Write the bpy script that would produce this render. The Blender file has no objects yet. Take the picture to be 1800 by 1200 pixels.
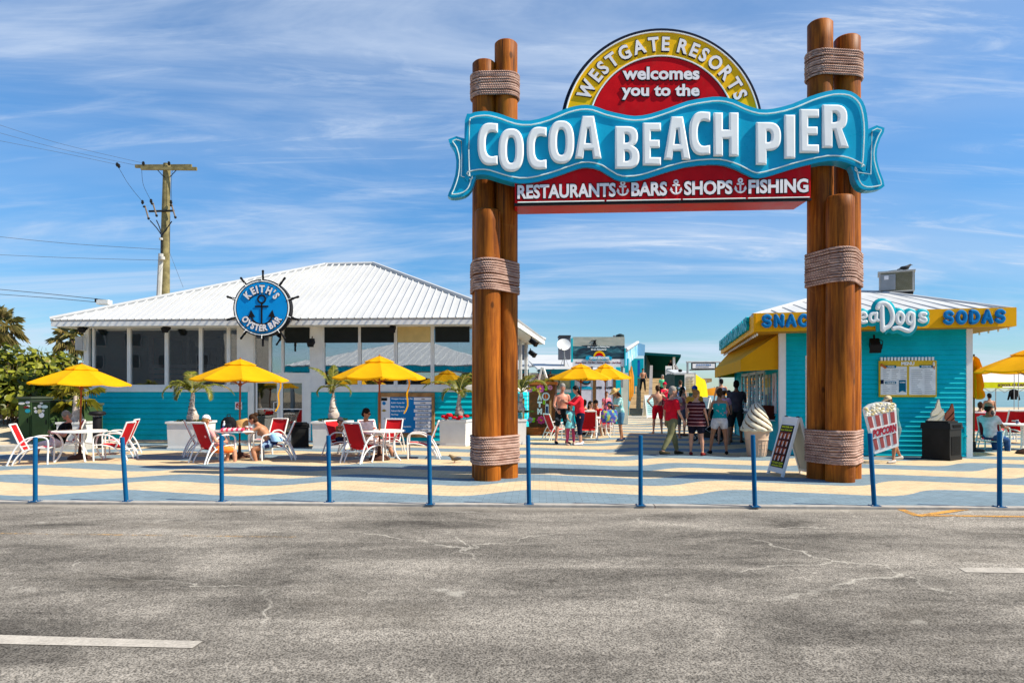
import bpy, bmesh, math, random
from math import sin, cos, pi, radians, sqrt, atan2
from mathutils import Vector, Matrix
from mathutils.geometry import tessellate_polygon

sc = bpy.context.scene
COL = sc.collection
rnd = random.Random(7)

# ---------------------------------------------------------------- camera, sky, sun, exposure
F, HOR, CX, EYE = 1200.0, 687.0, 900.0, 1.6      # focal length and horizon in photo pixels, eye height
cam_d = bpy.data.cameras.new("camera")
cam_d.sensor_width = 36.0; cam_d.lens = 24.0
cam_d.shift_y = 87.0 / 1800.0
cam_d.clip_start = 0.1; cam_d.clip_end = 20000
cam = bpy.data.objects.new("camera", cam_d); COL.objects.link(cam)
cam.location = (0, 0, EYE); cam.rotation_euler = (pi / 2, 0, 0)
sc.camera = cam

SUN = Vector((0.93, -0.23, 1.0)).normalized()
world = bpy.data.worlds.new("World"); sc.world = world; world.use_nodes = True
def build_world():
    nt = world.node_tree; N = nt.nodes; L = nt.links
    bg = N['Background']; bg.inputs[1].default_value = 0.092
    sky = N.new('ShaderNodeTexSky'); sky.sky_type = 'NISHITA'; sky.sun_disc = False
    sky.sun_elevation = math.asin(SUN.z); sky.sun_rotation = atan2(SUN.x, SUN.y)
    sky.air_density = 1.0; sky.dust_density = 0.1; sky.ozone_density = 4.0; sky.altitude = 0
    tc = N.new('ShaderNodeTexCoord')
    sep = N.new('ShaderNodeSeparateXYZ'); L.new(tc.outputs['Generated'], sep.inputs[0])
    def math_(op, a, b=None):
        n = N.new('ShaderNodeMath'); n.operation = op
        for i, x in enumerate((a, b)):
            if x is None: continue
            if isinstance(x, (int, float)): n.inputs[i].default_value = x
            else: L.new(x, n.inputs[i])
        return n.outputs[0]
    zz = math_('ADD', math_('MAXIMUM', sep.outputs[2], 0.0), 0.16)
    u = math_('DIVIDE', sep.outputs[0], zz); v = math_('DIVIDE', sep.outputs[1], zz)
    comb = N.new('ShaderNodeCombineXYZ'); L.new(u, comb.inputs[0]); L.new(v, comb.inputs[1])
    def layer(rot, scale, nscale, detail, rough, dist, lo, hi, seed):
        mp = N.new('ShaderNodeMapping'); L.new(comb.outputs[0], mp.inputs[0])
        mp.inputs['Rotation'].default_value = (0, 0, radians(rot)); mp.inputs['Scale'].default_value = scale
        mp.inputs['Location'].default_value = (seed, seed * .7, 0)
        nz = N.new('ShaderNodeTexNoise'); L.new(mp.outputs[0], nz.inputs[0])
        nz.inputs['Scale'].default_value = nscale; nz.inputs['Detail'].default_value = detail
        nz.inputs['Roughness'].default_value = rough; nz.inputs['Distortion'].default_value = dist
        mr = N.new('ShaderNodeMapRange'); mr.interpolation_type = 'SMOOTHSTEP'
        L.new(nz.outputs[0], mr.inputs[0]); mr.inputs[1].default_value = lo; mr.inputs[2].default_value = hi
        return mr.outputs[0]
    streak = layer(-46, (0.36, 0.95, 1), 1.2, 8, 0.62, 1.1, 0.44, 0.72, 3.1)
    veil = layer(9, (0.28, 0.75, 1), 0.9, 5, 0.55, 0.3, 0.38, 0.70, 11.7)
    fine = layer(-54, (0.7, 3.6, 1), 1.8, 8, 0.65, 1.3, 0.46, 0.76, 5.3)
    c1 = math_('MULTIPLY', streak, 0.66); c2 = math_('MULTIPLY', veil, 0.38)
    c3 = math_('MULTIPLY', math_('MULTIPLY', fine, veil), 0.7)
    cl = math_('MINIMUM', math_('ADD', math_('ADD', c1, c2), c3), 0.90)
    hz = N.new('ShaderNodeMapRange'); hz.interpolation_type = 'SMOOTHSTEP'; L.new(sep.outputs[2], hz.inputs[0])
    hz.inputs[1].default_value = -.02; hz.inputs[2].default_value = .34; hz.inputs[3].default_value = 0; hz.inputs[4].default_value = 1
    tint = N.new('ShaderNodeMix'); tint.data_type = 'RGBA'; L.new(hz.outputs[0], tint.inputs['Factor'])
    tint.inputs['A'].default_value = (.54, .67, .74, 1); tint.inputs['B'].default_value = (.25, .74, 1.02, 1)
    mul = N.new('ShaderNodeMix'); mul.data_type = 'RGBA'; mul.blend_type = 'MULTIPLY'; mul.inputs['Factor'].default_value = 1
    L.new(sky.outputs[0], mul.inputs['A']); L.new(tint.outputs['Result'], mul.inputs['B'])
    mix = N.new('ShaderNodeMix'); mix.data_type = 'RGBA'
    L.new(cl, mix.inputs['Factor']); L.new(mul.outputs['Result'], mix.inputs['A'])
    mix.inputs['B'].default_value = (4.2, 4.9, 6.0, 1)
    L.new(mix.outputs['Result'], bg.inputs[0])
build_world()

sun_d = bpy.data.lights.new("sun", 'SUN'); sun_d.energy = 4.5; sun_d.angle = radians(0.53)
sun_d.color = (1.0, 0.91, 0.76)
sun_o = bpy.data.objects.new("sun", sun_d); COL.objects.link(sun_o)
sun_o.rotation_euler = SUN.to_track_quat('Z', 'Y').to_euler(); sun_o.location = (20, -5, 30)
sc.view_settings.view_transform = 'Standard'; sc.view_settings.look = 'None'
sc.view_settings.exposure = 0.80; sc.view_settings.gamma = 1.0

# ---------------------------------------------------------------- pixel helpers (photo pixels, 1800 wide)
def P(px, py, Y): return Vector(((px - CX) / F * Y, Y, EYE + (HOR - py) / F * Y))
def G(px, py, z=0.0):
    Y = (EYE - z) * F / (py - HOR); return Vector(((px - CX) / F * Y, Y, z))
def GY(px, Y, z=0.0): return Vector(((px - CX) / F * Y, Y, z))

# ---------------------------------------------------------------- mesh builder
class MB:
    def __init__(s): s.v = []; s.f = []; s.mi = []; s.sm = []; s.mats = []; s.cur = 0
    def use(s, m):
        if m not in s.mats: s.mats.append(m)
        s.cur = s.mats.index(m); return s
    def add(s, vs, fs, M=None, smooth=False):
        o = len(s.v)
        s.v.extend([tuple(M @ Vector(v)) if M is not None else tuple(v) for v in vs])
        for f in fs: s.f.append(tuple(i + o for i in f)); s.mi.append(s.cur); s.sm.append(smooth)
        return s
    def box(s, x0, x1, y0, y1, z0, z1, M=None):
        vs = [(x, y, z) for z in (z0, z1) for y in (y0, y1) for x in (x0, x1)]
        return s.add(vs, [(0, 2, 3, 1), (4, 5, 7, 6), (0, 1, 5, 4), (2, 6, 7, 3), (0, 4, 6, 2), (1, 3, 7, 5)], M)
    def hexa(s, p, M=None):      # 8 corners: bottom 4 (ccw), top 4
        return s.add(p, [(3, 2, 1, 0), (4, 5, 6, 7), (0, 1, 5, 4), (1, 2, 6, 5), (2, 3, 7, 6), (3, 0, 4, 7)], M)
    def quad(s, a, b, c, d, M=None): return s.add([a, b, c, d], [(0, 1, 2, 3)], M)
    def slab(s, pts, t):         # planar polygon pts (3d) thickened along its normal by t
        pts = [Vector(p) for p in pts]; n = Vector((0, 0, 0))
        for i in range(len(pts)): n += pts[i].cross(pts[(i + 1) % len(pts)])
        n.normalize(); k = len(pts); vs = pts + [p - n * t for p in pts]
        tri = tessellate_polygon([pts])
        fs = []
        for t3 in tri:
            a, b, c = t3
            if (pts[b] - pts[a]).cross(pts[c] - pts[a]).dot(n) < 0: b, c = c, b
            fs.append((a, b, c)); fs.append((c + k, b + k, a + k))
        fs += [(i, i + k, (i + 1) % k + k, (i + 1) % k) for i in range(k)]
        return s.add(vs, fs)
    def tube(s, pts, r, n=8, closed=False, caps=True, M=None, flat=None, smooth=True):
        pts = [Vector(p) for p in pts]; k = len(pts)
        rs = r if isinstance(r, (list, tuple)) else [r] * k
        T = []
        for i in range(k):
            a = pts[i - 1] if (i > 0 or closed) else pts[0]; b = pts[(i + 1) % k] if (i < k - 1 or closed) else pts[-1]
            d = b - a; T.append(d.normalized() if d.length > 1e-9 else Vector((0, 0, 1)))
        ref = Vector((0, 0, 1)) if abs(T[0].z) < .9 else Vector((0, 1, 0))
        if flat is not None: ref = Vector(flat)
        u = T[0].cross(ref); u.normalize(); vs = []
        for i in range(k):
            if i:
                u = u - T[i] * u.dot(T[i])
                if u.length < 1e-6: u = T[i].orthogonal()
                u.normalize()
            w = T[i].cross(u)
            for j in range(n):
                a = 2 * pi * j / n; vs.append(pts[i] + (u * cos(a) + w * sin(a)) * rs[i])
        fs = []
        for i in range(k if closed else k - 1):
            i2 = (i + 1) % k
            for j in range(n):
                j2 = (j + 1) % n; fs.append((i * n + j, i2 * n + j, i2 * n + j2, i * n + j2)[::-1])
        s.add(vs, fs, M, smooth)
        if caps and not closed:
            o = len(s.v) - k * n
            s.f.append(tuple(o + j for j in range(n))); s.mi.append(s.cur); s.sm.append(False)
            s.f.append(tuple(o + (k - 1) * n + j for j in reversed(range(n)))); s.mi.append(s.cur); s.sm.append(False)
        return s
    def lathe(s, prof, n=20, M=None, smooth=True, sx=1, sy=1):   # prof [(r,z)]
        vs = []; fs = []
        for r, z in prof:
            for j in range(n): a = 2 * pi * j / n; vs.append((r * cos(a) * sx, r * sin(a) * sy, z))
        for i in range(len(prof) - 1):
            for j in range(n):
                j2 = (j + 1) % n; fs.append((i * n + j, i * n + j2, (i + 1) * n + j2, (i + 1) * n + j))
        fs.append(tuple(reversed(range(n)))); k = (len(prof) - 1) * n; fs.append(tuple(k + j for j in range(n)))
        return s.add(vs, fs, M, smooth)
    def loft(s, rings, n=14, M=None):    # rings [(centre, ax_vec, ay_vec)]
        vs = []; fs = []
        for c, a, b in rings:
            c = Vector(c); a = Vector(a); b = Vector(b)
            for j in range(n): t = 2 * pi * j / n; vs.append(c + a * cos(t) + b * sin(t))
        for i in range(len(rings) - 1):
            for j in range(n):
                j2 = (j + 1) % n; fs.append((i * n + j, i * n + j2, (i + 1) * n + j2, (i + 1) * n + j))
        fs.append(tuple(reversed(range(n)))); k = (len(rings) - 1) * n; fs.append(tuple(k + j for j in range(n)))
        return s.add(vs, fs, M, True)
    def ell(s, c, rx, ry, rz, M=None, n=14, m=8):
        vs = []; fs = []; c = Vector(c)
        for i in range(m + 1):
            t = pi * i / m
            for j in range(n): a = 2 * pi * j / n; vs.append((c.x + rx * sin(t) * cos(a), c.y + ry * sin(t) * sin(a), c.z - rz * cos(t)))
        for i in range(m):
            for j in range(n):
                j2 = (j + 1) % n; fs.append((i * n + j, i * n + j2, (i + 1) * n + j2, (i + 1) * n + j))
        return s.add(vs, fs, M, True)
    def prism(s, loops, y0, y1, M=None, smooth=False):    # loops in xz (first outer, rest holes), extruded along y (y0 = front)
        pl = [[Vector((p[0], p[1], 0)) for p in lp] for lp in loops]
        flat = [p for lp in pl for p in lp]; k = len(flat)
        tri = tessellate_polygon(pl); fs = []
        for a, b, c in tri:
            cr = (flat[b] - flat[a]).cross(flat[c] - flat[a]).z
            if abs(cr) < 1e-14: continue
            if cr < 0: b, c = c, b
            fs.append((a, b, c)); fs.append((c + k, b + k, a + k))
        o = 0
        for li, lp in enumerate(pl):
            m = len(lp); area = sum(lp[i].x * lp[(i + 1) % m].y - lp[(i + 1) % m].x * lp[i].y for i in range(m))
            ccw = area > 0
            if li: ccw = not ccw
            for i in range(m):
                a, b = o + i, o + (i + 1) % m
                fs.append((a, a + k, b + k, b) if (ccw if li == 0 else not (area > 0)) else (b, b + k, a + k, a))
            o += m
        vs = [(p.x, y0, p.y) for p in flat] + [(p.x, y1, p.y) for p in flat]
        return s.add(vs, fs, M, smooth)
    def build(s, name, parent=None, world=False, sharp=40, loc=None, m=None):
        me = bpy.data.meshes.new(name)
        vs = s.v
        if world and parent is not None:
            w = wloc(parent); vs = [(a - w.x, b - w.y, c - w.z) for a, b, c in vs]
        elif world and loc is not None:
            vs = [(a - loc[0], b - loc[1], c - loc[2]) for a, b, c in vs]
        me.from_pydata(vs, [], s.f)
        for mm in ([m] if m else s.mats): me.materials.append(mm)
        if not m: me.polygons.foreach_set('material_index', s.mi)
        me.polygons.foreach_set('use_smooth', s.sm)
        me.update()
        if any(s.sm): me.set_sharp_from_angle(angle=radians(sharp))
        o = bpy.data.objects.new(name, me); COL.objects.link(o)
        if parent is not None: o.parent = parent
        if loc is not None: o.location = loc
        return o

def wloc(o):
    w = Vector((0, 0, 0))
    while o is not None: w += o.location; o = o.parent
    return w
def tag(o, label=None, cat=None, group=None, kind=None):
    if label: o['label'] = label
    if cat: o['category'] = cat
    if group: o['group'] = group
    if kind: o['kind'] = kind
    return o
def thing(name, loc, label, cat, group=None, rz=0.0):
    o = bpy.data.objects.new(name, None); COL.objects.link(o); o.empty_display_size = .2
    o.location = loc; o.rotation_euler = (0, 0, rz); return tag(o, label, cat, group)
KIDS = {}
def copy_tree(o, loc=None, rz=None, label=None, scale=None):
    kids = {}
    for q in bpy.data.objects:
        if q.parent: kids.setdefault(q.parent.name, []).append(q)
    def rec(a, par):
        c = a.copy(); COL.objects.link(c); c.parent = par
        for ch in kids.get(a.name, []): rec(ch, c)
        return c
    c = rec(o, o.parent)
    if loc is not None: c.location = loc
    if rz is not None: c.rotation_euler = (0, 0, rz)
    if scale is not None: c.scale = scale if hasattr(scale, '__len__') else (scale,) * 3
    if label: c['label'] = label
    return c

# ---------------------------------------------------------------- materials
def lin(c): return c / 12.92 if c <= 0.04045 else ((c + 0.055) / 1.055) ** 2.4
def S(r, g, b): return (lin(r / 255), lin(g / 255), lin(b / 255), 1)
class NT:
    def __init__(s, name):
        s.m = bpy.data.materials.new(name); s.m.use_nodes = True; s.t = s.m.node_tree; s.N = s.t.nodes; s.L = s.t.links
        s.b = s.N['Principled BSDF']; s.out = s.N['Material Output']
        s.tc = s.N.new('ShaderNodeTexCoord')
    def mapping(s, scale=(1, 1, 1), rot=(0, 0, 0), src='Object'):
        mp = s.N.new('ShaderNodeMapping'); s.L.new(s.tc.outputs[src], mp.inputs[0])
        mp.inputs['Scale'].default_value = scale; mp.inputs['Rotation'].default_value = rot; return mp.outputs[0]
    def noise(s, vec, scale, detail=4, rough=.55, dist=0):
        n = s.N.new('ShaderNodeTexNoise'); s.L.new(vec, n.inputs[0]); n.inputs['Scale'].default_value = scale
        n.inputs['Detail'].default_value = detail; n.inputs['Roughness'].default_value = rough; n.inputs['Distortion'].default_value = dist
        return n.outputs[0]
    def rng(s, x, a, b, c=0., d=1., smooth=True):
        n = s.N.new('ShaderNodeMapRange'); s.L.new(x, n.inputs[0])
        if smooth: n.interpolation_type = 'SMOOTHSTEP'
        for i, q in enumerate((a, b, c, d)): n.inputs[1 + i].default_value = q
        return n.outputs[0]
    def math(s, op, a, b=None):
        n = s.N.new('ShaderNodeMath'); n.operation = op
        for i, x in enumerate((a, b)):
            if x is None: continue
            if isinstance(x, (int, float)): n.inputs[i].default_value = x
            else: s.L.new(x, n.inputs[i])
        return n.outputs[0]
    def mix(s, f, a, b, mode='MIX'):
        n = s.N.new('ShaderNodeMix'); n.data_type = 'RGBA'; n.blend_type = mode
        for key, x in (('Factor', f), ('A', a), ('B', b)):
            sock = [i for i in n.inputs if i.name == key and (i.type == 'RGBA' or key == 'Factor' and i.type == 'VALUE')][0]
            if isinstance(x, (tuple, list)): sock.default_value = tuple(x)[:4] if len(x) > 3 else (*x, 1)
            elif isinstance(x, (int, float)): sock.default_value = x
            else: s.L.new(x, sock)
        return [o for o in n.outputs if o.type == 'RGBA'][0]
    def bump(s, h, strength=.3, dist=.01):
        n = s.N.new('ShaderNodeBump'); s.L.new(h, n.inputs['Height']); n.inputs['Strength'].default_value = strength
        n.inputs['Distance'].default_value = dist; s.L.new(n.outputs[0], s.b.inputs['Normal']); return n
    def set(s, col=None, rough=None, metal=None, spec=None, coat=None):
        for key, x in (('Base Color', col), ('Roughness', rough), ('Metallic', metal), ('Specular IOR Level', spec), ('Coat Weight', coat)):
            if x is None: continue
            if isinstance(x, (tuple, list, float, int)): s.b.inputs[key].default_value = x
            else: s.L.new(x, s.b.inputs[key])
        return s.m
def mk(name, col, rough=.55, metal=0., var=.10, vscale=2.5, bump=0., bscale=60, spec=.10, coat=0., dirt=0.):
    t = NT(name); o = t.mapping()
    n = t.noise(o, vscale, 6, .6)
    lo = tuple(c * (1 - var) for c in col[:3]) + (1,); hi = tuple(min(1, c * (1 + var)) for c in col[:3]) + (1,)
    c = t.mix(t.rng(n, .3, .7), lo, hi)
    if dirt:
        d = t.noise(t.mapping((1, 1, .25)), 5, 8, .7)
        c = t.mix(t.math('MULTIPLY', t.rng(d, .52, .75), dirt), c, (0.12, 0.09, 0.06, 1))
    t.set(c, t.rng(n, .2, .8, max(0.02, rough - .08), min(1, rough + .08)), metal, spec, coat)
    if bump: t.bump(t.noise(o, bscale, 3), bump, .004)
    return t.m
_mc = {}
def M_(r, g, b, rough=.6, **k):
    key = (r, g, b, rough, tuple(sorted(k.items())))
    if key not in _mc: _mc[key] = mk(f"paint_{r}_{g}_{b}", S(r, g, b), rough, **k)
    return _mc[key]

WHITE = mk("white_paint", (.80, .80, .77, 1), .5, var=.05, dirt=.10)
TRIM = mk("white_trim", (.80, .79, .74, 1), .55, var=.05, dirt=.22)
WMETAL = mk("white_frame_metal", (.78, .78, .76, 1), .35, var=.04, dirt=.08)
TEAL = mk("teal_siding_paint", (.002, .47, .56, 1), .5, var=.12, vscale=1.1, bump=.08, bscale=90, dirt=.06)
TEALD = mk("dark_teal_paint", (.004, .13, .17, 1), .5, var=.10)
TEALT = mk("teal_letter_paint", (.002, .36, .44, 1), .4, var=.06)
SKYB = mk("sky_blue_banner_paint", (.002, .36, .58, 1), .32, var=.10, vscale=1.3, spec=.25, dirt=.06)
BLUEP = mk("blue_post_paint", (.003, .085, .21, 1), .4, var=.14, vscale=6, dirt=.12)
BLUEL = mk("blue_letter_paint", (.008, .20, .50, 1), .4, var=.06)
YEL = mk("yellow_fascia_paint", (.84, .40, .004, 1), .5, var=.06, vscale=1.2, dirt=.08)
YSIGN = mk("yellow_sign_paint", (.86, .49, .006, 1), .4, var=.07, dirt=.12)
REDS = mk("red_sign_paint", (.55, .004, .008, 1), .35, var=.16, vscale=1.6, dirt=.15)
BLACK = mk("black_paint", (.012, .012, .014, 1), .5, var=.2)
NAVY = mk("navy_rim_paint", (.008, .012, .03, 1), .45)
LETW = mk("white_letter_plastic", (.84, .87, .86, 1), .32, var=.03, dirt=.05)
LETG = mk("pale_letter_face", (.80, .78, .79, 1), .45, var=.05, dirt=.08)
TUBEW = mk("white_glass_tube", (.72, .86, .84, 1), .25, var=.08)
DARKM = mk("dark_metal", (.025, .026, .028, 1), .45, .4, var=.15)
GREYM = mk("grey_metal", (.32, .33, .34, 1), .45, .5, var=.10, dirt=.15)
CONC = mk("concrete", (.42, .40, .36, 1), .85, var=.16, vscale=4, bump=.3, bscale=70, dirt=.25)
DWOOD = mk("dark_wood", (.16, .085, .035, 1), .65, var=.3, vscale=5)
LWOOD = mk("tan_wood", (.36, .19, .075, 1), .65, var=.25, vscale=5)
GREENM = mk("green_cabinet_paint", (.045, .085, .032, 1), .5, var=.12, dirt=.15)
GREYC = mk("light_grey_plastic", (.45, .45, .43, 1), .5)

# ---------------------------------------------------------------- lettering
_tc = {}
def curve_mesh(cu):
    o = bpy.data.objects.new("tmp", cu); COL.objects.link(o)
    dg = bpy.context.evaluated_depsgraph_get(); dg.update()
    me = bpy.data.meshes.new_from_object(o.evaluated_get(dg))
    vs = [tuple(v.co) for v in me.vertices]; fs = [tuple(p.vertices) for p in me.polygons]
    bpy.data.objects.remove(o); bpy.data.meshes.remove(me); bpy.data.curves.remove(cu)
    return vs, fs
def text_geo(st, off=0., ext=0.02, bev=0., res=3, space=1.0):
    key = (st, off, ext, bev, res, space)
    if key not in _tc:
        cu = bpy.data.curves.new("tmp", 'FONT'); cu.body = st; cu.offset = off; cu.extrude = ext; cu.bevel_depth = bev
        cu.resolution_u = res; cu.bevel_resolution = 2 if bev else 0; cu.space_character = space
        _tc[key] = curve_mesh(cu)
    return _tc[key]
def bb(vs): return [f(v[i] for v in vs) for i in (0, 1, 2) for f in (min, max)]
# letters in the xz plane facing -y; box x0..x1, z0..z1; y = back plane of the letters, d = depth
def text_fit(mb, st, x0, x1, z0, z1, y, M=None, off=0., d=.02, bev=0., slope=0., keep=False, res=3, align='c', space=1.0):
    vs, fs = text_geo(st, off, .05, bev, res, space)
    a0, a1, b0, b1, c0, c1 = bb(vs)
    sz = (z1 - z0) / (b1 - b0); sx = (x1 - x0) / (a1 - a0)
    if keep:
        if sx > sz:
            w = (a1 - a0) * sz
            if align == 'c': x0 = (x0 + x1 - w) / 2
            sx = sz
    out = []
    for v in vs:
        x = x0 + (v[0] - a0) * sx; z = z0 + (v[1] - b0) * sz + slope * (x - x0)
        out.append((x, y - (v[2] - c0) / (c1 - c0) * d, z))
    mb.add(out, fs, M, bev > 0)
def text_arc(mb, st, cx, cz, R, a0, a1, h, y, M=None, off=0., d=.02, inside=False, bev=0., adv=None, ssx=1.):
    # letters upright along a circle; angles in degrees from straight up, clockwise positive; inside=True reads along the bottom
    ws = []
    for ch in st:
        if ch == ' ': ws.append((ch, .30)); continue
        vs, fs = text_geo(ch, off, .05, bev); q = bb(vs); ws.append((ch, q[1] - q[0] + .10))
    tot = sum(w for _, w in ws); t = 0
    for ch, w in ws:
        a = radians(a0 + (a1 - a0) * (t + w / 2) / tot); t += w
        if ch == ' ': continue
        vs, fs = text_geo(ch, off, .05, bev); q = bb(vs)
        sz = h / (.727 + 2 * off); arc = abs(radians(a1 - a0)) * R / tot
        mx = (q[0] + q[1]) / 2; out = []
        for v in vs:
            lx = (v[0] - mx) * arc * ssx; lz = (v[1] + off) * sz; yy = y - (v[2] - q[4]) / (q[5] - q[4]) * d
            if not inside:
                px = cx + (R + lz) * sin(a) + lx * cos(a); pz = cz + (R + lz) * cos(a) - lx * sin(a)
            else:
                px = cx + (R - lz) * sin(a) - lx * cos(a); pz = cz + (R - lz) * cos(a) + lx * sin(a)
            out.append((px, yy, pz))
        mb.add(out, fs, M)
def arcp(cx, cz, rx, rz, a0, a1, n):
    return [(cx + rx * cos(radians(a0 + (a1 - a0) * i / n)), cz + rz * sin(radians(a0 + (a1 - a0) * i / n))) for i in range(n + 1)]
def heavy(ch):       # heavy condensed capitals in a unit box, outer loop first
    v, h = .40, .20
    def sup(cx, cz, rx, rz, a0, a1, n, p=2.5):
        o = []
        for i in range(n + 1):
            a = radians(a0 + (a1 - a0) * i / n); c, s_ = cos(a), sin(a)
            o.append((cx + rx * math.copysign(abs(c) ** (2 / p), c), cz + rz * math.copysign(abs(s_) ** (2 / p), s_)))
        return o
    if ch == 'I': return [[(0, 0), (1, 0), (1, 1), (0, 1)]]
    if ch == 'O': return [sup(.5, .5, .5, .5, 0, 360, 40)[:-1], sup(.5, .5, .165, .30, 0, 360, 28)[:-1]]
    if ch == 'C':
        return [[(1, .80 - .03), (1, .985)] + sup(.62, .5, .62, .5, 80, 280, 30) + [(1, .015), (1, .23)] + sup(.72, .5, .32, .29, 290, 70, 22)]
    if ch == 'E': return [[(0, 0), (1, 0), (1, .19), (.44, .19), (.44, .41), (.93, .41), (.93, .60), (.44, .60), (.44, .81), (1, .81), (1, 1), (0, 1)]]
    if ch == 'H': return [[(0, 0), (.37, 0), (.37, .40), (.63, .40), (.63, 0), (1, 0), (1, 1), (.63, 1), (.63, .61), (.37, .61), (.37, 1), (0, 1)]]
    if ch == 'A': return [[(0, 0), (.31, 0), (.355, .20), (.645, .20), (.69, 0), (1, 0), (.72, 1), (.28, 1)], [(.40, .36), (.60, .36), (.53, .70), (.47, .70)]]
    if ch == 'P': return [[(0, 0), (.42, 0), (.42, .33)] + sup(.5, .665, .5, .335, -80, 90, 20) + [(0, 1)], [(.42, .53)] + sup(.46, .665, .16, .135, -85, 85, 10) + [(.42, .80)]]
    if ch == 'R': return [[(0, 0), (.38, 0), (.38, .405), (.45, .405), (.63, 0), (1, 0), (.74, .43)] + sup(.48, .70, .46, .30, -48, 90, 18) + [(0, 1)], [(.38, .59)] + sup(.42, .705, .17, .115, -85, 85, 10) + [(.38, .82)]]
    if ch == 'B':
        return [[(0, 0)] + sup(.5, .275, .5, .275, -90, 62, 16) + [(.74, .535)] + sup(.46, .755, .48, .245, -50, 90, 16) + [(0, 1)],
                [(.40, .18)] + sup(.44, .295, .17, .115, -85, 85, 10) + [(.40, .41)], [(.40, .61)] + sup(.43, .715, .16, .105, -85, 85, 10) + [(.40, .82)]]
def heavy_geo(ch, W, H, bev, ext):
    cu = bpy.data.curves.new("tmp", 'CURVE'); cu.dimensions = '2D'; cu.fill_mode = 'BOTH'
    cu.extrude = ext; cu.bevel_depth = bev; cu.bevel_resolution = 4; cu.offset = -bev
    for lp in heavy(ch):
        sp = cu.splines.new('POLY'); sp.points.add(len(lp) - 1)
        for p, q in zip(sp.points, lp): p.co = (q[0] * W, q[1] * H, 0, 1)
        sp.use_cyclic_u = True
    return curve_mesh(cu)
# stroke letters (rounded, drawn with a round brush)
def smooth_path(p, k=5, closed=False):
    p = [Vector((*q, 0)) if len(q) == 2 else Vector(q) for q in p]; n = len(p); out = []
    for i in range(n if closed else n - 1):
        a, b, c, d = (p[(i - 1) % n] if (i or closed) else p[0]), p[i], p[(i + 1) % n], (p[(i + 2) % n] if (i + 2 < n or closed) else p[-1])
        for j in range(k):
            t = j / k
            out.append(.5 * ((2 * b) + (c - a) * t + (2 * a - 5 * b + 4 * c - d) * t * t + (3 * b - a - 3 * c + d) * t ** 3))
    if not closed: out.append(p[-1])
    return out
STROKE = {
 'S': [([(.92, .84), (.70, .98), (.38, .98), (.12, .84), (.14, .64), (.45, .53), (.78, .44), (.92, .25), (.72, .04), (.35, .02), (.06, .16)], 0, 1)],
 'O': [(arcp(.5, .5, .5, .5, 0, 342, 19), 1, 0)],
 'D': [([(.05, 0), (.05, 1)], 0, 0), ([(.05, 1), (.35, 1), (.72, .90), (.95, .62), (.95, .38), (.72, .10), (.35, 0), (.05, 0)], 0, 1)],
 'A': [([(.0, 0), (.5, 1)], 0, 0), ([(.5, 1), (1, 0)], 0, 0), ([(.2, .34), (.8, .34)], 0, 0)],
 'N': [([(.05, 0), (.05, 1)], 0, 0), ([(.05, 1), (.95, 0)], 0, 0), ([(.95, 0), (.95, 1)], 0, 0)],
 'C': [([(.95, .82), (.70, .98), (.38, .97), (.08, .72), (.02, .45), (.14, .16), (.45, .01), (.75, .04), (.96, .18)], 0, 1)],
 'K': [([(.05, 0), (.05, 1)], 0, 0), ([(.92, 1), (.10, .45)], 0, 0), ([(.35, .62), (.95, 0)], 0, 0)],
 'a': [([(.80, .80), (.55, .95), (.22, .85), (.04, .5), (.18, .12), (.45, .04), (.70, .25), (.78, .55)], 0, 1), ([(.80, .95), (.78, .3), (.92, .06), (1.05, .12)], 0, 1)],
 'e': [([(.08, .52), (.85, .60), (.80, .85), (.50, .98), (.15, .80), (.03, .45), (.20, .10), (.55, .02), (.92, .18)], 0, 1)],
 'o': [(arcp(.5, .5, .5, .5, 0, 342, 19), 1, 0)],
 's': [([(.88, .84), (.62, .97), (.30, .92), (.20, .70), (.52, .54), (.88, .40), (.80, .10), (.45, .02), (.06, .14)], 0, 1)],
}
def stroke_letter(mb, ch, x0, x1, z0, z1, y, r, M=None, depth=.5, n=8):
    for pts, closed, sm in STROKE[ch]:
        q = [(x0 + a * (x1 - x0), z0 + b * (z1 - z0)) for a, b in pts]
        brush(mb, smooth_path(q, 4) if sm else [Vector((*p, 0)) for p in q], r, y, M, depth, closed, n)
def brush(mb, pts, r, y, M=None, depth=.5, closed=False, n=8):
    pts = [Vector((p[0], p[1], 0)) for p in pts]
    tmp = MB(); tmp.tube(pts, r, n, bool(closed), True, flat=(0, 0, 1))
    out = [(v[0], y - v[2] * depth, v[1]) for v in tmp.v]
    mb.add(out, [tuple(reversed(f)) for f in tmp.f], M, True)
    if not closed or True:
        for p in [pts[0], pts[-1]]: mb.ell((p.x, y, p.y), r, r * depth, r, M, 10, 6)
def anchor(mb, cx, cz, h, y, t, d, M=None):    # anchor mark centred at cx, bottom at cz
    r = .13 * h
    ring = [Vector((cx + r * cos(2 * pi * i / 14), cz + h * .87 + r * sin(2 * pi * i / 14), 0)) for i in range(14)]
    def br(p, c=False): brush(mb, [(q[0], q[1]) for q in p], t, y, M, d, c, 6)
    br(ring, True); br([(cx, cz + h * .74), (cx, cz + .02 * h)]); br([(cx - .21 * h, cz + h * .62), (cx + .21 * h, cz + h * .62)])
    br([(cx + .37 * h * cos(radians(a)), cz + .36 * h + .36 * h * sin(radians(a))) for a in range(-170, -9, 16)])
    for sx in (-1, 1):
        mb.prism([[(cx + sx * .37 * h, cz + .50 * h), (cx + sx * .23 * h, cz + .26 * h), (cx + sx * .46 * h, cz + .24 * h)]], y - t * d, y + t * d, M)

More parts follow.
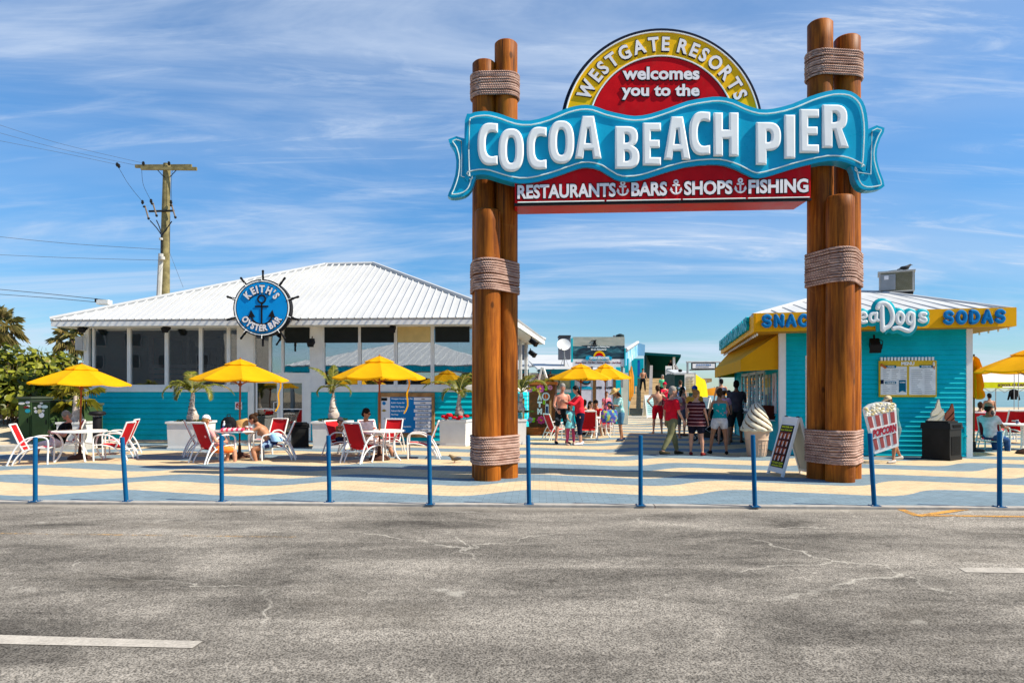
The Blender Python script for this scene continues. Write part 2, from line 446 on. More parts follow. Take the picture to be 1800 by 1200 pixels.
# ---------------------------------------------------------------- the ground
def asphalt_mat():
    t = NT("asphalt"); o = t.mapping()
    big = t.noise(o, .33, 7, .62, .8); mid = t.noise(t.mapping((.45, 1.3, 1), (0, 0, .35)), 1.1, 8, .68, .6)
    st = t.noise(t.mapping((.25, 1.2, 1), (0, 0, -.5)), .9, 6, .6, .3)
    sp = t.noise(o, 75, 2, .6); sp2 = t.noise(o, 21, 4, .7)
    f = t.math('ADD', t.math('MULTIPLY', t.rng(big, .33, .67), .40), t.math('MULTIPLY', t.rng(mid, .34, .66), .40))
    f = t.math('ADD', f, t.math('MULTIPLY', t.rng(st, .38, .68), .25))
    c = t.mix(f, (.058, .053, .047, 1), (.395, .360, .310, 1))
    s2 = t.rng(sp, .36, .60, .40, 1.24); s3 = t.rng(sp2, .35, .65, .80, 1.14)
    c = t.mix(1.0, c, s2, 'MULTIPLY'); c = t.mix(1.0, c, s3, 'MULTIPLY')
    w = t.noise(o, 2.2, 5, .65)
    va = t.N.new('ShaderNodeVectorMath'); va.operation = 'MULTIPLY_ADD'
    cb = t.N.new('ShaderNodeCombineXYZ'); t.L.new(w, cb.inputs[0]); t.L.new(t.noise(t.mapping((1, 1, 1), (1, 2, 3)), 2.2, 5, .65), cb.inputs[1])
    t.L.new(cb.outputs[0], va.inputs[0]); va.inputs[1].default_value = (.55, .55, 0); t.L.new(o, va.inputs[2])
    vo = t.N.new('ShaderNodeTexVoronoi'); vo.feature = 'DISTANCE_TO_EDGE'; t.L.new(va.outputs[0], vo.inputs['Vector']); vo.inputs['Scale'].default_value = .42
    ck = t.math('MULTIPLY', t.rng(vo.outputs['Distance'], .0015, .006, 1, 0), t.rng(t.noise(o, .5, 3), .48, .6))
    c = t.mix(t.math('MULTIPLY', ck, .42), c, (.62, .58, .50, 1))
    spots = t.rng(t.noise(t.mapping((1, 1, 1), (0, 0, 1)), 1.7, 3, .5), .70, .76)
    c = t.mix(t.math('MULTIPLY', spots, .45), c, (.50, .47, .41, 1))
    sep = t.N.new('ShaderNodeSeparateXYZ'); t.L.new(o, sep.inputs[0]); ed = t.math('ADD', sep.outputs[1], t.math('MULTIPLY', sep.outputs[0], .0369))
    dust = t.math('MULTIPLY', t.rng(t.math('ADD', ed, t.math('MULTIPLY', mid, .5)), 9.3, 9.85), .5); c = t.mix(dust, c, (.40, .36, .30, 1))
    oil = t.rng(t.noise(t.mapping((1, 1, 1), (0, 0, 2)), 2.6, 4, .6), .67, .76); c = t.mix(t.math('MULTIPLY', oil, .6), c, (.04, .036, .032, 1))
    stn = t.rng(t.noise(t.mapping((.6, 1, 1), (0, 0, .8)), .55, 5, .65), .55, .68); c = t.mix(t.math('MULTIPLY', stn, .35), c, (.09, .078, .062, 1))
    t.set(c, .95, 0, .06)
    h = t.math('ADD', t.math('MULTIPLY', sp, .8), t.math('MULTIPLY', sp2, .8)); t.bump(h, .75, .012)
    return t.m
def paver_mat():
    t = NT("wave_pavers"); o = t.mapping()
    sep = t.N.new('ShaderNodeSeparateXYZ'); t.L.new(o, sep.inputs[0])
    ph = t.math('MULTIPLY', t.math('SUBTRACT', sep.outputs[0], -.25), 2 * pi / 3.3)
    ph2 = t.math('ADD', ph, t.math('MULTIPLY', t.math('SINE', ph), .45))
    wv = t.math('MULTIPLY', t.math('SINE', ph2), .32)
    v = t.math('DIVIDE', t.math('SUBTRACT', t.math('SUBTRACT', sep.outputs[1], 10.74), wv), 2.08)
    fr = t.math('FRACT', t.math('ADD', v, 20.0))
    # edge snapped to the brick grid a little by noise
    jag = t.math('MULTIPLY', t.math('SUBTRACT', t.noise(o, 14, 1), .5), .03)
    fr = t.math('ADD', fr, jag)
    cream = t.math('MULTIPLY', t.math('SUBTRACT', t.rng(fr, .0, .006), t.rng(fr, .535, .541)), t.rng(v, -.3, -.2))
    br = t.N.new('ShaderNodeTexBrick'); t.L.new(t.mapping((1, 1, 1), (0, 0, .04)), br.inputs['Vector'])
    br.inputs['Scale'].default_value = 2.4; br.inputs['Mortar Size'].default_value = .010; br.inputs['Mortar Smooth'].default_value = .4; br.inputs['Bias'].default_value = 0
    br.inputs['Color1'].default_value = (.92, .92, .92, 1); br.inputs['Color2'].default_value = (1.07, 1.07, 1.07, 1); br.inputs['Mortar'].default_value = (.55, .55, .55, 1)
    col = t.mix(cream, (.172, .238, .282, 1), (.58, .452, .285, 1))
    col = t.mix(1.0, col, br.outputs['Color'], 'MULTIPLY')
    n = t.noise(o, .9, 7, .6); col = t.mix(1.0, col, t.rng(n, .3, .7, .93, 1.05), 'MULTIPLY')
    n2 = t.noise(o, 7, 6, .7); col = t.mix(1.0, col, t.rng(n2, .3, .7, .92, 1.07), 'MULTIPLY')
    g = t.noise(t.mapping((.5, 1.2, 1)), 1.6, 6, .7); col = t.mix(t.rng(g, .64, .84, 0, .22), col, (.33, .29, .23, 1))
    t.set(col, .9, 0, .06); t.bump(t.math('ADD', br.outputs['Fac'], t.math('MULTIPLY', n2, -.6)), .35, -.006)
    return t.m
def sand_mat():
    t = NT("sand"); o = t.mapping(); n = t.noise(o, .6, 8, .65); n2 = t.noise(o, 30, 3)
    c = t.mix(t.rng(n, .3, .7), (.46, .37, .25, 1), (.60, .50, .36, 1)); c = t.mix(1., c, t.rng(n2, .3, .7, .85, 1.1), 'MULTIPLY')
    t.set(c, .95, 0, .1); t.bump(n, .6, .15); return t.m
def sea_mat():
    t = NT("sea_water"); n = t.noise(t.mapping((.05, .25, 1)), 1.2, 8, .65)
    c = t.mix(t.rng(n, .35, .7), (.10, .20, .19, 1), (.22, .33, .30, 1))
    foam = t.rng(t.noise(t.mapping((.02, .35, 1)), .6, 6, .7), .62, .70); c = t.mix(t.math('MULTIPLY', foam, .6), c, (.7, .75, .74, 1))
    t.set(c, .3, 0, .4); t.bump(n, .5, .4); return t.m
def kerb_y(x): return 9.58 - .0369 * x
def sheet(name, pts, m, mbk=None):
    b = MB().use(m); b.add(pts, [tuple(range(len(pts)))]); return tag(b.build(name), kind='structure')
sheet("ground", [(-4000, -400, -.06), (4000, -400, -.06), (4000, 70, -.06), (-4000, 70, -.06)], sand_mat())
sheet("beach", [(-4000, 69.9, -.062), (4000, 69.9, -.062), (4000, 175, -3.4), (-4000, 175, -3.4)], bpy.data.materials["sand"])
sheet("sea", [(-9000, 100, -2.0), (9000, 100, -2.0), (9000, 15000, -2.0), (-9000, 15000, -2.0)], sea_mat())
sheet("parking_lot", [(-70, -60, -.03), (70, -60, -.03), (70, kerb_y(70), -.03), (-70, kerb_y(-70), -.03)], asphalt_mat())
sheet("pavement", [(-17, kerb_y(-17) + .16, 0), (24, kerb_y(24) + .16, 0), (24, 45, 0), (1.0, 45, 0), (1.0, 50, 0), (-2, 50, 0), (-2, 24, 0), (-17, 24, 0)], paver_mat())
b = MB().use(CONC)
for i in range(24):
    x0 = -70 + i * 6.0; x1 = x0 + 5.985
    b.hexa([(x0, kerb_y(x0), -.2), (x1, kerb_y(x1), -.2), (x1, kerb_y(x1) + .165, -.2), (x0, kerb_y(x0) + .165, -.2),
            (x0, kerb_y(x0), .004), (x1, kerb_y(x1), .004), (x1, kerb_y(x1) + .165, .005), (x0, kerb_y(x0) + .165, .005)])
tag(b.build("kerb", m=mk("dirty_kerb_concrete", (.36, .335, .30, 1), .9, var=.2, vscale=5, dirt=.3)), kind='structure')
def worn_paint(name, col, lo=.42, hi=.60, a=.15):
    t = NT(name); n = t.noise(t.mapping(), 48, 6, .8); n2 = t.noise(t.mapping(), 3.0, 5, .7)
    f = t.math('ADD', t.math('MULTIPLY', n, .6), t.math('MULTIPLY', n2, .4))
    t.set(t.mix(t.rng(f, .35, .65), tuple(c * .6 for c in col[:3]), col), .8, 0, .2)
    al = t.rng(f, lo - .08, hi - .08, a, 1.); t.L.new(al, t.b.inputs['Alpha']); return t.m
wp = worn_paint("worn_white_paint", (.52, .475, .41, 1), .38, .50, .35); yp = worn_paint("worn_yellow_paint", (.68, .34, .07, 1), .48, .60, .12)
def paint_poly(name, px, m, dz=0):
    b = MB().use(m); v = [G(x, y, -.026 + dz) for x, y in px]; b.add(v, [tuple(range(len(v)))]); tag(b.build(name), kind='structure')
paint_poly("parking_line", [(-120, 1128), (338, 1138), (356, 1126), (-120, 1111)], wp)
paint_poly("parking_line", [(1698, 1005), (1900, 1008), (1900, 998), (1683, 997)], wp)
def strip(name, a, c, w, m, dz=0):
    a = G(*a, -.026 + dz); c = G(*c, -.026 + dz); d = (c - a).normalized(); n = Vector((-d.y, d.x, 0)) * w / 2
    b = MB().use(m); b.add([a - n, c - n, c + n, a + n], [(0, 1, 2, 3)]); tag(b.build(name), kind='structure')
strip("yellow_marking", (1577, 892), (1614, 906), .11, yp); strip("yellow_marking", (1613, 906), (1705, 893), .11, yp, .003); strip("yellow_marking", (1611, 905), (1860, 908), .10, yp, .0015)
strip("yellow_marking", (-60, 936), (520, 943), .06, worn_paint("faint_yellow_paint", (.60, .38, .16, 1), .56, .70, 0.0))
b = MB().use(CONC)                                                  # low concrete edging on the left, in front of the sand
p0, p1 = GY(-120, 17.9), GY(150, 18.6)
b.hexa([(p0.x, p0.y, -.05), (p1.x, p1.y, -.05), (p1.x, p1.y + .5, -.05), (p0.x, p0.y + .5, -.05), (p0.x, p0.y, .13), (p1.x, p1.y, .13), (p1.x, p1.y + .5, .13), (p0.x, p0.y + .5, .13)])
tag(b.build("kerb"), kind='structure')
b = MB().use(bpy.data.materials["sand"])                            # sand bank behind the edging
for i in range(14):
    for j in range(6):
        def sp(i, j):
            x = -26 + i * 1.0; y = 18.7 + j * 1.2; return (x, y, .02 + .75 * min(1, j / 3.) * (.8 + .2 * sin(i * 1.7 + j)) * min(1, (13.9 - i) / 5))
        b.add([sp(i, j), sp(i + 1, j), sp(i + 1, j + 1), sp(i, j + 1)], [(0, 1, 2, 3)], smooth=True)
tag(b.build("sand_bank"), kind='structure')

# ---------------------------------------------------------------- the entrance gate
def log_mat():
    t = NT("varnished_log"); g = t.noise(t.mapping((9, 9, .55)), 1.6, 8, .65, .5); g2 = t.noise(t.mapping((2, 2, .5)), 1.2, 5, .6)
    ring = t.noise(t.mapping((1.2, 1.2, 2.2)), 2.4, 4, .7, 1.2)
    c = t.mix(t.rng(g, .32, .68), (.17, .042, .004, 1), (.42, .125, .010, 1)); c = t.mix(1., c, t.rng(g2, .3, .7, .62, 1.25), 'MULTIPLY')
    c = t.mix(t.rng(ring, .58, .74, 0, .25), c, (.44, .17, .03, 1))
    crack = t.noise(t.mapping((14, 14, .35)), 1.0, 3, .5); c = t.mix(t.rng(crack, .61, .66, 0, .8), c, (.035, .014, .004, 1))
    kn = t.N.new('ShaderNodeTexVoronoi'); t.L.new(t.mapping((1.6, 1.6, .9)), kn.inputs['Vector']); kn.inputs['Scale'].default_value = 1.5
    c = t.mix(t.rng(kn.outputs['Distance'], .05, .12, .8, 0), c, (.05, .016, .003, 1))
    t.set(c, t.rng(g2, .3, .7, .46, .66), 0, .14, .0); t.bump(t.math('SUBTRACT', g, t.math('MULTIPLY', t.rng(crack, .64, .72), .8)), .35, .012); return t.m
def rope_mat():
    t = NT("rope_fibre"); w = t.N.new('ShaderNodeTexWave'); w.wave_type = 'BANDS'; w.bands_direction = 'DIAGONAL'
    t.L.new(t.mapping((1, 1, 1.3)), w.inputs[0]); w.inputs['Scale'].default_value = 16.0; w.inputs['Distortion'].default_value = .4
    n = t.noise(t.mapping((1, 1, 3)), 4, 5, .6)
    c = t.mix(t.rng(n, .3, .7), (.40, .235, .185, 1), (.68, .465, .38, 1)); c = t.mix(1., c, t.rng(w.outputs[1], .0, .6, .55, 1.1), 'MULTIPLY')
    t.set(c, .85, 0, .15); t.bump(w.outputs[1], .8, .015); return t.m
LOG = log_mat(); ROPE = rope_mat()
YB = 12.02
gate = thing("entrance_gate", GY(1163, 12.4), "tall log gateway carrying the big wavy blue ribbon sign over the entrance", "gateway")
def log(px0, px1, top, Yc, tilt=0.):
    c = GY((px0 + px1) / 2, Yc); r = (px1 - px0) / 2 / F * Yc; h = EYE + (HOR - top) / F * (Yc - r * .7)
    b = MB().use(LOG); k = 22; prof = []
    for i in range(k + 1):
        z = h * i / k; prof.append((r * (1.03 - .05 * i / k + rnd.uniform(-.008, .008)), z))
    prof = [(prof[0][0], -.05)] + prof[1:-1] + [(prof[-1][0], h - .03), (prof[-1][0] - .03, h)]
    b.lathe(prof, 26)
    b.v = [(x + c.x - gate.location.x + tilt * z, y + c.y - gate.location.y, z) for x, y, z in b.v]
    b.build("log_post", gate, sharp=50)
    return (c.x, c.y, r, tilt)
LA = log(830, 872, 104, 12.72); LB = log(869, 910, 69, 12.70); LC = log(834, 880, 366, 12.33)
RA = log(1420, 1463, 33, 12.55); RB = log(1467, 1511, 60, 12.62); RC = log(1453, 1500, 341, 12.12)
def hull(cs, off, z):
    pts = []
    for x, y, r, tl in cs:
        for i in range(40): a = 2 * pi * i / 40; pts.append((x + tl * z + (r + off) * cos(a), y + (r + off) * sin(a)))
    pts = sorted(set(pts))
    def half(ps):
        h = []
        for p in ps:
            while len(h) > 1 and (h[-1][0] - h[-2][0]) * (p[1] - h[-2][1]) - (h[-1][1] - h[-2][1]) * (p[0] - h[-2][0]) <= 0: h.pop()
            h.append(p)
        return h
    lo = half(pts); up = half(pts[::-1]); return lo[:-1] + up[:-1]
def resample(p, d):
    out = []; n = len(p)
    for i in range(n):
        a = Vector(p[i]); c = Vector(p[(i + 1) % n]); k = max(1, int((c - a).length / d))
        for j in range(k): out.append(a + (c - a) * (j / k))
    return out
def rope(cs, y0, y1, Y):
    z0 = EYE + (HOR - y1) / F * Y; z1 = EYE + (HOR - y0) / F * Y; n = int(round((z1 - z0) / .0475)); b = MB().use(ROPE)
    for i in range(n):
        z = z0 + (i + .5) * (z1 - z0) / n; hp = resample(hull(cs, .018 + rnd.uniform(0, .007), z), .09); t = rnd.uniform(-.008, .008)
        b.tube([(p[0] - gate.location.x, p[1] - gate.location.y, z + .006 * sin(k * .15 + i) + t) for k, p in enumerate(hp)], .0215, 8, True)
    b.build("rope_band", gate)
rope([LA, LB], 124, 168, 12.5); rope([LA, LB, LC], 453, 511, 12.15); rope([LA, LB, LC], 767, 818, 12.15)
rope([RA, RB], 86, 133, 12.35); rope([RA, RB, RC], 434, 496, 11.9); rope([RA, RB, RC], 757, 818, 11.9)
def xz(px, py, Y): return ((px - CX) / F * Y, EYE + (HOR - py) / F * Y)
def gl(pts, Y): return [xz(a, c, Y) for a, c in pts]
def inset(lp, d):
    n = len(lp); ar = sum(lp[i][0] * lp[(i + 1) % n][1] - lp[(i + 1) % n][0] * lp[i][1] for i in range(n)); s = 1 if ar > 0 else -1; out = []
    for i in range(n):
        p, q, r_ = Vector(lp[i - 1]), Vector(lp[i]), Vector(lp[(i + 1) % n]); e1 = (q - p).normalized(); e2 = (r_ - q).normalized()
        n1 = Vector((-e1.y, e1.x)) * s; n2 = Vector((-e2.y, e2.x)) * s; m = n1 + n2
        if m.length < .2: m = n1
        m.normalize(); out.append(q + m * (d / max(.45, m.dot(n1))))
    return out
top = [(817, 212), (827, 200), (843, 196), (862, 196), (884, 202), (907, 210), (932, 212), (964, 204), (995, 191), (1021, 185), (1043, 186), (1065, 194), (1090, 200), (1116, 204), (1144, 200), (1180, 188), (1208, 178), (1240, 172), (1265, 170), (1290, 175), (1312, 185), (1335, 192), (1360, 191), (1392, 183), (1423, 170), (1452, 161), (1474, 158), (1496, 161), (1512, 172), (1521, 188), (1526, 216), (1526, 252), (1522, 300)]
bot = [(1512, 297), (1496, 289), (1480, 284), (1455, 283), (1423, 289), (1392, 297), (1360, 307), (1335, 313), (1319, 310), (1297, 299), (1274, 291), (1249, 289), (1202, 294), (1154, 308), (1128, 316), (1103, 319), (1081, 315), (1055, 299), (1033, 294), (1014, 297), (983, 308), (945, 319), (913, 322), (884, 316), (859, 308), (842, 307), (828, 310), (817, 314)]
def local(b): b.v = [(x - gate.location.x, y - gate.location.y, z) for x, y, z in b.v]; return b
b = MB().use(SKYB); lp = [(p[0], p[1]) for p in gl([(q.x, q.y) for q in smooth_path(top + bot, 2, True)], YB)]
b.prism([lp], YB, YB + .26); ribbon = local(b).build("ribbon_sign", gate)
def tube_line(parent, pts2, Y, closed, r=.0125):
    b = MB().use(TUBEW); b.tube([(p[0], Y, p[1]) for p in pts2], r, 6, closed); local(b).build("outline_tube", parent)
tube_line(ribbon, inset(lp, .085), YB - .02, True)
tl = [(817, 244), (788, 245), (797, 262), (802, 283), (800, 308), (793, 330), (787, 345), (800, 348), (817, 344), (828, 334), (834, 318), (836, 306), (817, 306)]
tr_ = [(1526, 227), (1555, 225), (1548, 243), (1542, 262), (1542, 282), (1548, 304), (1555, 327), (1540, 334), (1522, 335), (1510, 329), (1503, 317), (1500, 302), (1496, 288), (1524, 300)]
for tp in (tl, tr_):
    b = MB().use(SKYB); q = gl([(p.x, p.y) for p in smooth_path(tp, 2, True)], YB + .03); b.prism([q], YB + .03, YB + .20); t_ = local(b).build("ribbon_tail", gate)
    tube_line(t_, inset(q, .06), YB + .012, True, .010)
b = MB().use(LETW)
for ch, x0, x1, y0, y1 in [('C', 839, 875, 214, 289), ('O', 876, 921, 224, 300), ('C', 926, 961, 221, 296), ('O', 964, 1010, 210, 286), ('A', 1011, 1058, 202, 277), ('B', 1082, 1125, 220, 295), ('E', 1131, 1163, 214, 289), ('A', 1168, 1215, 203, 279), ('C', 1213, 1250, 194, 271), ('H', 1256, 1300, 196, 273), ('P', 1331, 1375, 213, 288), ('I', 1381, 1400, 200, 277), ('E', 1408, 1442, 190, 267), ('R', 1448, 1495, 182, 258)]:
    a = xz(x0, y1, YB - .1); c = xz(x1, y0, YB - .1)
    W, H = c[0] - a[0], c[1] - a[1]; vs, fs = heavy_geo(ch, W, H, .034, .004)
    b.add([(a[0] + x, YB - .034 - z, a[1] + y) for x, y, z in vs], fs, None, True)
local(b).build("raised_lettering", ribbon, sharp=35)
# half-round sign above the ribbon
YA = YB + .10; cx, cz = xz(1163.5, 228, YA); k = YA / F
def disc(R, n=64): return [(cx + R * cos(radians(-12 + 204 * i / n)), cz + R * sin(radians(-12 + 204 * i / n))) for i in range(n + 1)]
def ringp(R0, R1, n=64): return disc(R1, n) + disc(R0, n)[::-1]
b = MB().use(NAVY); b.prism([disc(178.5 * k)], YA + .012, YA + .62); arch = local(b).build("arch_sign", gate)
b = MB().use(YSIGN); b.prism([ringp(129 * k, 173 * k)], YA, YA + .02); local(b).build("arch_band", arch)
b = MB().use(REDS); b.prism([disc(126.5 * k)], YA - .004, YA + .02); local(b).build("arch_panel", arch)
b = MB().use(LETW)
for R in (129, 171.5): b.tube([(p[0], YA - .012, p[1]) for p in disc(R * k)], .014, 6)
local(b).build("outline_tube", arch)
b = MB().use(BLACK); text_arc(b, "WESTGATE RESORTS", cx, cz, 135.5 * k, -70.5, 70, 30 * k, YA - .004, None, .055, .006)
text_fit(b, "welcomes", *[v for v in (xz(1092, 0, YA)[0], xz(1231, 0, YA)[0], xz(0, 143.5, YA)[1], xz(0, 117, YA)[1])], YA - .006, None, .06, .006)
text_fit(b, "you to the", *[v for v in (xz(1090.5, 0, YA)[0], xz(1231, 0, YA)[0], xz(0, 178.5, YA)[1], xz(0, 147, YA)[1])], YA - .006, None, .06, .006)
b.use(LETG); text_arc(b, "WESTGATE RESORTS", cx, cz, 137.5 * k, -70.2, 69.7, 26 * k, YA - .012, None, .030, .012, ssx=.97)
text_fit(b, "welcomes", *[v for v in (xz(1094, 0, YA)[0], xz(1229, 0, YA)[0], xz(0, 141.5, YA)[1], xz(0, 119, YA)[1])], YA - .014, None, .032, .012)
text_fit(b, "you to the", *[v for v in (xz(1092.5, 0, YA)[0], xz(1229, 0, YA)[0], xz(0, 176.5, YA)[1], xz(0, 149, YA)[1])], YA - .014, None, .032, .012)
local(b).build("flat_lettering", arch)
# red box sign under the ribbon, slightly rising to the right as in the photograph
YR = YB + .06; b = MB().use(REDS)
c4 = [xz(905, 358, YR), xz(1425, 349, YR), xz(1425, 285, YR), xz(905, 295, YR)]
b.prism([c4], YR, YR + .74); box_sign = local(b).build("box_sign", gate)
b = MB().use(BLACK); q = [xz(904, 361.5, YR), xz(1426, 352.5, YR), xz(1426, 348.5, YR), xz(904, 357.5, YR)]; b.prism([q], YR - .012, YR + .05); local(b).build("bottom_edge", box_sign)
b = MB().use(LETG)
for st, x0, x1 in [("RESTAURANTS", 909.5, 1082), ("BARS", 1109.5, 1172), ("SHOPS", 1202, 1287), ("FISHING", 1315, 1420)]:
    sl = -(-11.5 / 510); yb = 350.5 - (x0 - 909) * 11.5 / 510; a = xz(x0, yb, YR); c = xz(x1, yb - 24.5, YR)
    b.use(BLACK); g = .018; text_fit(b, st, a[0] - g, c[0] + g, a[1] - g, c[1] + g, YR - .004, None, .062, .006, slope=sl)
    b.use(LETG); text_fit(b, st, a[0], c[0], a[1], c[1], YR - .012, None, .034, .012, slope=sl)
for ax in (1094.5, 1188, 1301):
    yb = 347.5 - (ax - 909) * 11.5 / 510; a = xz(ax, yb, YR); anchor(b, a[0], a[1], 24 * YR / F, YR - .012, .016, .5)
local(b).build("flat_lettering", box_sign)
b = MB().use(TUBEW)
for x0, x1 in ((910, 1062), (1066, 1196), (1200, 1310), (1314, 1422)):
    ys = [356.5 - (x - 909) * 9.2 / 516 for x in (x0, x1)]; b.tube([(xz(x, y, YR)[0], YR - .02, xz(x, y, YR)[1]) for x, y in zip((x0, x1), ys)], .011, 6)
local(b).build("outline_tube", box_sign)

# ---------------------------------------------------------------- facades
class Fac:       # a facade seen through two picture columns at given depths; local x runs along it, y into the building
    def __init__(s, pa, Ya, pb, Yb):
        a, c = GY(pa, Ya), GY(pb, Yb); s.o = a; s.d = (c - a).normalized(); s.n = Vector((-s.d.y, s.d.x, 0)); s.L = (c - a).length; s.ang = atan2(s.d.y, s.d.x)
    def lx(s, px, off=0.):
        k = (px - CX) / F; o = s.o + s.n * off; return (o.y * k - o.x) / (s.d.x - s.d.y * k)
    def at(s, px, py, off=0.):
        x = s.lx(px, off); Y = (s.o + s.n * off + s.d * x).y; return x, EYE + (HOR - py) / F * Y
    def w(s, x, y, z): return s.o + s.d * x + s.n * y + Vector((0, 0, z))
    def loc(s, X, Y): v = Vector((X, Y, 0)) - s.o; return v.dot(s.d), v.dot(s.n)
def siding(b, x0, x1, z0, z1, y, M=None, pitch=.165, lap=.036):
    n = max(1, round((z1 - z0) / pitch)); p = (z1 - z0) / n
    for i in range(n):
        a, c = z0 + i * p, z0 + (i + 1) * p
        b.quad((x0, y - lap, a), (x1, y - lap, a), (x1, y, c), (x0, y, c), M); b.quad((x0, y + .01, a), (x1, y + .01, a), (x1, y - lap, a), (x0, y - lap, a), M)
        b.quad((x0, y + .01, a), (x0, y - lap, a), (x0, y, c), (x0, y + .01, c), M); b.quad((x1, y - lap, a), (x1, y + .01, a), (x1, y + .01, c), (x1, y, c), M)
def glass_mat(name, tint, refl):
    m = bpy.data.materials.new(name); m.use_nodes = True; t = m.node_tree; N = t.nodes; L = t.links
    N.remove(N['Principled BSDF']); tr = N.new('ShaderNodeBsdfTransparent'); tr.inputs[0].default_value = (*tint, 1)
    gl_ = N.new('ShaderNodeBsdfGlossy'); gl_.inputs['Roughness'].default_value = .0; gl_.inputs[0].default_value = (.92, .95, .97, 1)
    fr = N.new('ShaderNodeFresnel'); fr.inputs[0].default_value = 1.5
    ad = N.new('ShaderNodeMath'); ad.operation = 'ADD'; ad.use_clamp = True; L.new(fr.outputs[0], ad.inputs[0]); ad.inputs[1].default_value = refl
    tc = N.new('ShaderNodeTexCoord'); nz = N.new('ShaderNodeTexNoise'); nz.inputs['Scale'].default_value = .9; L.new(tc.outputs['Object'], nz.inputs[0])
    bp = N.new('ShaderNodeBump'); bp.inputs['Strength'].default_value = .04; bp.inputs['Distance'].default_value = .05; L.new(nz.outputs[0], bp.inputs['Height']); L.new(bp.outputs[0], gl_.inputs['Normal'])
    mx = N.new('ShaderNodeMixShader'); L.new(ad.outputs[0], mx.inputs[0]); L.new(tr.outputs[0], mx.inputs[1]); L.new(gl_.outputs[0], mx.inputs[2]); L.new(mx.outputs[0], N['Material Output'].inputs[0])
    return m
GLASS = glass_mat("tinted_window_glass", (.74, .76, .77), .34); GLASSD = glass_mat("door_glass", (.55, .57, .57), .10)
DARKIN = mk("dark_interior", (.06, .055, .05, 1), .8, var=.3); TOPBAND = mk("dark_window_band", (.02, .024, .024, 1), .8)
ROOFW = mk("white_metal_roof", (.50, .51, .51, 1), .45, 0, var=.04, vscale=.8, dirt=.08)
def hip_roof(b, eL, eR, rL, rR, bL, bR, th=.05, rib=.30, ribh=.035, ribw=.022):
    eL, eR, rL, rR, bL, bR = map(Vector, (eL, eR, rL, rR, bL, bR))
    for f in ([eL, eR, rR, rL], [eR, bR, rR], [bR, bL, rL, rR], [bL, eL, rL]): b.slab(f, th)
    d = eR - eL; L = d.length; u = d / L; fn = (rR - eL); fn = fn - u * fn.dot(u)          # up-slope direction, front face
    hR = (rR - eL).dot(u); hL = (rL - eL).dot(u); nrm = u.cross(fn).normalized(); S_ = fn.length; f1 = fn / S_
    sL = (rL - eL).dot(f1); sR = (rR - eL).dot(f1); i = 0; x = rib * .5
    while x < L:
        if x < hL: s = sL * x / hL
        elif x > hR: s = sR * (L - x) / (L - hR)
        else: s = sL + (sR - sL) * (x - hL) / max(1e-6, hR - hL)
        if s > .05:
            p = eL + u * x + f1 * -.03 + nrm * .002; q = eL + u * x + f1 * s; w = u * ribw; h = nrm * ribh
            b.hexa([p - w, p + w, q + w, q - w, p - w * .6 + h, p + w * .6 + h, q + w * .6 + h, q - w * .6 + h])
        x += rib
    d = bR - eR; L = d.length; u = d / L; f = rR - eR; f = f - u * f.dot(u); S_ = f.length; f1 = f / S_; hx = (rR - eR).dot(u); nrm = u.cross(f1).normalized(); x = rib * .5
    while x < L:
        s = S_ * (x / hx if x < hx else (L - x) / max(1e-6, L - hx))
        if s > .05:
            p = eR + u * x - f1 * .03 + nrm * .002; q = eR + u * x + f1 * s; w = u * ribw; h = nrm * ribh
            b.hexa([p - w, p + w, q + w, q - w, p - w * .6 + h, p + w * .6 + h, q + w * .6 + h, q - w * .6 + h])
        x += rib
def cap(parent, a, c, m, r=.07):
    b = MB().use(m); b.tube([a, c], r, 8, flat=(0, 0, 1)); b.build("ridge_cap", parent)

# ---------------------------------------------------------------- the long restaurant on the left
R = Fac(150, 21.75, 874, 21.03)
rest = thing("restaurant_building", R.o, "long low teal clapboard restaurant with wide windows and a white ribbed hip roof", "building", rz=R.ang)
Lr = R.L
zsill = R.at(300, 683)[1]; zt = R.at(300, 572)[1]
OFF = -.78
eL, zL = R.at(88, 562, OFF); eR, _ = R.at(903, 556, OFF); ze = zL; zf = ze - .20
bRx, bRy = R.loc(1.42, 29.3); bLx, bLy = R.loc(-12.9, 30.0)
rLx, rLy = R.loc((572 - CX) / F * 25.2, 25.2); rRx, rRy = R.loc((656 - CX) / F * 25.0, 25.0); zr = EYE + (HOR - 464.5) / F * 25.0
b = MB().use(ROOFW); E1, E2, B1, B2 = (eL, OFF, ze), (eR, OFF, ze), (bLx, bLy, ze), (bRx, bRy, ze); R1, R2 = (rLx, rLy, zr), (rRx, rRy, zr)
hip_roof(b, E1, E2, R1, R2, B1, B2, rib=.235, ribh=.03, ribw=.026); roof = b.build("roof", rest)
for a, c in ((R1, R2), (E1, R1), (E2, R2), (B2, R2), (B1, R1)): cap(roof, Vector(a) + Vector((0, 0, .03)), Vector(c) + Vector((0, 0, .03)), ROOFW)
b = MB().use(WHITE)
b.box(eL + .02, eR - .02, OFF + .012, OFF + .05, zf, ze - .055)
v = Vector((bRx - eR, bRy - OFF, 0)).normalized(); nn = Vector((v.y, -v.x, 0)); a = Vector((eR - .0, OFF, 0)); c = Vector((bRx, bRy, 0))
b.hexa([tuple(a - nn * .05 + Vector((0, 0, zf))), tuple(a - nn * .012 + Vector((0, 0, zf))), tuple(c - nn * .012 + Vector((0, 0, zf))), tuple(c - nn * .05 + Vector((0, 0, zf))),
        tuple(a - nn * .05 + Vector((0, 0, ze - .055))), tuple(a - nn * .012 + Vector((0, 0, ze - .055))), tuple(c - nn * .012 + Vector((0, 0, ze - .055))), tuple(c - nn * .05 + Vector((0, 0, ze - .055)))])
b.build("fascia", rest)
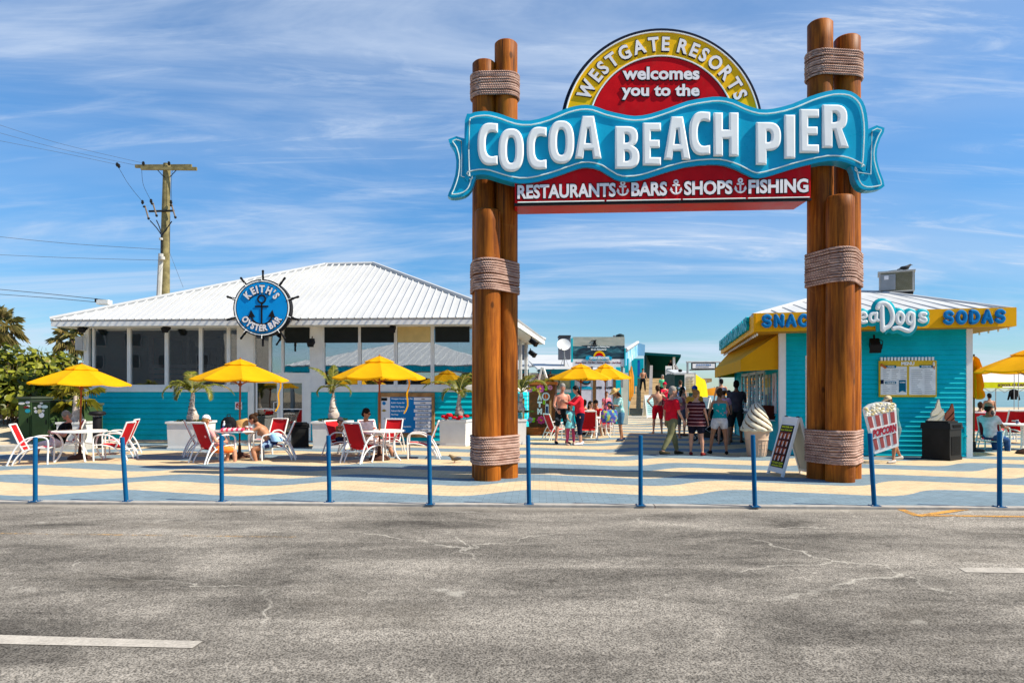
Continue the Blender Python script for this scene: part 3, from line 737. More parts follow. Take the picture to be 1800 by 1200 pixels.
b = MB().use(TRIM); b.slab([(eL + .03, OFF + .06, zf + .02), (bLx, bLy, zf + .02), (bRx - .1, bRy, zf + .02), (eR - .06, OFF + .06, zf + .02)], -.02); b.build("soffit", rest)
# walls
dx0, dx1 = R.lx(440), R.lx(547)
b = MB().use(TEAL); siding(b, .12, R.lx(440), .06, zsill - .10, 0); siding(b, R.lx(547), Lr - .1, .06, zsill - .10, 0)
b.box(0, .1, .05, 8.2, 0, zt); b.box(.1, dx0, .03, .12, 0, zsill - .1); b.box(dx1, Lr - .1, .03, .12, 0, zsill - .1)
siding_side = Matrix.Translation((Lr, 0, 0)) @ Matrix.Rotation(atan2(bRy - OFF, bRx - eR), 4, 'Z'); siding(b, .1, 8.0, .06, zsill - .1, -.02, siding_side); b.build("wall", rest)
b = MB().use(TRIM)
b.box(-.03, .13, -.035, .10, 0, zt); b.box(Lr - .28, Lr + .02, -.035, .10, 0, zt)                 # corner boards
b.box(-.03, Lr + .02, -.03, .14, zt - .02, zf + .03)                                                         # head band
b.box(.13, R.lx(440), -.05, .14, zsill - .10, zsill + .08); b.box(R.lx(547), Lr, -.05, .14, zsill - .10, zsill + .08)
b.box(R.lx(420), R.lx(437), -.04, .12, zsill + .08, zt - .02); b.box(R.lx(437), R.lx(447), -.05, .12, 0, zt - .02); b.box(R.lx(547), R.lx(568), -.04, .12, zsill + .08, zt - .02)
b.box(R.lx(437), R.lx(547), -.02, .12, R.at(500, 672)[1], R.at(500, 657)[1])
b.box(R.lx(536), R.lx(547), -.05, .12, 0, R.at(500, 657)[1])
b.build("trim_boards", rest)
b = MB().use(TRIM)
for k in range(5): b.box(.12 + k * 1.7, .20 + k * 1.7, -.05, .0, .5, zt, siding_side)
b.box(.0, 8, -.03, .02, zsill - .1, zsill + .05, siding_side); b.box(0, 8, -.04, .02, zt - .1, zf, siding_side); b.build("side_frame", rest)
b = MB().use(GLASS); b.box(.1, 7.9, .01, .02, zsill + .05, zt - .1, siding_side); b.build("side_glazing", rest)
def window(x0, x1, z0, z1, fw=.05, kids=(), y=.02, gm=None):
    b = MB().use(TRIM); b.box(x0, x0 + fw, y - .05, y + .06, z0, z1); b.box(x1 - fw, x1, y - .05, y + .06, z0, z1); b.box(x0 + fw, x1 - fw, y - .05, y + .06, z0, z0 + fw); b.box(x0 + fw, x1 - fw, y - .05, y + .06, z1 - fw, z1)
    o = b.build("window", rest); g = MB().use(gm or GLASS); g.box(x0 + fw - .01, x1 - fw + .01, y, y + .012, z0 + fw - .01, z1 - fw + .01); g.build("pane", o); return o
zw0, zw1 = zsill + .08, zt - .02
for a, c in ((163, 227), (227, 293), (293, 353), (353, 402), (402, 420), (568, 632), (632, 695.5), (695.5, 760), (760, 852)):
    window(R.lx(a) + .002, R.lx(c) - .002, zw0, zw1)
zd = R.at(500, 657)[1]
for a, c in ((447, 475), (475, 497), (497, 547)): window(R.lx(a) + .002, R.lx(c) - .002, zd, zw1, .035)
b = MB().use(TOPBAND)
for a, c in ((502, 545), (571, 630), (635, 693), (765, 825)): b = MB().use(TOPBAND); b.box(R.lx(a), R.lx(c), -.045, -.033, R.at(600, 602)[1], zw1 - .02); b.build("window_band", rest)  # dark bands across the window tops, just outside the glass
b = MB().use(M_(205, 180, 120)); b.box(R.lx(699), R.lx(757), -.045, -.033, R.at(600, 602)[1], zw1 - .02); tag(b.build("window_band", rest), "pale yellow band")
for a, c, hs in ((449, 492, 1), (492, 536, 0)):
    x0, x1 = R.lx(a) + .01, R.lx(c) - .005; z1 = R.at(500, 668)[1]; b = MB().use(WMETAL); fw = .085
    b.box(x0, x0 + fw * (.6 if hs else 1), -.01, .05, .03, z1); b.box(x1 - fw, x1, -.01, .05, .03, z1); b.box(x0, x1, -.008, .048, .03, .24); b.box(x0, x1, -.008, .048, z1 - .09, z1); b.box(x0, x1, -.006, .046, 1.02, 1.05)
    o = b.build("door", rest); g = MB().use(GLASSD); g.box(x0 + .04, x1 - .04, .015, .025, .2, z1 - .05); g.build("pane", o)
    if hs:
        h = MB().use(WMETAL); zz = R.at(490, 715)[1]; h.tube([(x1 - .04, -.01, zz + .16), (x1 - .05, -.07, zz + .16), (x1 - .16, -.08, zz + .14), (x1 - .16, -.08, zz - .14), (x1 - .05, -.07, zz - .16), (x1 - .04, -.01, zz - .16)], .014, 6); h.build("handle", o)
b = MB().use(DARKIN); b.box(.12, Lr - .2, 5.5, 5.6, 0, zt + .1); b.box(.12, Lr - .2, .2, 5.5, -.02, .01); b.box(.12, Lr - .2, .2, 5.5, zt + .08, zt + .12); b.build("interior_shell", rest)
b = MB().use(M_(150, 140, 125)); 
for k in range(9): x = .9 + k * 1.4; b.box(x, x + .9, 3.6 + (k % 3) * .4, 4.2 + (k % 3) * .4, 0, .95 + .2 * (k % 2)); b.box(x + .2, x + .5, 5.2, 5.45, 1.2, 2.2)
b.use(M_(90, 70, 55)); 
for k in range(12): x = .5 + k * 1.05; b.lathe([(.02, 0), (.03, .72), (.36, .74), (.36, .77)], 10, Matrix.Translation((x, 1.6 + (k % 2) * .7, 0)))
b.v = [(x, y, z + .9) for x, y, z in b.v]; b.use(M_(190, 190, 185)); b.tube([(R.lx(300), 1.6, 3.25), (R.lx(430), 1.8, 3.2), (R.lx(620), 1.6, 3.22)], .16, 10); [b.box(R.lx(q), R.lx(q) + .12, 2.2, 2.32, 0, 3.5) for q in (190, 262, 322, 380, 520, 610, 680, 790)]; b.build("interior_furniture", rest)
b = MB().use(M_(205, 205, 200))
for k in range(4): x = R.lx(236) + k * .0; b.box(R.lx(232), R.lx(350), .9, .94, 1.84 + k * .17, 1.96 + k * .17)
b.build("bench_slats", rest)
b = MB().use(CONC); b.box(-.05, Lr + .02, -.06, .3, -.1, .055); b.build("plinth", rest)
b = MB().use(GREYC); x, z = R.at(146, 604); b.box(x - .12, x + .12, -.20, .12, z - .21, z + .21); b.use(TRIM).box(x + .03, x + .14, -.17, .1, z - .23, z + .23)
tag(b.build("wall_speaker", loc=None), None); o = bpy.data.objects["wall_speaker"]; o.location = R.o; o.rotation_euler = (0, 0, R.ang); tag(o, "light grey speaker box fixed to the outer end wall of the restaurant", "speaker")
# floodlights under the eaves
def flood_mb(L=.16):
    b = MB().use(BLACK); b.box(-.08, .08, -L, L * .4, -.07, .07, Matrix.Rotation(radians(35), 4, 'X')); b.box(-.095, .095, -L - .02, -L, -.085, .085, Matrix.Rotation(radians(35), 4, 'X'))
    for i in range(5): b.box(-.07, .07, L * .4 + .0, L * .4 + .03, -.06 + i * .027, -.05 + i * .027, Matrix.Rotation(radians(35), 4, 'X'))
    b.tube([(0, 0, .05), (0, .05, .16)], .018, 6); return b
def flood(loc, rz, label, group, sc_=1., cable=None):
    r = thing("floodlight", loc, label, "floodlight", group, rz); r.scale = (sc_,) * 3; flood_mb().build("lamp_head", r)
    if cable: c = MB().use(BLACK); c.tube([Vector(p) for p in cable], .008, 5); c.build("cable", r)
    return r
for px, lab in ((146, "black floodlight at the left end of the restaurant eaves"), (292, "black floodlight under the eaves left of the round wheel sign"), (547, "black floodlight low beside the upper panes over the door"), (690, "black floodlight under the eaves above the right-hand yellow parasol")):
    zz = 575 if px != 547 else 600; x, z = R.at(px, zz, -.45); flood(R.w(x, -.40, z), R.ang, lab, "floodlights on the restaurant")
for (px, py, Y, lab) in ((936, 600, 22.6, "black floodlight nearest under the right eave of the restaurant"), (934, 620, 25.0, "farther black floodlight on the side wall of the restaurant")):
    flood(P(px, py, Y), radians(60), lab, "floodlights on the restaurant", 1.05)
b = MB().use(BLACK); pts = []
for i in range(30): x = R.lx(150) + (R.lx(830) - R.lx(150)) * i / 29; pts.append(R.w(x, -.34, zt + .03 + .02 * sin(i * 1.9)))
b.tube(pts, .014, 5); tag(b.build("string_cable"), "thin black cable running along under the restaurant eaves", "cable")
# ship's wheel sign
Yw = 20.05; kw = Yw / F; wc = P(460, 541, Yw)
ws = thing("wheel_sign", wc - Vector((0, 0, 1.15)), "round blue ship wheel sign with a black anchor in front of the restaurant eaves", "sign")
def wbuild(b, n, par=ws, **k): return b.build(n, par, world=True, **k)
def circ(R_, n=56): return [(wc.x + R_ * cos(2 * pi * i / n), wc.z + R_ * sin(2 * pi * i / n)) for i in range(n)]
b = MB().use(BLACK); b.prism([circ(50.5 * kw)], Yw + .02, Yw + .26); wbuild(b, "rim")
b = MB().use(LETW); b.prism([circ(48.3 * kw), circ(46.3 * kw)], Yw + .005, Yw + .03); wbuild(b, "rim_line")
b = MB().use(mk("wheel_sign_blue", (.004, .28, .70, 1), .35, var=.05)); b.prism([circ(44.6 * kw)], Yw + .008, Yw + .03); face = wbuild(b, "face")
b = MB().use(BLACK); anchor(b, wc.x, wc.z - 29 * kw, 51 * kw, Yw - .004, 1.5 * kw, .35)
wbuild(b, "anchor_mark", face)
b = MB().use(BLACK); text_arc(b, "KEITH'S", wc.x, wc.z, 24.5 * kw, -60, 60, 17.5 * kw, Yw - .002, None, .10, .006); wbk = b; b = MB().use(BLACK); text_arc(b, "OYSTER BAR", wc.x, wc.z, 42.6 * kw, 243, 117, 15.5 * kw, Yw - .002, None, .10, .006, inside=True)
wbk.use(LETG); b.use(LETG); text_arc(wbk, "KEITH'S", wc.x, wc.z, 26.5 * kw, -59.5, 59.5, 14 * kw, Yw - .010, None, .045, .010); text_arc(b, "OYSTER BAR", wc.x, wc.z, 41.0 * kw, 242.5, 117.5, 12.5 * kw, Yw - .010, None, .045, .010, inside=True)
wbuild(b, "lettering", face); wbuild(wbk, "lettering", face)
for i in range(10):
    if i == 5: a = radians(180)
    else: a = radians(i * 36)
    d = Vector((sin(a), 0, cos(a))); b = MB().use(BLACK); c0 = wc + Vector((0, .10, 0))
    rs = [(49, 1.9), (52, 2.6), (55, 3.1), (58, 2.2), (62, 2.3), (66, 2.9), (67.5, 1.5)]
    b.tube([c0 + d * r * kw for r, _ in rs], [t * kw * .8 for _, t in rs], 8); b.use(LETW); b.tube([c0 - Vector((0, .10, 0)) + d * 47 * kw, c0 - Vector((0, .11, 0)) + d * 54 * kw], .6 * kw, 5); wbuild(b, "spoke_handle")
b = MB().use(DARKM)
for dx in (-.35, .35): b.tube([wc + Vector((dx, .24, .1)), wc + Vector((dx, .62, .1))], .025, 6)
wbuild(b, "mounting_bar")
# no-smoking plate
x, z = R.at(419.5, 713, -.03); o = thing("no_smoking_sign", R.w(x, -.03, z - .12), "small square white no smoking plate on the teal wall beside the door", "sign", rz=R.ang)
b = MB().use(WHITE); b.box(-.11, .11, -.012, 0, 0, .24); b.build("plate", o)
b = MB().use(M_(190, 30, 30)); b.prism([[(.085 * cos(t * .3142), .13 + .085 * sin(t * .3142)) for t in range(20)], [(.058 * cos(t * .3142), .13 + .058 * sin(t * .3142)) for t in range(20)]], -.02, -.011); b.prism([[(-.06, .175), (-.045, .19), (.06, .085), (.045, .07)]], -.021, -.012); b.use(BLACK).box(-.05, .04, -.018, -.0115, .122, .138); b.build("symbol", o)
# opening-hours board
Rb = -.06
def hb(px, py): return R.at(px, py, Rb)
x0, z1 = hb(665, 690); x1, z0 = hb(764, 768)
hbd = thing("hours_board", R.w(x0, Rb, z0), "blue opening hours board in a wooden frame with white time slots", "notice board", rz=R.ang)
def hl(b): b.v = [(x - x0, y, z - z0) for x, y, z in b.v]; return b
b = MB().use(LWOOD); W_, H_ = x1 - x0, z1 - z0; b.box(0, W_, -.05, .04, 0, .09); b.box(0, W_, -.05, .04, H_ - .13, H_); b.box(0, .09, -.052, .04, .09, H_ - .13); b.box(W_ - .09, W_, -.052, .04, .09, H_ - .13); b.box(.02, W_ - .02, .0, .035, .02, H_ - .02); b.build("wooden_frame", hbd)
b = MB().use(LETG); a, c = hb(669, 758), hb(686, 697); b.box(a[0], c[0], -.03, -.005, a[1], c[1]); 
hl(b).build("logo_panel", hbd)
b = MB().use(BLACK); a, c = hb(670.5, 704), hb(681, 699); b.box(a[0], c[0], -.036, -.029, a[1], c[1]); b.use(BLUEL); a = hb(675.5, 708.5); b.prism([[(a[0] + .055 * cos(t * .4), a[1] + .055 * sin(t * .4)) for t in range(16)]], -.036, -.029)
b.use(M_(150, 130, 60)); a = hb(675.5, 721.5); b.prism([[(a[0] - .08, a[1]), (a[0], a[1] - .035), (a[0] + .08, a[1]), (a[0], a[1] + .05)]], -.036, -.029); b.use(GREYC); a = hb(676.5, 735); b.prism([[(a[0] - .04, a[1] - .03), (a[0] + .04, a[1] - .03), (a[0], a[1] + .04)]], -.036, -.029); hl(b).build("small_logos", hbd)
b = MB().use(mk("hours_board_blue", (.008, .20, .50, 1), .45, var=.05)); a, c = hb(686, 760), hb(760, 697); b.box(a[0], c[0], -.028, -.004, a[1], c[1]); hl(b).build("panel", hbd)
rows = [("Westgate Cocoa Beach Pier", 700.8, 726, "OPEN"), ("Keith's Oyster Bar", 707.8, 712, "CLOSED"), ("Rikki Tiki Tavern", 714.5, 711, "11 AM to 11 PM"), ("Pelican's Bar & Grill", 721.5, 715, "10:30 AM to 10 PM"), ("Sea Dogs", 728.3, 701, "11 AM to 5 PM"), ("The Boardwalk Bar", 735.2, 714, "11 AM to 10 PM"), ("The Pier Shop", 742.3, 707, "9 AM to 9 PM"), ("Ocean Photo Souvenirs", 749, 723, "9 AM to 6 PM"), ("Beach Rentals", 756, 723, "11 AM to 5 PM")]
b = MB().use(LETW)
for st, y, xe, _ in rows: a, c = hb(688, y + 1.7), hb(xe, y - 1.6); text_fit(b, st, a[0], c[0], a[1], c[1], -.028, None, .03, .005, keep=True, align='l')
hl(b).build("place_names", hbd)
for i, (st, y, xe, tm) in enumerate(rows):
    a, c = hb(728 + (2.5 if i in (2, 4, 6, 7) else 0), y + 2.7), hb(760 - (3 if i in (2, 4, 6, 7) else 0), y - 2.5); b = MB().use(LETG); b.box(a[0], c[0], -.045, -.028, a[1], c[1])
    b.use(BLACK); m = (a[0] + c[0]) / 2; w = min(.42, .035 * len(tm)) / 1.0; text_fit(b, tm, m - w / 2 * .8, m + w / 2 * .8, a[1] + .028, c[1] - .028, -.045, None, .03, .004); hl(b).build("time_slot", hbd)

# ---------------------------------------------------------------- the snack building on the right
K = Fac(1372, 17.1, 1707, 16.55)
snack = thing("snack_building", K.o, "teal clapboard snack kiosk with a bright yellow fascia and pale metal roof", "building", rz=K.ang)
Lk = K.L; zk = 3.30
sd = Vector((8.35, 25.5, 0)) - Vector((K.o.x, K.o.y, 0)); slen = sd.length
sx, sy = sd.normalized().dot(K.d), sd.normalized().dot(K.n)
MS = Matrix(((-sx, -sy * -1, 0, 0), (-sy, sx * -1, 0, 0), (0, 0, 1, 0), (0, 0, 0, 1)))       # side wall frame: -x runs away along the side, facing left
MS = Matrix(((-sx, sy, 0, 0), (-sy, -sx, 0, 0), (0, 0, 1, 0), (0, 0, 0, 1)))
b = MB().use(TEAL); siding(b, .1, Lk - .1, .02, zk, 0, pitch=.118); siding(b, -slen, -.06, .02, zk, 0, MS, pitch=.118)
b.box(.05, Lk - .05, .03, .1, 0, zk); b.build("wall", snack)
b = MB().use(TEAL); b.box(Lk - .1, Lk - .02, .05, 8.4, 0, zk); b.box(.5, Lk - .05, 8.3, 8.4, 0, zk); b.build("wall", snack)
b = MB().use(WHITE); b.box(-.04, .12, -.035, .06, 0, zk); b.box(-.14, -.0, -.03, .02, 0, zk, MS); b.build("corner_board", snack); b = MB().use(WHITE); b.box(Lk - .12, Lk + .02, -.035, .08, 0, zk); b.build("corner_board", snack)
xa, za = K.at(1416, 625, -.03); xb, _ = K.at(1423, 625, -.03); b = MB().use(WHITE); b.box(xa, xb, -.04, .03, 0, za); b.box(xb, xb + .9, -.04, .03, za - .08, za); b.box(xb + .9, xb + .98, -.04, .03, 0, za); b.box(xb, xb + .9, -.012, .02, .03, za - .08); b.build("door", snack)
# fascia corners from the picture, kept where they stand
def kl(v): d = v - K.o; return Vector((d.dot(K.d), d.dot(K.n), v.z))
f1t, f1b = kl(P(1325, 550.5, 16.45)), kl(P(1325, 583, 16.45)); f2t, f2b = kl(P(1787, 540, 15.95)), kl(P(1787, 573, 15.95))
f0t, f0b = kl(P(1267, 598.5, 25.3)), kl(P(1267, 622, 25.3)); f3t = kl(Vector((13.6, 24.6, f2t.z))); f3b = kl(Vector((13.6, 24.6, f2b.z)))
b = MB().use(YEL)
def fpanel(at, ab, ct, cb, t=.05):
    d = (ct - at); n = Vector((-d.y, d.x, 0)).normalized() * t; b.hexa([ab, cb, cb + n, ab + n, at, ct, ct + n, at + n])
fpanel(f1t, f1b, f2t, f2b); fpanel(f0t, f0b, f1t, f1b); fpanel(f2t, f2b, f3t, f3b); b.build("fascia", snack)
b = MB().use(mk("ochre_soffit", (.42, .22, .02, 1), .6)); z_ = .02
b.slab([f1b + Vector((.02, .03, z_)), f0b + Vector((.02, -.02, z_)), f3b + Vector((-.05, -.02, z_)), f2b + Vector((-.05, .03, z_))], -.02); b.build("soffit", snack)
b = MB().use(ROOFW); rp1 = kl(P(1470, 512.5, 20.4)); rp2 = kl(P(1548, 513.5, 20.2)); dn = Vector((0, .06, -.04))
hip_roof(b, f1t + dn, f2t + Vector((-.03, .06, -.04)), rp1, rp2, f0t + Vector((.05, 0, -.04)), f3t + Vector((-.05, 0, -.04)), rib=.42, ribh=.03, ribw=.012)
d_ = f1t - f0t; rf = b.build("roof", snack)
b = MB().use(GREYM)      # dark standing seams on the left slope
for i in range(18):
    t = (i + .5) / 18; p = f1t + dn + (f0t - f1t) * t; m_ = rp1 * .999; q = p + (m_ - p) * (1 - abs(t - .45) * 1.0) ; 
    b.tube([p + Vector((0, 0, .02)), q + Vector((0, 0, .03))], .012, 4)
b.build("roof_seams", rf)
for a, c in ((f1t + dn, rp1), (f2t + dn, rp2), (rp1, rp2), (f0t + dn, rp1)): cap(rf, a, c, ROOFW, .05)
# letters on the fascia
MF = Matrix.Identity(4); fd = f2t - f1t; fl = fd.length; fu = fd.normalized(); fup = Vector((0, 0, 1)); fn = Vector((fu.y, -fu.x, 0)).normalized()
MF = Matrix(((fu.x, -fn.x, 0, f1b.x), (fu.y, -fn.y, 0, f1b.y), (fu.z, 0, 1, f1b.z), (0, 0, 0, 1)))
def fpx(px, py):      # picture -> fascia face coordinates
    x = 0
    wo = K.w(f1b.x, f1b.y, 0); wd = K.d * fu.x + K.n * fu.y; k = (px - CX) / F; x = (wo.y * k - wo.x) / (wd.x - wd.y * k); Y = wo.y + wd.y * x
    return x, EYE + (HOR - py) / F * Y - f1b.z - fu.z * x
def letters(word, px0, px1, py0, py1, slope, r, name, m):
    b = MB().use(m); n = len(word); adv = (px1 - px0) / n
    for i, ch in enumerate(word):
        a = fpx(px0 + i * adv - adv * .02, py1 + slope * i); c = fpx(px0 + (i + 1) * adv - adv * .06, py0 + slope * i); stroke_letter(b, ch, a[0] + r, c[0] - r, a[1] + r, c[1] - r, -.05, r, MF, .8)
    return b.build(name, snack)
letters("SNACKS", 1337, 1465, 552, 577, -.35, .050, "raised_letters", BLUEL); letters("SODAS", 1655, 1768, 545, 572, -.6, .052, "raised_letters", BLUEL)
# the hand-drawn name board in the middle
def lg(pts): return [fpx(1500 + x / 12, 520 + y / 12) for x, y in pts]
strokes = [(lg([(-180, 430), (-60, 400), (-30, 500), (60, 420), (170, 490)]), .0, False)]
strokes = [(lg([(455, 270), (500, 190), (600, 175), (700, 240), (760, 380), (765, 520), (700, 640), (600, 700), (565, 730), (555, 600), (550, 420), (548, 240)]), .056, False),
  (lg([(920, 370), (985, 430), (990, 500), (960, 570), (920, 590), (875, 550), (865, 450)]), .050, True),
  (lg([(1140, 375), (1085, 430), (1080, 540), (1130, 590), (1185, 540), (1190, 420)]), .048, True),
  (lg([(1200, 400), (1205, 520), (1195, 650), (1130, 740), (1040, 735), (930, 690), (850, 680), (790, 700)]), .050, False),
  (lg([(1455, 395), (1400, 385), (1350, 405), (1360, 455), (1440, 490), (1460, 530), (1400, 555), (1330, 525)]), .044, False),
  (lg([(430, 395), (360, 385), (305, 430), (305, 510), (350, 550), (410, 520), (430, 420)]), .042, False), (lg([(435, 380), (430, 500), (470, 525)]), .042, False),
  (lg([(90, 480), (205, 450), (190, 385), (130, 375), (80, 430), (85, 520), (140, 565), (215, 555)]), .042, False),
  (lg([(10, 400), (-60, 360), (-120, 400), (-100, 450), (-20, 490), (0, 550), (-60, 600), (-140, 570)]), .05, False)]
b = MB().use(TEALT); w_ = MB().use(LETW)
for pts, r, cl in strokes:
    sp_ = smooth_path(pts, 5, cl); brush(w_, [(p.x, p.y) for p in sp_], r, -.14, MF, .6, cl)
for pts, r, cl in strokes:
    sp_ = smooth_path(pts, 3, cl); brush(b, [(p.x, p.y) for p in sp_], r + .075, -.085, MF, .30, cl, 10)
lf = [fpx(1500 + x / 12, 520 + y / 12) for x, y in ((500, 300), (700, 300), (760, 480), (600, 660), (520, 600))]; b.prism([lf], -.13, -.04, MF)
nb = b.build("name_board", snack); w_.build("script_lettering", nb)
# row of letters along the left fascia
sl_ = f1t - f0t; su = Vector((sl_.x, sl_.y, 0)).normalized(); sn = Vector((su.y, -su.x, 0)); MFS = Matrix(((su.x, -sn.x, 0, f0b.x), (su.y, -sn.y, 0, f0b.y), (0, 0, 1, f0b.z), (0, 0, 0, 1)))
b = MB().use(TEALT); LL = Vector((sl_.x, sl_.y, 0)).length
text_fit(b, "ICE CREAM FOUNTAIN DRINKS", .25, LL - .75, .11, .46, -.01, MFS, .05, .07, slope=(f1b.z - f0b.z) / LL); b.build("raised_letters", snack)
b = MB().use(LETW)
for i in range(26): p = f0b + (f1b - f0b) * ((i + .5) / 26) + Vector((.10, 0, -.05)); b.ell(tuple(p), .024, .024, .04, None, 8, 5)
for i in range(7): p = f2b + (f3b - f2b) * (i / 18.) + Vector((-.12, .1, -.05)); b.ell(tuple(p), .024, .024, .04, None, 8, 5)
b.build("bulb_string", snack)
# awning over the serving windows on the left side
def awn(px, py, Y): return kl(P(px, py, Y))
n0t, n0b, n1 = awn(1302, 632, 17.25), awn(1302, 652.5, 17.25), awn(1370, 586, 17.22); n2 = awn(1370, 649, 17.22)
g0t, g0b = awn(1256.5, 648, 25.0), awn(1256.5, 663.5, 25.0); g1 = awn(1296, 603, 25.4); g2 = awn(1296, 663, 25.4)
AWN = mk("yellow_awning_canvas", (.66, .33, .008, 1), .75, var=.05); b = MB().use(AWN)
b.slab([n0t, n0b, n2, n1], .02); b.slab([g0t, g0b, n0b, n0t], .02); b.slab([g0t, n0t, n1, g1], .02); b.slab([g1, g2, g0b, g0t], .02); b.build("awning", snack)
# serving windows, shelf and posters on the left side
def sw(d, y, z): return MS @ Vector((-d, y, z))
b = MB().use(WHITE)
for d0, d1 in ((2.1, 3.3), (3.5, 4.8), (5.0, 6.6)):
    for a in (d0, d1 - .07, (d0 + d1) / 2 - .03): b.box(-a - .07, -a, -.06, .03, 1.0, 2.1, MS)
    b.box(-d1, -d0, -.055, .03, 2.1, 2.18, MS); b.box(-d1, -d0, -.058, .03, .95, 1.02, MS)
b.build("serving_window_frames", snack)
b = MB().use(GLASSD)
for d0, d1 in ((2.1, 3.3), (3.5, 4.8), (5.0, 6.6)): b.box(-d1 + .04, -d0 - .04, -.03, -.02, 1.02, 2.1, MS)
b.build("pane", snack)
b = MB().use(M_(190, 165, 120)); b.box(-6.6, -2.1, .02, .05, 1.0, 2.1, MS); b.build("tan_counter_wall", snack)  # plain tan wall close behind the serving panes
b = MB().use(GREYM); b.box(-6.7, -1.9, -.38, .0, .92, .95, MS); b.build("serving_shelf", snack)
b = MB().use(M_(70, 28, 20)); b.box(-1.45, -.62, -.30, .0, .86, 1.22, MS); b.use(LETG).box(-1.5, -.6, -.34, .0, .82, .855, MS); b.build("napkin_counter", snack)
for d0, d1, z0, z1, col, lab in ((.38, .95, 1.02, 2.06, (205, 195, 195), "white poster with an ice cream cone"), (1.15, 1.45, 1.05, 2.05, (150, 150, 150), "narrow grey poster"), (1.6, 2.0, 1.0, 2.05, (205, 190, 150), "tan menu poster")):
    b = MB().use(M_(*col)); b.box(-d1, -d0, -.04, -.022, z0, z1, MS)
    if d0 < .5: b.use(M_(170, 120, 110)); b.prism([[(-.78, 1.75), (-.66, 1.32), (-.54, 1.75)]], -.05, -.041, MS); b.use(M_(205, 170, 160)); b.prism([[(-.66 + .14 * cos(t * .5), 1.82 + .17 * sin(t * .5)) for t in range(13)]], -.052, -.0425, MS)
    else: b.use(M_(185, 160, 80)); b.box(-d1 + .05, -d0 - .05, -.048, -.039, z1 - .35, z1 - .1, MS); b.use(M_(110, 120, 130)); b.box(-d1 + .05, -d0 - .05, -.048, -.039, z0 + .1, z0 + .5, MS)
    tag(b.build("poster", snack), lab)
# service box low on the front wall
x, z = K.at(1687, 760, -.03); b = MB().use(TEAL); b.box(x - .12, x + .05, -.10, -.02, .1, z); b.tube([(x + .1, -.05, .1), (x + .1, -.05, z + .15)], .025, 6); b.box(x - .18, x + .14, -.09, -.02, z - .1, z - .06); b.build("service_box", snack)
x, z = K.at(1537, 604, -.25); flood(K.w(x, -.25, z), radians(-20), "big black floodlight on the snack kiosk wall beneath the name board", None, 1.35, [(0.06, .1, .10), (.16, .16, .05), (.15, .2, -.08), (.05, .15, -.1)])
# AC unit on its roof
u = thing("roof_air_conditioner", P(1575, 521, 20.3), "grey air conditioning unit standing on the snack kiosk roof", "air conditioner", rz=radians(-28)); u.scale = (1.12, 1.12, 1.0)
b = MB().use(GREYC); b.box(-.40, .40, -.40, .40, .08, .66); b.box(-.43, .43, -.43, .43, .66, .70); b.use(DARKM).box(-.38, .38, -.38, .38, .0, .08); b.build("casing", u)
b = MB().use(mk("condenser_grille", (.13, .12, .06, 1), .6))
for i in range(16): z = .12 + i * .033; b.box(.402, .415, -.36, .36, z, z + .018); b.box(-.36 if i < 99 else 0, .36, -.415, -.402, z, z + .018)
b.build("grille", u)
b = MB().use(GREYM); b.box(-.36, -.02, -.425, -.41, .14, .60); b.use(LETG).box(-.28, -.18, -.432, -.42, .45, .56); b.build("access_panel", u)
b = MB().use(DARKM); b.lathe([(.02, .70), (.30, .70), (.30, .735), (.26, .74), (.02, .745)], 20); b.build("fan_guard", u)
def bird(loc, rz, label, s=1., col=(95, 92, 90)):
    o = thing("pigeon", loc, label, "bird", None, rz); o.scale = (s,) * 3; b = MB().use(M_(*col))
    b.loft([((0, -.13, .165), (.004, 0, 0), (0, 0, .004)), ((0, -.10, .17), (.028, 0, 0), (0, 0, .03)), ((0, -.07, .15), (.03, 0, 0), (0, .01, .035)), ((0, -.03, .11), (.055, 0, 0), (0, .02, .055)), ((0, .05, .095), (.06, 0, 0), (0, .01, .05)), ((0, .13, .08), (.03, 0, 0), (0, 0, .02)), ((0, .22, .065), (.028, 0, 0), (0, 0, .008))], 10)
    b.use(BLACK).loft([((0, -.125, .165), (.01, 0, 0), (0, 0, .01)), ((0, -.155, .155), (.002, 0, 0), (0, 0, .002))], 6); b.build("body", o)
    for s_ in (-1, 1): l = MB().use(M_(150, 80, 70)); l.tube([(.02 * s_, .02, .06), (.02 * s_, .01, .008)], .006, 5); l.tube([(.02 * s_, .02, .006), (.02 * s_, -.03, .005)], .006, 5); l.build("leg", o)
    for s_ in (-1, 1): w = MB().use(M_(70, 70, 72)); w.ell((.052 * s_, .06, .105), .012, .10, .035); w.build("wing", o)
bird(u.location + Vector((.28, -.05, .735)), radians(70), "small dark bird perched on the roof air conditioner", 1.1)
bird(GY(798, 15.2), radians(-60), "small brownish bird standing on the wavy paving left of the log post", 1.0, (120, 105, 80))
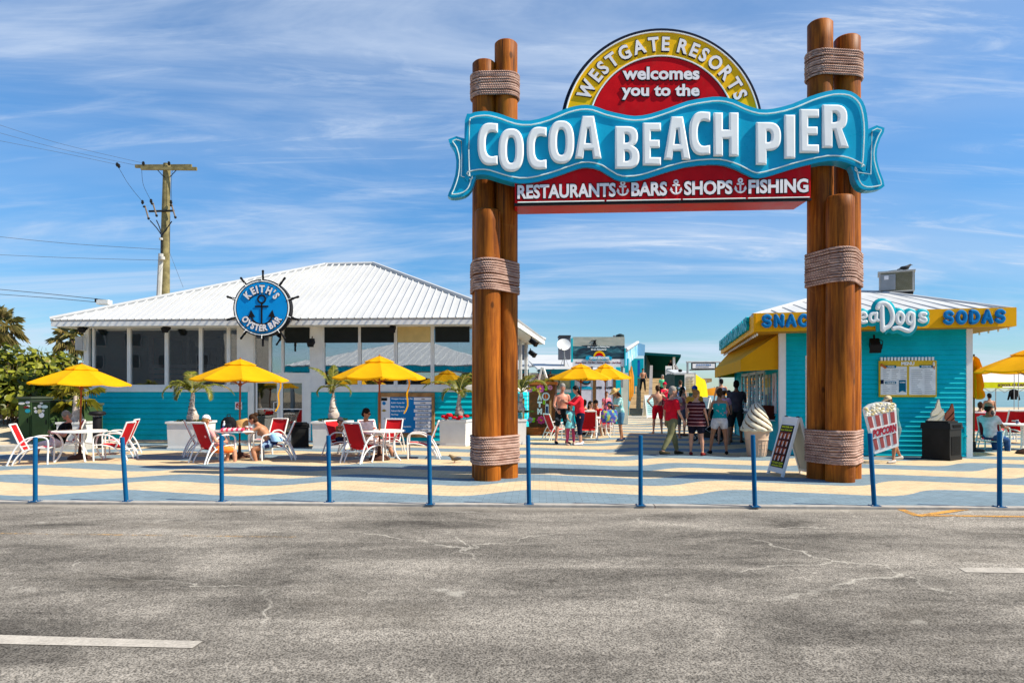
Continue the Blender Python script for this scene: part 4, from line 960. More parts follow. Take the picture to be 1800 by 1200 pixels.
# menu board
x0, z1 = K.at(1545, 634, -.06); x1, z0 = K.at(1645.5, 697.5, -.06)
mb_ = thing("menu_board", K.w(x0, -.06, z0), "yellow and white menu board with a striped awning edge on the teal wall", "menu board", rz=K.ang)
W_, H_ = x1 - x0, z1 - z0
b = MB().use(mk("menu_yellow", (.72, .47, .03, 1), .5)); b.box(0, W_, -.03, .03, 0, H_); b.build("backing_board", mb_)
b = MB().use(LETW)
for i in range(16): xx = .03 + i * (W_ - .06) / 16; b.box(xx, xx + (W_ - .06) / 16 * .55, -.04, .02, H_ + .002, H_ + .085)
b.build("striped_edge", mb_)
PAP = mk("menu_paper", (.80, .82, .80, 1), .5); INK = M_(95, 105, 110); TE = M_(10, 105, 135)
for a, c, z_0, z_1 in ((.02, .48, .06, .84), (.52, .98, .06, .84)):
    b = MB().use(PAP); b.box(a * W_, c * W_, -.036, -.029, z_0 * H_, z_1 * H_); q = b.build("sheet", mb_); t = MB().use(INK); rr = random.Random(int(a * 100))
    for r_ in range(13):
        for cc in range(3 if a < .5 else 2):
            if a < .5 and (r_ > 6 and cc == 2 or r_ == 7): continue
            xx = a * W_ + .05 + cc * (c - a) * W_ / (3 if a < .5 else 2); zz = (z_1 - .10 - r_ * .052) * H_; t.box(xx, xx + rr.uniform(.08, .17) * (1 if a < .5 else 1.5), -.0385, -.0355, zz - .007, zz)
    t.build("small_print", q)
for q in ((.10, .29, .80, .87), (.70, .93, .80, .87), (.10, .29, .36, .43)): b = MB().use(TE); b.box(q[0] * W_, q[1] * W_, -.045, -.03, q[2] * H_, q[3] * H_); b.build("heading", mb_)
b = MB().use(TE); b.prism([[(.34 * W_, .46 * H_), (.46 * W_, .46 * H_), (.46 * W_, .13 * H_), (.40 * W_, .17 * H_), (.34 * W_, .13 * H_)]], -.045, -.03)
b.build("heading", mb_)
b = MB().use(LETW); _tf = text_fit
def mtxt(st, x0, x1, z0, z1, y, M, off, d): q = MB().use(LETW); _tf(q, st, x0, x1, z0, z1, y, M, off, d); q.build("lettering", mb_)
mtxt("MENU", .38 * W_, .61 * W_, .875 * H_, .97 * H_, -.03, None, .05, .01); mtxt("FOOD", .14 * W_, .26 * W_, .815 * H_, .855 * H_, -.045, None, .04, .004); mtxt("SWEETS", .73 * W_, .90 * W_, .815 * H_, .855 * H_, -.045, None, .04, .004); mtxt("DRINKS", .12 * W_, .27 * W_, .375 * H_, .415 * H_, -.045, None, .04, .004); mtxt("COMBO", .35 * W_, .45 * W_, .385 * H_, .42 * H_, -.045, None, .04, .004)
b = MB().use(M_(200, 110, 50)); b.tube([(.02 * W_, -.045, .90 * H_), (.11 * W_, -.045, .80 * H_)], .028, 6); b.use(M_(235, 225, 205)); b.ell((.945 * W_, -.045, .90 * H_), .03, .012, .06); b.use(M_(190, 120, 60)); b.prism([[(.925 * W_, .86 * H_), (.965 * W_, .86 * H_), (.955 * W_, .75 * H_)]], -.05, -.03); b.use(M_(20, 30, 60)); b.box(.02 * W_, .07 * W_, -.05, -.03, .36 * H_, .47 * H_); b.build("food_pictures", mb_)
# wall-mounted soft-serve cut-out
def cut(pts, Y, dx=0, dz=0): return [tuple(xz(x, y, Y)) for x, y in pts]

# ---------------------------------------------------------------- bollards
def lean(px0, px1): return (px1 - px0)
bol = None
BG = "blue bollards along the edge of the car park"
BL = [(62, 881, 62, 768, "slim blue bollard, leftmost of the row, in front of the first red chair"), (222, 881, 214, 768, "slim blue bollard leaning slightly beside the right chairs of the left table"), (390, 881, 389, 765, "slim blue bollard in front of the red chair of the white capped person"),
      (579, 882, 577, 765, "slim blue bollard just left of the chair near the hours board"), (756, 886, 754, 765, "slim blue bollard left of the left log posts"), (930, 886, 928, 765, "slim blue bollard just right of the left log posts"), (1126, 888, 1126, 765, "slim blue bollard in the middle of the gateway opening"),
      (1327, 890, 1323, 764, "slim blue bollard in front of the giant ice cream cone"), (1537, 889, 1528, 761, "leaning blue bollard right of the right log posts"), (1757, 891, 1757, 758, "slim blue bollard, rightmost of the row, before the seated man in jeans")]
b = MB().use(BLUEP)
h0 = .955
b.lathe([(.031, .0), (.031, h0 - .01), (.028, h0), (.0, h0 + .004)], 16); body_me = b
for i, (px, py, tx, ty, lab) in enumerate(BL):
    g = G(px, py); Y = g.y; h = (py - ty) / F * Y
    if bol is None:
        bol = thing("bollard", g, lab, "bollard", BG); body_me.build("post", bol)
        p = MB().use(BLUEP); p.box(-.065, .065, -.065, .065, .0, .010); p.build("base_plate", bol)
        for sx_ in (-1, 1):
            for sy_ in (-1, 1): q = MB().use(GREYM); q.lathe([(.010, .010), (.010, .018), (.006, .022)], 6, Matrix.Translation((.05 * sx_, .05 * sy_, 0))); q.build("bolt", bol)
        o = bol
    else: o = copy_tree(bol, g, 0, lab)
    o.rotation_euler = (0, (tx - px) / (py - ty) * .9, 0); o.scale = (1, 1, h / h0)
# ---------------------------------------------------------------- patio chairs
SLING = mk("red_sling_fabric", (.52, .012, .018, 1), .75, var=.10, bump=.25, bscale=160); SLINGSH = mk("shaded_red_sling_fabric", (.20, .012, .018, 1), .75, var=.12, bump=.2, bscale=160)  # second sling is the same red with shade put into its colour
def bez(p, k=6): return smooth_path([(a, c_, d) for a, c_, d in p], k)
def make_chair(sling=SLING, frame=WMETAL):
    r = thing("patio_chair", (0, 0, 0), "x", "chair", "red sling patio chairs")
    for s in (-1, 1):
        b = MB().use(frame); x = .29 * s
        b.tube(bez([(x, -.36, 0), (x, -.37, .28), (x, -.37, .50), (x, -.33, .585), (x, -.22, .615), (x, -.02, .60), (x, .14, .50), (x, .27, .32), (x, .40, .0)]), .019, 7); b.build("armrest", r)
    b = MB().use(frame)
    for s in (-1, 1):
        x = .255 * s; b.tube(bez([(x, -.37, .37), (x, -.2, .375), (x, .02, .33), (x, .17, .24), (x, .27, .10), (x, .31, .0)]), .016, 7)
    b.tube([(-.29, -.365, .36), (.29, -.365, .36)], .015, 6); b.tube([(-.29, .29, .26), (.29, .29, .26)], .013, 6); b.build("seat_frame", r)
    b = MB().use(frame)
    for s in (-1, 1): x = .245 * s; b.tube([(x, .10, .30), (x, .20, .50), (x, .36, .90)], .019, 7)
    b.tube([(-.245, .36, .90), (.245, .36, .90)], .019, 7); b.tube([(-.245, .155, .40), (.245, .155, .40)], .014, 6); b.build("back_frame", r)
    def sl(pts, w):
        b = MB().use(sling); pts = [Vector((0, *p)) for p in pts]; n = len(pts); vs = []
        for i, p in enumerate(pts):
            for j in range(7):
                t = j / 6; sag = .02 * (1 - (2 * t - 1) ** 2); d = (pts[min(i + 1, n - 1)] - pts[max(i - 1, 0)]).normalized(); nn = Vector((0, -d.z, d.y)); q = p - nn * sag; vs.append((-w + 2 * w * t, q.y, q.z))
        k = len(vs); vs += [(x, y + .005, z - .005) for x, y, z in vs]
        fs = [(i * 7 + j, i * 7 + j + 1, (i + 1) * 7 + j + 1, (i + 1) * 7 + j) for i in range(n - 1) for j in range(6)]; fs += [tuple(q + k for q in f[::-1]) for f in fs]
        b.add(vs, fs, None, True); return b
    sl([(-.36, .385), (-.2, .385), (-.05, .36), (.08, .315), (.12, .31)], .25).build("seat", r); sl([(.125, .34), (.20, .50), (.28, .70), (.352, .88)], .235).build("backrest", r)
    return r
chair0 = make_chair(); chair_used = False
def chair(px, Y, rz, label, sc_=1.0, src=None):
    global chair_used
    if src is None and not chair_used: chair_used = True; o = chair0; o['label'] = label; o.location = GY(px, Y); o.rotation_euler = (0, 0, radians(rz)); o.scale = (sc_,) * 3; return o
    return copy_tree(src or chair0, GY(px, Y), radians(rz), label, sc_)
chair(56, 15.0, 112, "red sling chair, farthest left, turned away toward the left table", .97)
chair(120, 17.4, -52, "red sling chair holding the man in the black shirt", .95)
chair(203, 15.9, -84, "red sling chair right of the left table, nearest of the pair there", .97)
chair(214, 17.3, -75, "red sling chair partly hidden behind another at the right of the left table", .97)
chair(374, 15.35, 148, "red sling chair seen from behind with the white capped person in it", 1.0)
chair(352, 16.9, 118, "red sling chair mostly hidden behind the white capped person's chair", .97)
chair(490, 16.0, -74, "red sling chair with the bent-over sunbathing woman on it", .97)
chair(478, 17.7, -18, "red sling chair whose back shows between the bent woman and the door", .97)
chair(637, 15.4, 150, "red sling chair seen from behind left of the sunglasses man's table", 1.0)
chair(600, 17.0, 62, "red sling chair holding the child in sunglasses by the planter", .95)
chair(655, 17.2, 40, "red sling chair under the man in the white shirt", .95)
chair(685, 17.8, -12, "red sling chair behind the table in front of the hours board", .95)
chair(745, 16.3, -86, "empty red sling chair in profile right of the table by the hours board", .98)
chair(977, 22.3, 112, "red sling chair beside the flowered cash machine", .95); chair(1033, 22.6, 176, "tall red sling chair back behind the woman in the red jacket", 1.05); chair(1063, 24.6, -20, "small red sling chair left of the woman in the straw hat", .95)
chair(1046, 26.0, 20, "red sling chair holding the person with the dark cap far back", .95); chair(1034, 24.9, 70, "red sling chair under the seated person in grey", .95)
red2 = make_chair(SLINGSH, mk("shaded_frame_paint", (.50, .64, .62, 1), .4)); red2['label'] = "shaded red sling chair of the man in the grey cap beside the kiosk corner"; red2.location = GY(1745, 18.4); red2.rotation_euler = (0, 0, radians(128))  # chair standing in shade: sling darkened, white frame tinted to match
chair(1716, 22.5, 160, "red sling chair back next to the kiosk corner behind the grey capped man", 1.0); chair(1752, 23.0, 175, "red sling chair back directly behind the grey capped man's head", 1.05); chair(1779, 21.2, 170, "red sling chair back left of the drink can", 1.12); chair(1805, 20.8, 190, "red sling chair back cut by the right picture edge", 1.12)
# ---------------------------------------------------------------- round tables
def make_table():
    r = thing("patio_table", (0, 0, 0), "x", "table", "round white patio tables")
    b = MB().use(WMETAL); b.lathe([(.03, .655), (.50, .655), (.55, .66), (.555, .685), (.545, .695), (.50, .69), (.03, .69)], 36); b.build("tabletop", r)
    for i in range(4):
        a = pi / 4 + i * pi / 2; d = Vector((cos(a), sin(a), 0)); b = MB().use(WMETAL)
        b.tube(smooth_path([d * .46 + Vector((0, 0, .655)), d * .36 + Vector((0, 0, .52)), d * .33 + Vector((0, 0, .34)), d * .40 + Vector((0, 0, .12)), d * .50 + Vector((0, 0, 0))], 5), .021, 7); b.build("leg", r)
    b = MB().use(WMETAL)
    for i in range(4): a = pi / 4 + i * pi / 2; d = Vector((cos(a), sin(a), 0)); b.tube([d * .33 + Vector((0, 0, .36)), d * .04 + Vector((0, 0, .42))], .013, 6)
    b.build("brace", r); return r
t0 = make_table(); t0['label'] = "round white table under the leftmost yellow parasol"; t0.location = GY(140, 15.7)
copy_tree(t0, GY(420, 15.9), .3, "round white table with a backpack and pink towel on it"); copy_tree(t0, GY(668, 15.8), .6, "round white table in front of the man in sunglasses")
copy_tree(t0, GY(1050, 23.6), .2, "round white table among the seated people far back"); copy_tree(t0, GY(1797, 18.8), .2, "round white table with a drink can at the right picture edge")
# ---------------------------------------------------------------- parasols
def canvas_mat(name, col):
    t = NT(name); n = t.noise(t.mapping(), 3, 5, .6); c = t.mix(t.rng(n, .3, .7), tuple(x * .90 for x in col[:3]), col)
    t.set(c, .8, 0, .15); tl_ = t.N.new('ShaderNodeBsdfTranslucent'); t.L.new(c, tl_.inputs[0]); mx = t.N.new('ShaderNodeMixShader'); mx.inputs[0].default_value = .38
    t.L.new(t.b.outputs[0], mx.inputs[1]); t.L.new(tl_.outputs[0], mx.inputs[2]); t.L.new(mx.outputs[0], t.out.inputs[0]); t.bump(t.noise(t.mapping(), 5, 3), .25, .03); return t.m
YCAN = canvas_mat("yellow_parasol_canvas", (.92, .48, .003, 1)); PWOOD = mk("red_brown_pole", (.24, .07, .025, 1), .45, var=.2)
def make_umbrella(Rr=1.15, hr=1.86, ht=2.30, base=True, pole=PWOOD):
    r = thing("parasol", (0, 0, 0), "x", "parasol", "open yellow parasols")
    def sheet_(R0, R1, z0, z1, sagk, th=.008, val=.0):
        b = MB().use(YCAN); nr, ns = 6, 6; vs = []
        for i in range(nr + 1):
            f = i / nr; rr = R0 + (R1 - R0) * f
            for k in range(8):
                for j in range(ns):
                    t = j / ns; a0, a1 = 2 * pi * k / 8, 2 * pi * (k + 1) / 8
                    x = rr * ((1 - t) * cos(a0) + t * cos(a1)); y = rr * ((1 - t) * sin(a0) + t * sin(a1)); s_ = sin(pi * t)
                    z = z0 + (z1 - z0) * (f ** 1.12) - sagk * s_ * f; q = 1 - .035 * s_ * f; vs.append((x * q, y * q, z))
        m = 8 * ns; fs = [(i * m + j, i * m + (j + 1) % m, (i + 1) * m + (j + 1) % m, (i + 1) * m + j) for i in range(nr) for j in range(m)]
        if val:
            o = len(vs); vs += [(x * 1.004, y * 1.004, z - val) for x, y, z in vs[nr * m:nr * m + m]]; fs += [(nr * m + j, nr * m + (j + 1) % m, o + (j + 1) % m, o + j) for j in range(m)]
        b.add(vs, fs, None, True); return b
    cn = sheet_(.16, Rr, ht - .055, hr, .035, val=.03).build("canopy", r, sharp=22); sheet_(.012, .37, ht + .045, ht - .085, .012, val=.015).build("vent", cn, sharp=22)
    b = MB().use(pole); b.tube([(0, 0, .05), (0, 0, ht + .02)], .021, 10); b.lathe([(.0, ht + .02), (.022, ht + .03), (.026, ht + .05), (.008, ht + .075), (.001, ht + .085)], 10); b.build("pole", r)
    for k in range(8):
        a = 2 * pi * k / 8; d = Vector((cos(a), sin(a), 0)); b = MB().use(pole); b.tube([d * .05 + Vector((0, 0, ht - .06)), d * (Rr - .02) + Vector((0, 0, hr - .015))], .009, 5); b.tube([d * .04 + Vector((0, 0, hr - .12)), d * (Rr * .5) + Vector((0, 0, (hr + ht) / 2 - .075))], .008, 5); b.build("rib", r)
    b = MB().use(pole); b.lathe([(.022, hr - .16), (.045, hr - .15), (.045, hr - .09), (.022, hr - .08)], 10); b.build("hub", r)
    if base: b = MB().use(mk("brown_base", (.075, .035, .025, 1), .6)); b.lathe([(.26, .0), (.265, .03), (.22, .075), (.10, .12), (.04, .14), (.035, .30), (.024, .31)], 24); b.build("base", r)
    return r
u0 = make_umbrella(); u0['label'] = "open yellow parasol over the leftmost round table, by the green cabinets"; u0.location = GY(140, 16.1); u0.scale = (.965, .965, .955); u0.rotation_euler = (0, radians(1.2), .15)
u1 = copy_tree(u0, GY(421, 16.4), .42, "open yellow parasol over the table with the backpack, left of the door", (.97, .97, 1.01)); u1.rotation_euler = (0, radians(.5), .42)
u2 = copy_tree(u0, GY(667, 15.9), .2, "open yellow parasol with a long strap in front of the hours board", (.93, .93, 1.03)); u2.rotation_euler = (0, 0, .25)
copy_tree(u0, GY(1021, 25.2), .1, "left one of the two overlapping yellow parasols far back under the billboard", (1.02, 1.02, 1.11)); copy_tree(u0, GY(1064, 26.8), .4, "right one of the two overlapping yellow parasols far back under the billboard", (.90, .90, 1.14))
copy_tree(u0, GY(1808, 17.4), .1, "open yellow parasol cut by the right picture edge over the white tent", (1.05, 1.05, 1.14))
for (par, dx, zl, ang, Rr) in ((u1, .86, 1.10, .1, 0), (u2, .62, 1.03, 0, 0)):
    w = par.location; b = MB().use(YCAN); sx_ = par.scale[0]; x = w.x + dx * 1.0; y = w.y - .45
    pts = [Vector((x + .03 * sin(i * 1.1) + (.0 if i < 6 else -.02 * (i - 5)), y, 1.84 * par.scale[2] - i * (1.84 - zl) / 9)) for i in range(10)]
    for i in range(9): b.quad(pts[i] + Vector((-.018, 0, 0)), pts[i] + Vector((.018, 0, 0)), pts[i + 1] + Vector((.018, .0, 0)), pts[i + 1] + Vector((-.018, 0, 0)))
    b.v = [((a - w.x) / par.scale[0], (c - w.y) / par.scale[1], d / par.scale[2]) for a, c, d in b.v]; o = b.build("strap", par); o.rotation_euler = (0, 0, 0)
# closed parasol at the kiosk corner
cu_ = thing("closed_parasol", GY(1712, 18.2), "folded yellow parasol standing upright against the kiosk corner", "parasol")
b = MB().use(YCAN); kk = 26; rings = []
for z, r_ in [(2.50, .03), (2.42, .10), (2.25, .14), (2.24, .10), (2.0, .15), (1.75, .19), (1.62, .16), (1.55, .20), (1.45, .21), (1.40, .15)]:
    rings.append((z, r_))
vs = []; fs = []
for i, (z, r_) in enumerate(rings):
    for j in range(kk): a = 2 * pi * j / kk; q = r_ * (1 + .28 * cos(j * pi) + .1 * sin(3 * a + z * 4)); vs.append((q * cos(a), q * sin(a), z + .03 * sin(5 * a)))
for i in range(len(rings) - 1):
    for j in range(kk): fs.append((i * kk + j, (i + 1) * kk + j, (i + 1) * kk + (j + 1) % kk, i * kk + (j + 1) % kk))
b.add(vs, fs, None, True); b.build("folded_canopy", cu_, sharp=70); b = MB().use(DWOOD); b.tube([(0, 0, 0), (0, 0, 2.58)], .022, 8); b.build("pole", cu_); b = MB().use(DARKM); b.lathe([(.25, 0), (.25, .05), (.05, .09), (.04, .25), (.025, .26)], 18); b.build("base", cu_)
# ---------------------------------------------------------------- things on tables
def on(px, Y, z=.69): return GY(px, Y, z)
o = thing("backpack", on(402, 15.72), "dark backpack standing on the table beside the pink towel", "backpack"); b = MB().use(M_(22, 24, 28, .8)); b.loft([((0, 0, 0), (.17, 0, 0), (0, .10, 0)), ((0, 0, .08), (.19, 0, 0), (0, .12, 0)), ((0, 0, .22), (.17, 0, 0), (0, .11, 0)), ((0, 0, .30), (.10, 0, 0), (0, .07, 0)), ((0, 0, .32), (.03, 0, 0), (0, .02, 0))], 14); b.build("sack", o)
b = MB().use(M_(30, 34, 40, .8)); b.loft([((0, -.10, .03), (.11, 0, 0), (0, .04, 0)), ((0, -.11, .10), (.12, 0, 0), (0, .05, 0)), ((0, -.10, .17), (.10, 0, 0), (0, .03, 0))], 12); b.build("pocket", o); b = MB().use(BLACK); b.tube(smooth_path([(-.04, 0, .31), (-.03, 0, .36), (.03, 0, .36), (.04, 0, .31)], 4), .01, 5); b.build("handle", o)
o = thing("folded_towel", on(409, 15.45), "pink and white striped towel folded on the table", "towel", rz=.25); b = MB()
for i in range(9):
    b.use(M_(225, 70, 105, .9) if i % 2 == 0 else M_(240, 205, 205, .9)); x = -.24 + i * .053; b.loft([((x, 0, .03), (0, .12, 0), (0, 0, .035)), ((x + .053, 0, .04), (0, .13, 0), (0, 0, .045))], 12)
b.build("cloth", o)
o = thing("water_bottle", on(394, 15.60), "water bottle with a pale blue label between backpack and towel", "bottle"); b = MB().use(M_(200, 215, 220, .2)); b.lathe([(.032, 0), (.035, .02), (.035, .15), (.015, .19), (.014, .21)], 14); b.build("bottle_body", o); b = MB().use(M_(40, 90, 160)); b.lathe([(.036, .05), (.036, .12)], 14); b.build("label_band", o); b = MB().use(WHITE); b.lathe([(.016, .21), (.016, .23)], 10); b.build("cap", o)
o = thing("paper_bag", on(424, 15.85), "crumpled tan paper bag on the table behind the pink towel", "bag"); b = MB().use(M_(190, 150, 95, .9)); b.loft([((0, 0, 0), (.15, .02, 0), (-.01, .09, 0)), ((.01, 0, .12), (.16, 0, .01), (0, .10, .02)), ((0, .01, .22), (.15, .02, .02), (0, .05, 0)), ((0, .01, .25), (.12, .03, .03), (0, .03, 0))], 9); b.build("sack", o)
for i, (px, Y, lab) in enumerate(((434, 15.7, "white paper cup on the table nearest the tan paper bag"), (441, 15.65, "white paper cup at the edge by the bent woman"), (658, 15.75, "clear plastic cup on the sunglasses man's table"))):
    o = thing("paper_cup", on(px, Y), lab, "cup"); b = MB().use(M_(235, 235, 230, .5)); b.lathe([(.026, 0), (.036, .10), (.038, .105), (.034, .10), (.024, .012)], 14); b.build("cup_body", o); b = MB().use(M_(180, 60, 50)); b.lathe([(.0305, .035), (.0335, .07)], 14); b.build("sleeve", o)
o = thing("drink_can", on(1788, 18.8), "silver drink can on the round table at the right edge", "can"); b = MB().use(M_(170, 175, 185, .3)); b.lathe([(.025, 0), (.033, .012), (.033, .11), (.026, .122), (.024, .118)], 16); b.build("can_body", o); b = MB().use(M_(60, 70, 110)); b.lathe([(.0335, .03), (.0335, .09)], 16); b.build("label_band", o)
# ---------------------------------------------------------------- litter bins
def make_bin(label, loc, rz, s=1.):
    r = thing("litter_bin", loc, label, "litter bin", "square black litter bins", rz); r.scale = (s,) * 3; BB = mk("black_bin_plastic", (.018, .018, .018, 1), .45, var=.25)
    b = MB().use(BB); w, d = .30, .30; b.hexa([(-w, -d, 0), (w, -d, 0), (w, d, 0), (-w, d, 0), (-w, -d, .72), (w, -d, .72), (w, d, .72), (-w, d, .72)])
    for i in range(13): x = -.22 + i * .036; b.box(x, x + .018, -d - .012, -d - .001, .12, .55)
    b.box(-w - .012, w + .012, -d - .014, d + .012, 0, .07); b.build("bin_body", r)
    b = MB().use(BB); b.hexa([(-w - .03, -d - .03, .722), (w + .03, -d - .03, .722), (w + .03, d + .03, .722), (-w - .03, d + .03, .722), (-w - .01, -d - .01, .86), (w + .01, -d - .01, .86), (w + .01, d + .01, .86), (-w - .01, d + .01, .86)]); b.box(-w + .05, w - .05, -d + .05, d - .05, .861, .90); b.build("lid", r)
    b = MB().use(mk("bin_opening", (.004, .004, .004, 1), .8)); b.box(-.2, .2, -d - .034, -d - .02, .75, .82); b.build("opening", r); return r
bin0 = make_bin("square black litter bin against the restaurant wall right of the door", GY(527, 19.6), radians(20), .78)
copy_tree(bin0, GY(1655, 16.05), radians(35), "square black litter bin in front of the soft serve cut-out", 1.0); copy_tree(bin0, GY(1258, 23.5), radians(30), "black litter bin among the queue by the serving windows", 1.1)
o = thing("ash_bin", GY(171, 19.3), "slim black round ash bin with a wide cap by the left end of the restaurant", "ash bin"); b = MB().use(BLACK); b.lathe([(.19, 0), (.19, .03), (.115, .06), (.115, .86), (.11, .88)], 20); b.build("post", o); b = MB().use(BLACK); b.lathe([(.13, .90), (.21, .93), (.22, .97), (.19, 1.02), (.02, 1.04)], 20); b.use(GREYM).lathe([(.115, .88), (.115, .905)], 20); b.build("cap", o)
# ---------------------------------------------------------------- planters
PLB = mk("white_planter_paint", (.66, .67, .66, 1), .5, var=.05, dirt=.15); SOIL = mk("potting_soil", (.05, .03, .02, 1), .9)
def make_planter(label, loc, rz, sx_=1., sz_=1.):
    r = thing("planter_box", loc, label, "planter", "white planter boxes", rz); r.scale = (sx_, sx_, sz_); b = MB().use(PLB); w, t = .42, .44
    b.hexa([(-w, -w, 0.04), (w, -w, 0.04), (w, w, 0.04), (-w, w, 0.04), (-t, -t, .70), (t, -t, .70), (t, t, .70), (-t, t, .70)]); b.build("box", r); b = MB().use(PLB); b.box(-w - .02, w + .02, -w - .02, w + .02, 0, .05); b.build("foot", r)
    b = MB().use(PLB)
    for q in ((-.47, .47, -.47, -.38), (-.47, .47, .38, .47), (-.47, -.38, -.38, .38), (.38, .47, -.38, .38)): b.box(*q, .70, .755)
    b.build("rim", r); b = MB().use(SOIL); b.box(-.38, .38, -.38, .38, .66, .725); b.build("soil", r); return r
pl0 = make_planter("white planter box left of the restaurant behind the man in black", GY(134, 19.7), .1, .80, .95)
PLS = [(337, 19.3, .0, 1.16, "wide white planter box behind the white capped person"), (585, 19.3, .0, 1.12, "white planter box behind the child in sunglasses"), (802, 20.2, -.2, .98, "white planter box with bright red flowers beside the left log posts"), (905, 20.6, .2, .72, "narrow white planter box between the log posts and the cash machine")]
for px, Y, rz, s, lab in PLS: copy_tree(pl0, GY(px, Y), rz, lab, (s * .92, s * .92, 1.0))
# ---------------------------------------------------------------- green cabinets
def cabinet(x0, x1, py0, py1, Y, dep, label, stickers):
    a, c = P(x0, py1, Y), P(x1, py0, Y); r = thing("electrical_cabinet", Vector(((a.x + c.x) / 2, Y, a.z)), label, "cabinet", "green electrical cabinets"); W_ = (c.x - a.x) / 2; H_ = c.z - a.z
    b = MB().use(GREENM); b.box(-W_, W_, 0, dep, 0, H_ - .06); b.build("casing", r); b = MB().use(mk("cabinet_lid", (.06, .075, .055, 1), .5)); b.box(-W_ - .03, W_ + .03, -.05, dep + .03, H_ - .06, H_); b.build("lid", r)
    b = MB().use(GREENM); b.box(-W_ + .04, W_ - .04, -.018, -.002, .06, H_ - .12); d = b.build("door", r); b = MB().use(DARKM); b.tube([(W_ - .10, -.03, H_ * .45), (W_ - .10, -.03, H_ * .55)], .012, 5); b.build("handle", d)
    for sx_, sz_, w, h, col in stickers: b = MB().use(M_(*col)); b.prism([[(sx_ * W_ + w * cos(t * .7854 + .39), sz_ * H_ + h * sin(t * .7854 + .39)) for t in range(8)]], -.022, -.0182); b.build("sticker", r)
cabinet(32, 55, 697, 780, 20.2, 1.2, "tall narrow green electrical cabinet at the left end of its row", [(-.4, .86, .10, .04, (215, 215, 210)), (.5, .88, .07, .04, (205, 205, 215)), (.3, .78, .09, .035, (120, 40, 40)), (.5, .70, .08, .06, (40, 150, 170)), (.6, .80, .05, .03, (220, 220, 220))])
cabinet(56, 88, 703, 780, 19.6, 1.2, "wide green electrical cabinet with round white stickers on its door", [(-.1, .86, .06, .05, (225, 225, 225)), (.1, .93, .05, .03, (210, 215, 220)), (.45, .85, .10, .05, (190, 215, 215)), (-.1, .74, .07, .07, (215, 205, 150)), (-.5, .74, .05, .05, (225, 225, 225)), (-.6, .82, .04, .03, (220, 220, 220)), (.12, .66, .08, .08, (235, 235, 235)), (.3, .76, .04, .04, (200, 200, 200))])
cabinet(91, 148, 709, 780, 20.0, .9, "low dark green electrical cabinet nearest the restaurant wall", [(-.85, .9, .04, .03, (220, 220, 220))])
# ---------------------------------------------------------------- sandwich board
def aframe(loc, rz, label, w, h, face, grp=None):
    r = thing("sandwich_board", loc, label, "sandwich board", grp, rz); sp = .30 * h
    for s in (-1, 1):
        d = Vector((0, -sp * s, -h)).normalized(); b = MB(); M = Matrix.Translation((0, -.012 * s, h)) @ Matrix.Rotation(atan2(-sp, h) * s * 1.0, 4, 'X'); L = sqrt(h * h + sp * sp)
        b.use(WMETAL if s == 1 else mk("board_back", (.55, .55, .48, 1), .6)); b.box(-w / 2 + .04, w / 2 - .04, -.008, .008, -L + .10, -.02, M); b.use(WMETAL)
        for q in (-1, 1): b.box(q * w / 2 - (.045 if q > 0 else 0), q * w / 2 + (.045 if q < 0 else 0), -.022, .022, -L, 0, M)
        b.box(-w / 2 + .045, w / 2 - .045, -.02, .02, -.10, 0.0, M); b.box(-w / 2 + .045, w / 2 - .045, -.02, .02, -L + .06, -L + .11, M)
        p = b.build("panel", r)
        if s == 1 and face: face(p, M, w - .12, L)
        if s == -1:
            g = MB().use(M_(150, 150, 130))
            for k in range(9): g.box(-w / 2 + .06, w / 2 - .06, .009, .013, -L + .2 + k * (L - .35) / 9, -L + .215 + k * (L - .35) / 9, M)
            g.build("panel_ribs", p)
    b = MB().use(DARKM)
    for q in (-1, 1): b.tube([(q * w * .36 - .03, 0, h + .008), (q * w * .36 + .03, 0, h + .008)], .02, 6)
    b.build("hinge", r); return r
def face1(p, M, w, L):
    b = MB().use(BLACK); b.box(-w / 2, w / 2, -.024, -.009, -L + .16, -.16, M); b.build("poster", p); H = L - .32; z0 = -L + .16
    b = MB().use(mk("sign_yellow_green", (.55, .60, .03, 1), .5))
    for st, a, c in (("WHATEVER YOU", .93, .975), ("IN A YUM CUP", .86, .90), ("TO-GO CUPS", .075, .125), ("AVAILABLE HERE", .02, .055)): text_fit(b, st, -w / 2 + .03, w / 2 - .03, z0 + a * H, z0 + c * H, -.025, M, .04, .003)
    b.build("poster_lettering", p); rr = random.Random(5)
    for i in range(4):
        for j in range(3):
            x = -w / 2 + .025 + j * (w - .04) / 3; z = z0 + H * (.15 + i * .175); wd, hd = (w - .04) / 3 - .02, H * .155; b = MB().use(M_(*rr.choice([(110, 35, 20), (120, 40, 45), (85, 25, 15), (150, 75, 40)]))); b.box(x, x + wd, -.0275, -.0245, z, z + hd, M)
            b.use(M_(225, 205, 200)); b.prism([[(x + wd * .45, z), (x + wd * .75, z), (x + wd * .85, z + hd * .8), (x + wd * .45, z + hd * .7)]], -.030, -.0277, M); b.use(M_(190, 95, 45)); b.prism([[(x + wd * .32 + wd * .2 * cos(t * .63), z + hd * .5 + hd * .3 * sin(t * .63)) for t in range(10)]], -.0325, -.0303, M); b.build("picture", p)
aframe(GY(1392, 13.0), radians(-82), "white folding sandwich board with dark picture menu beside the right log posts", .56, 1.10, face1)
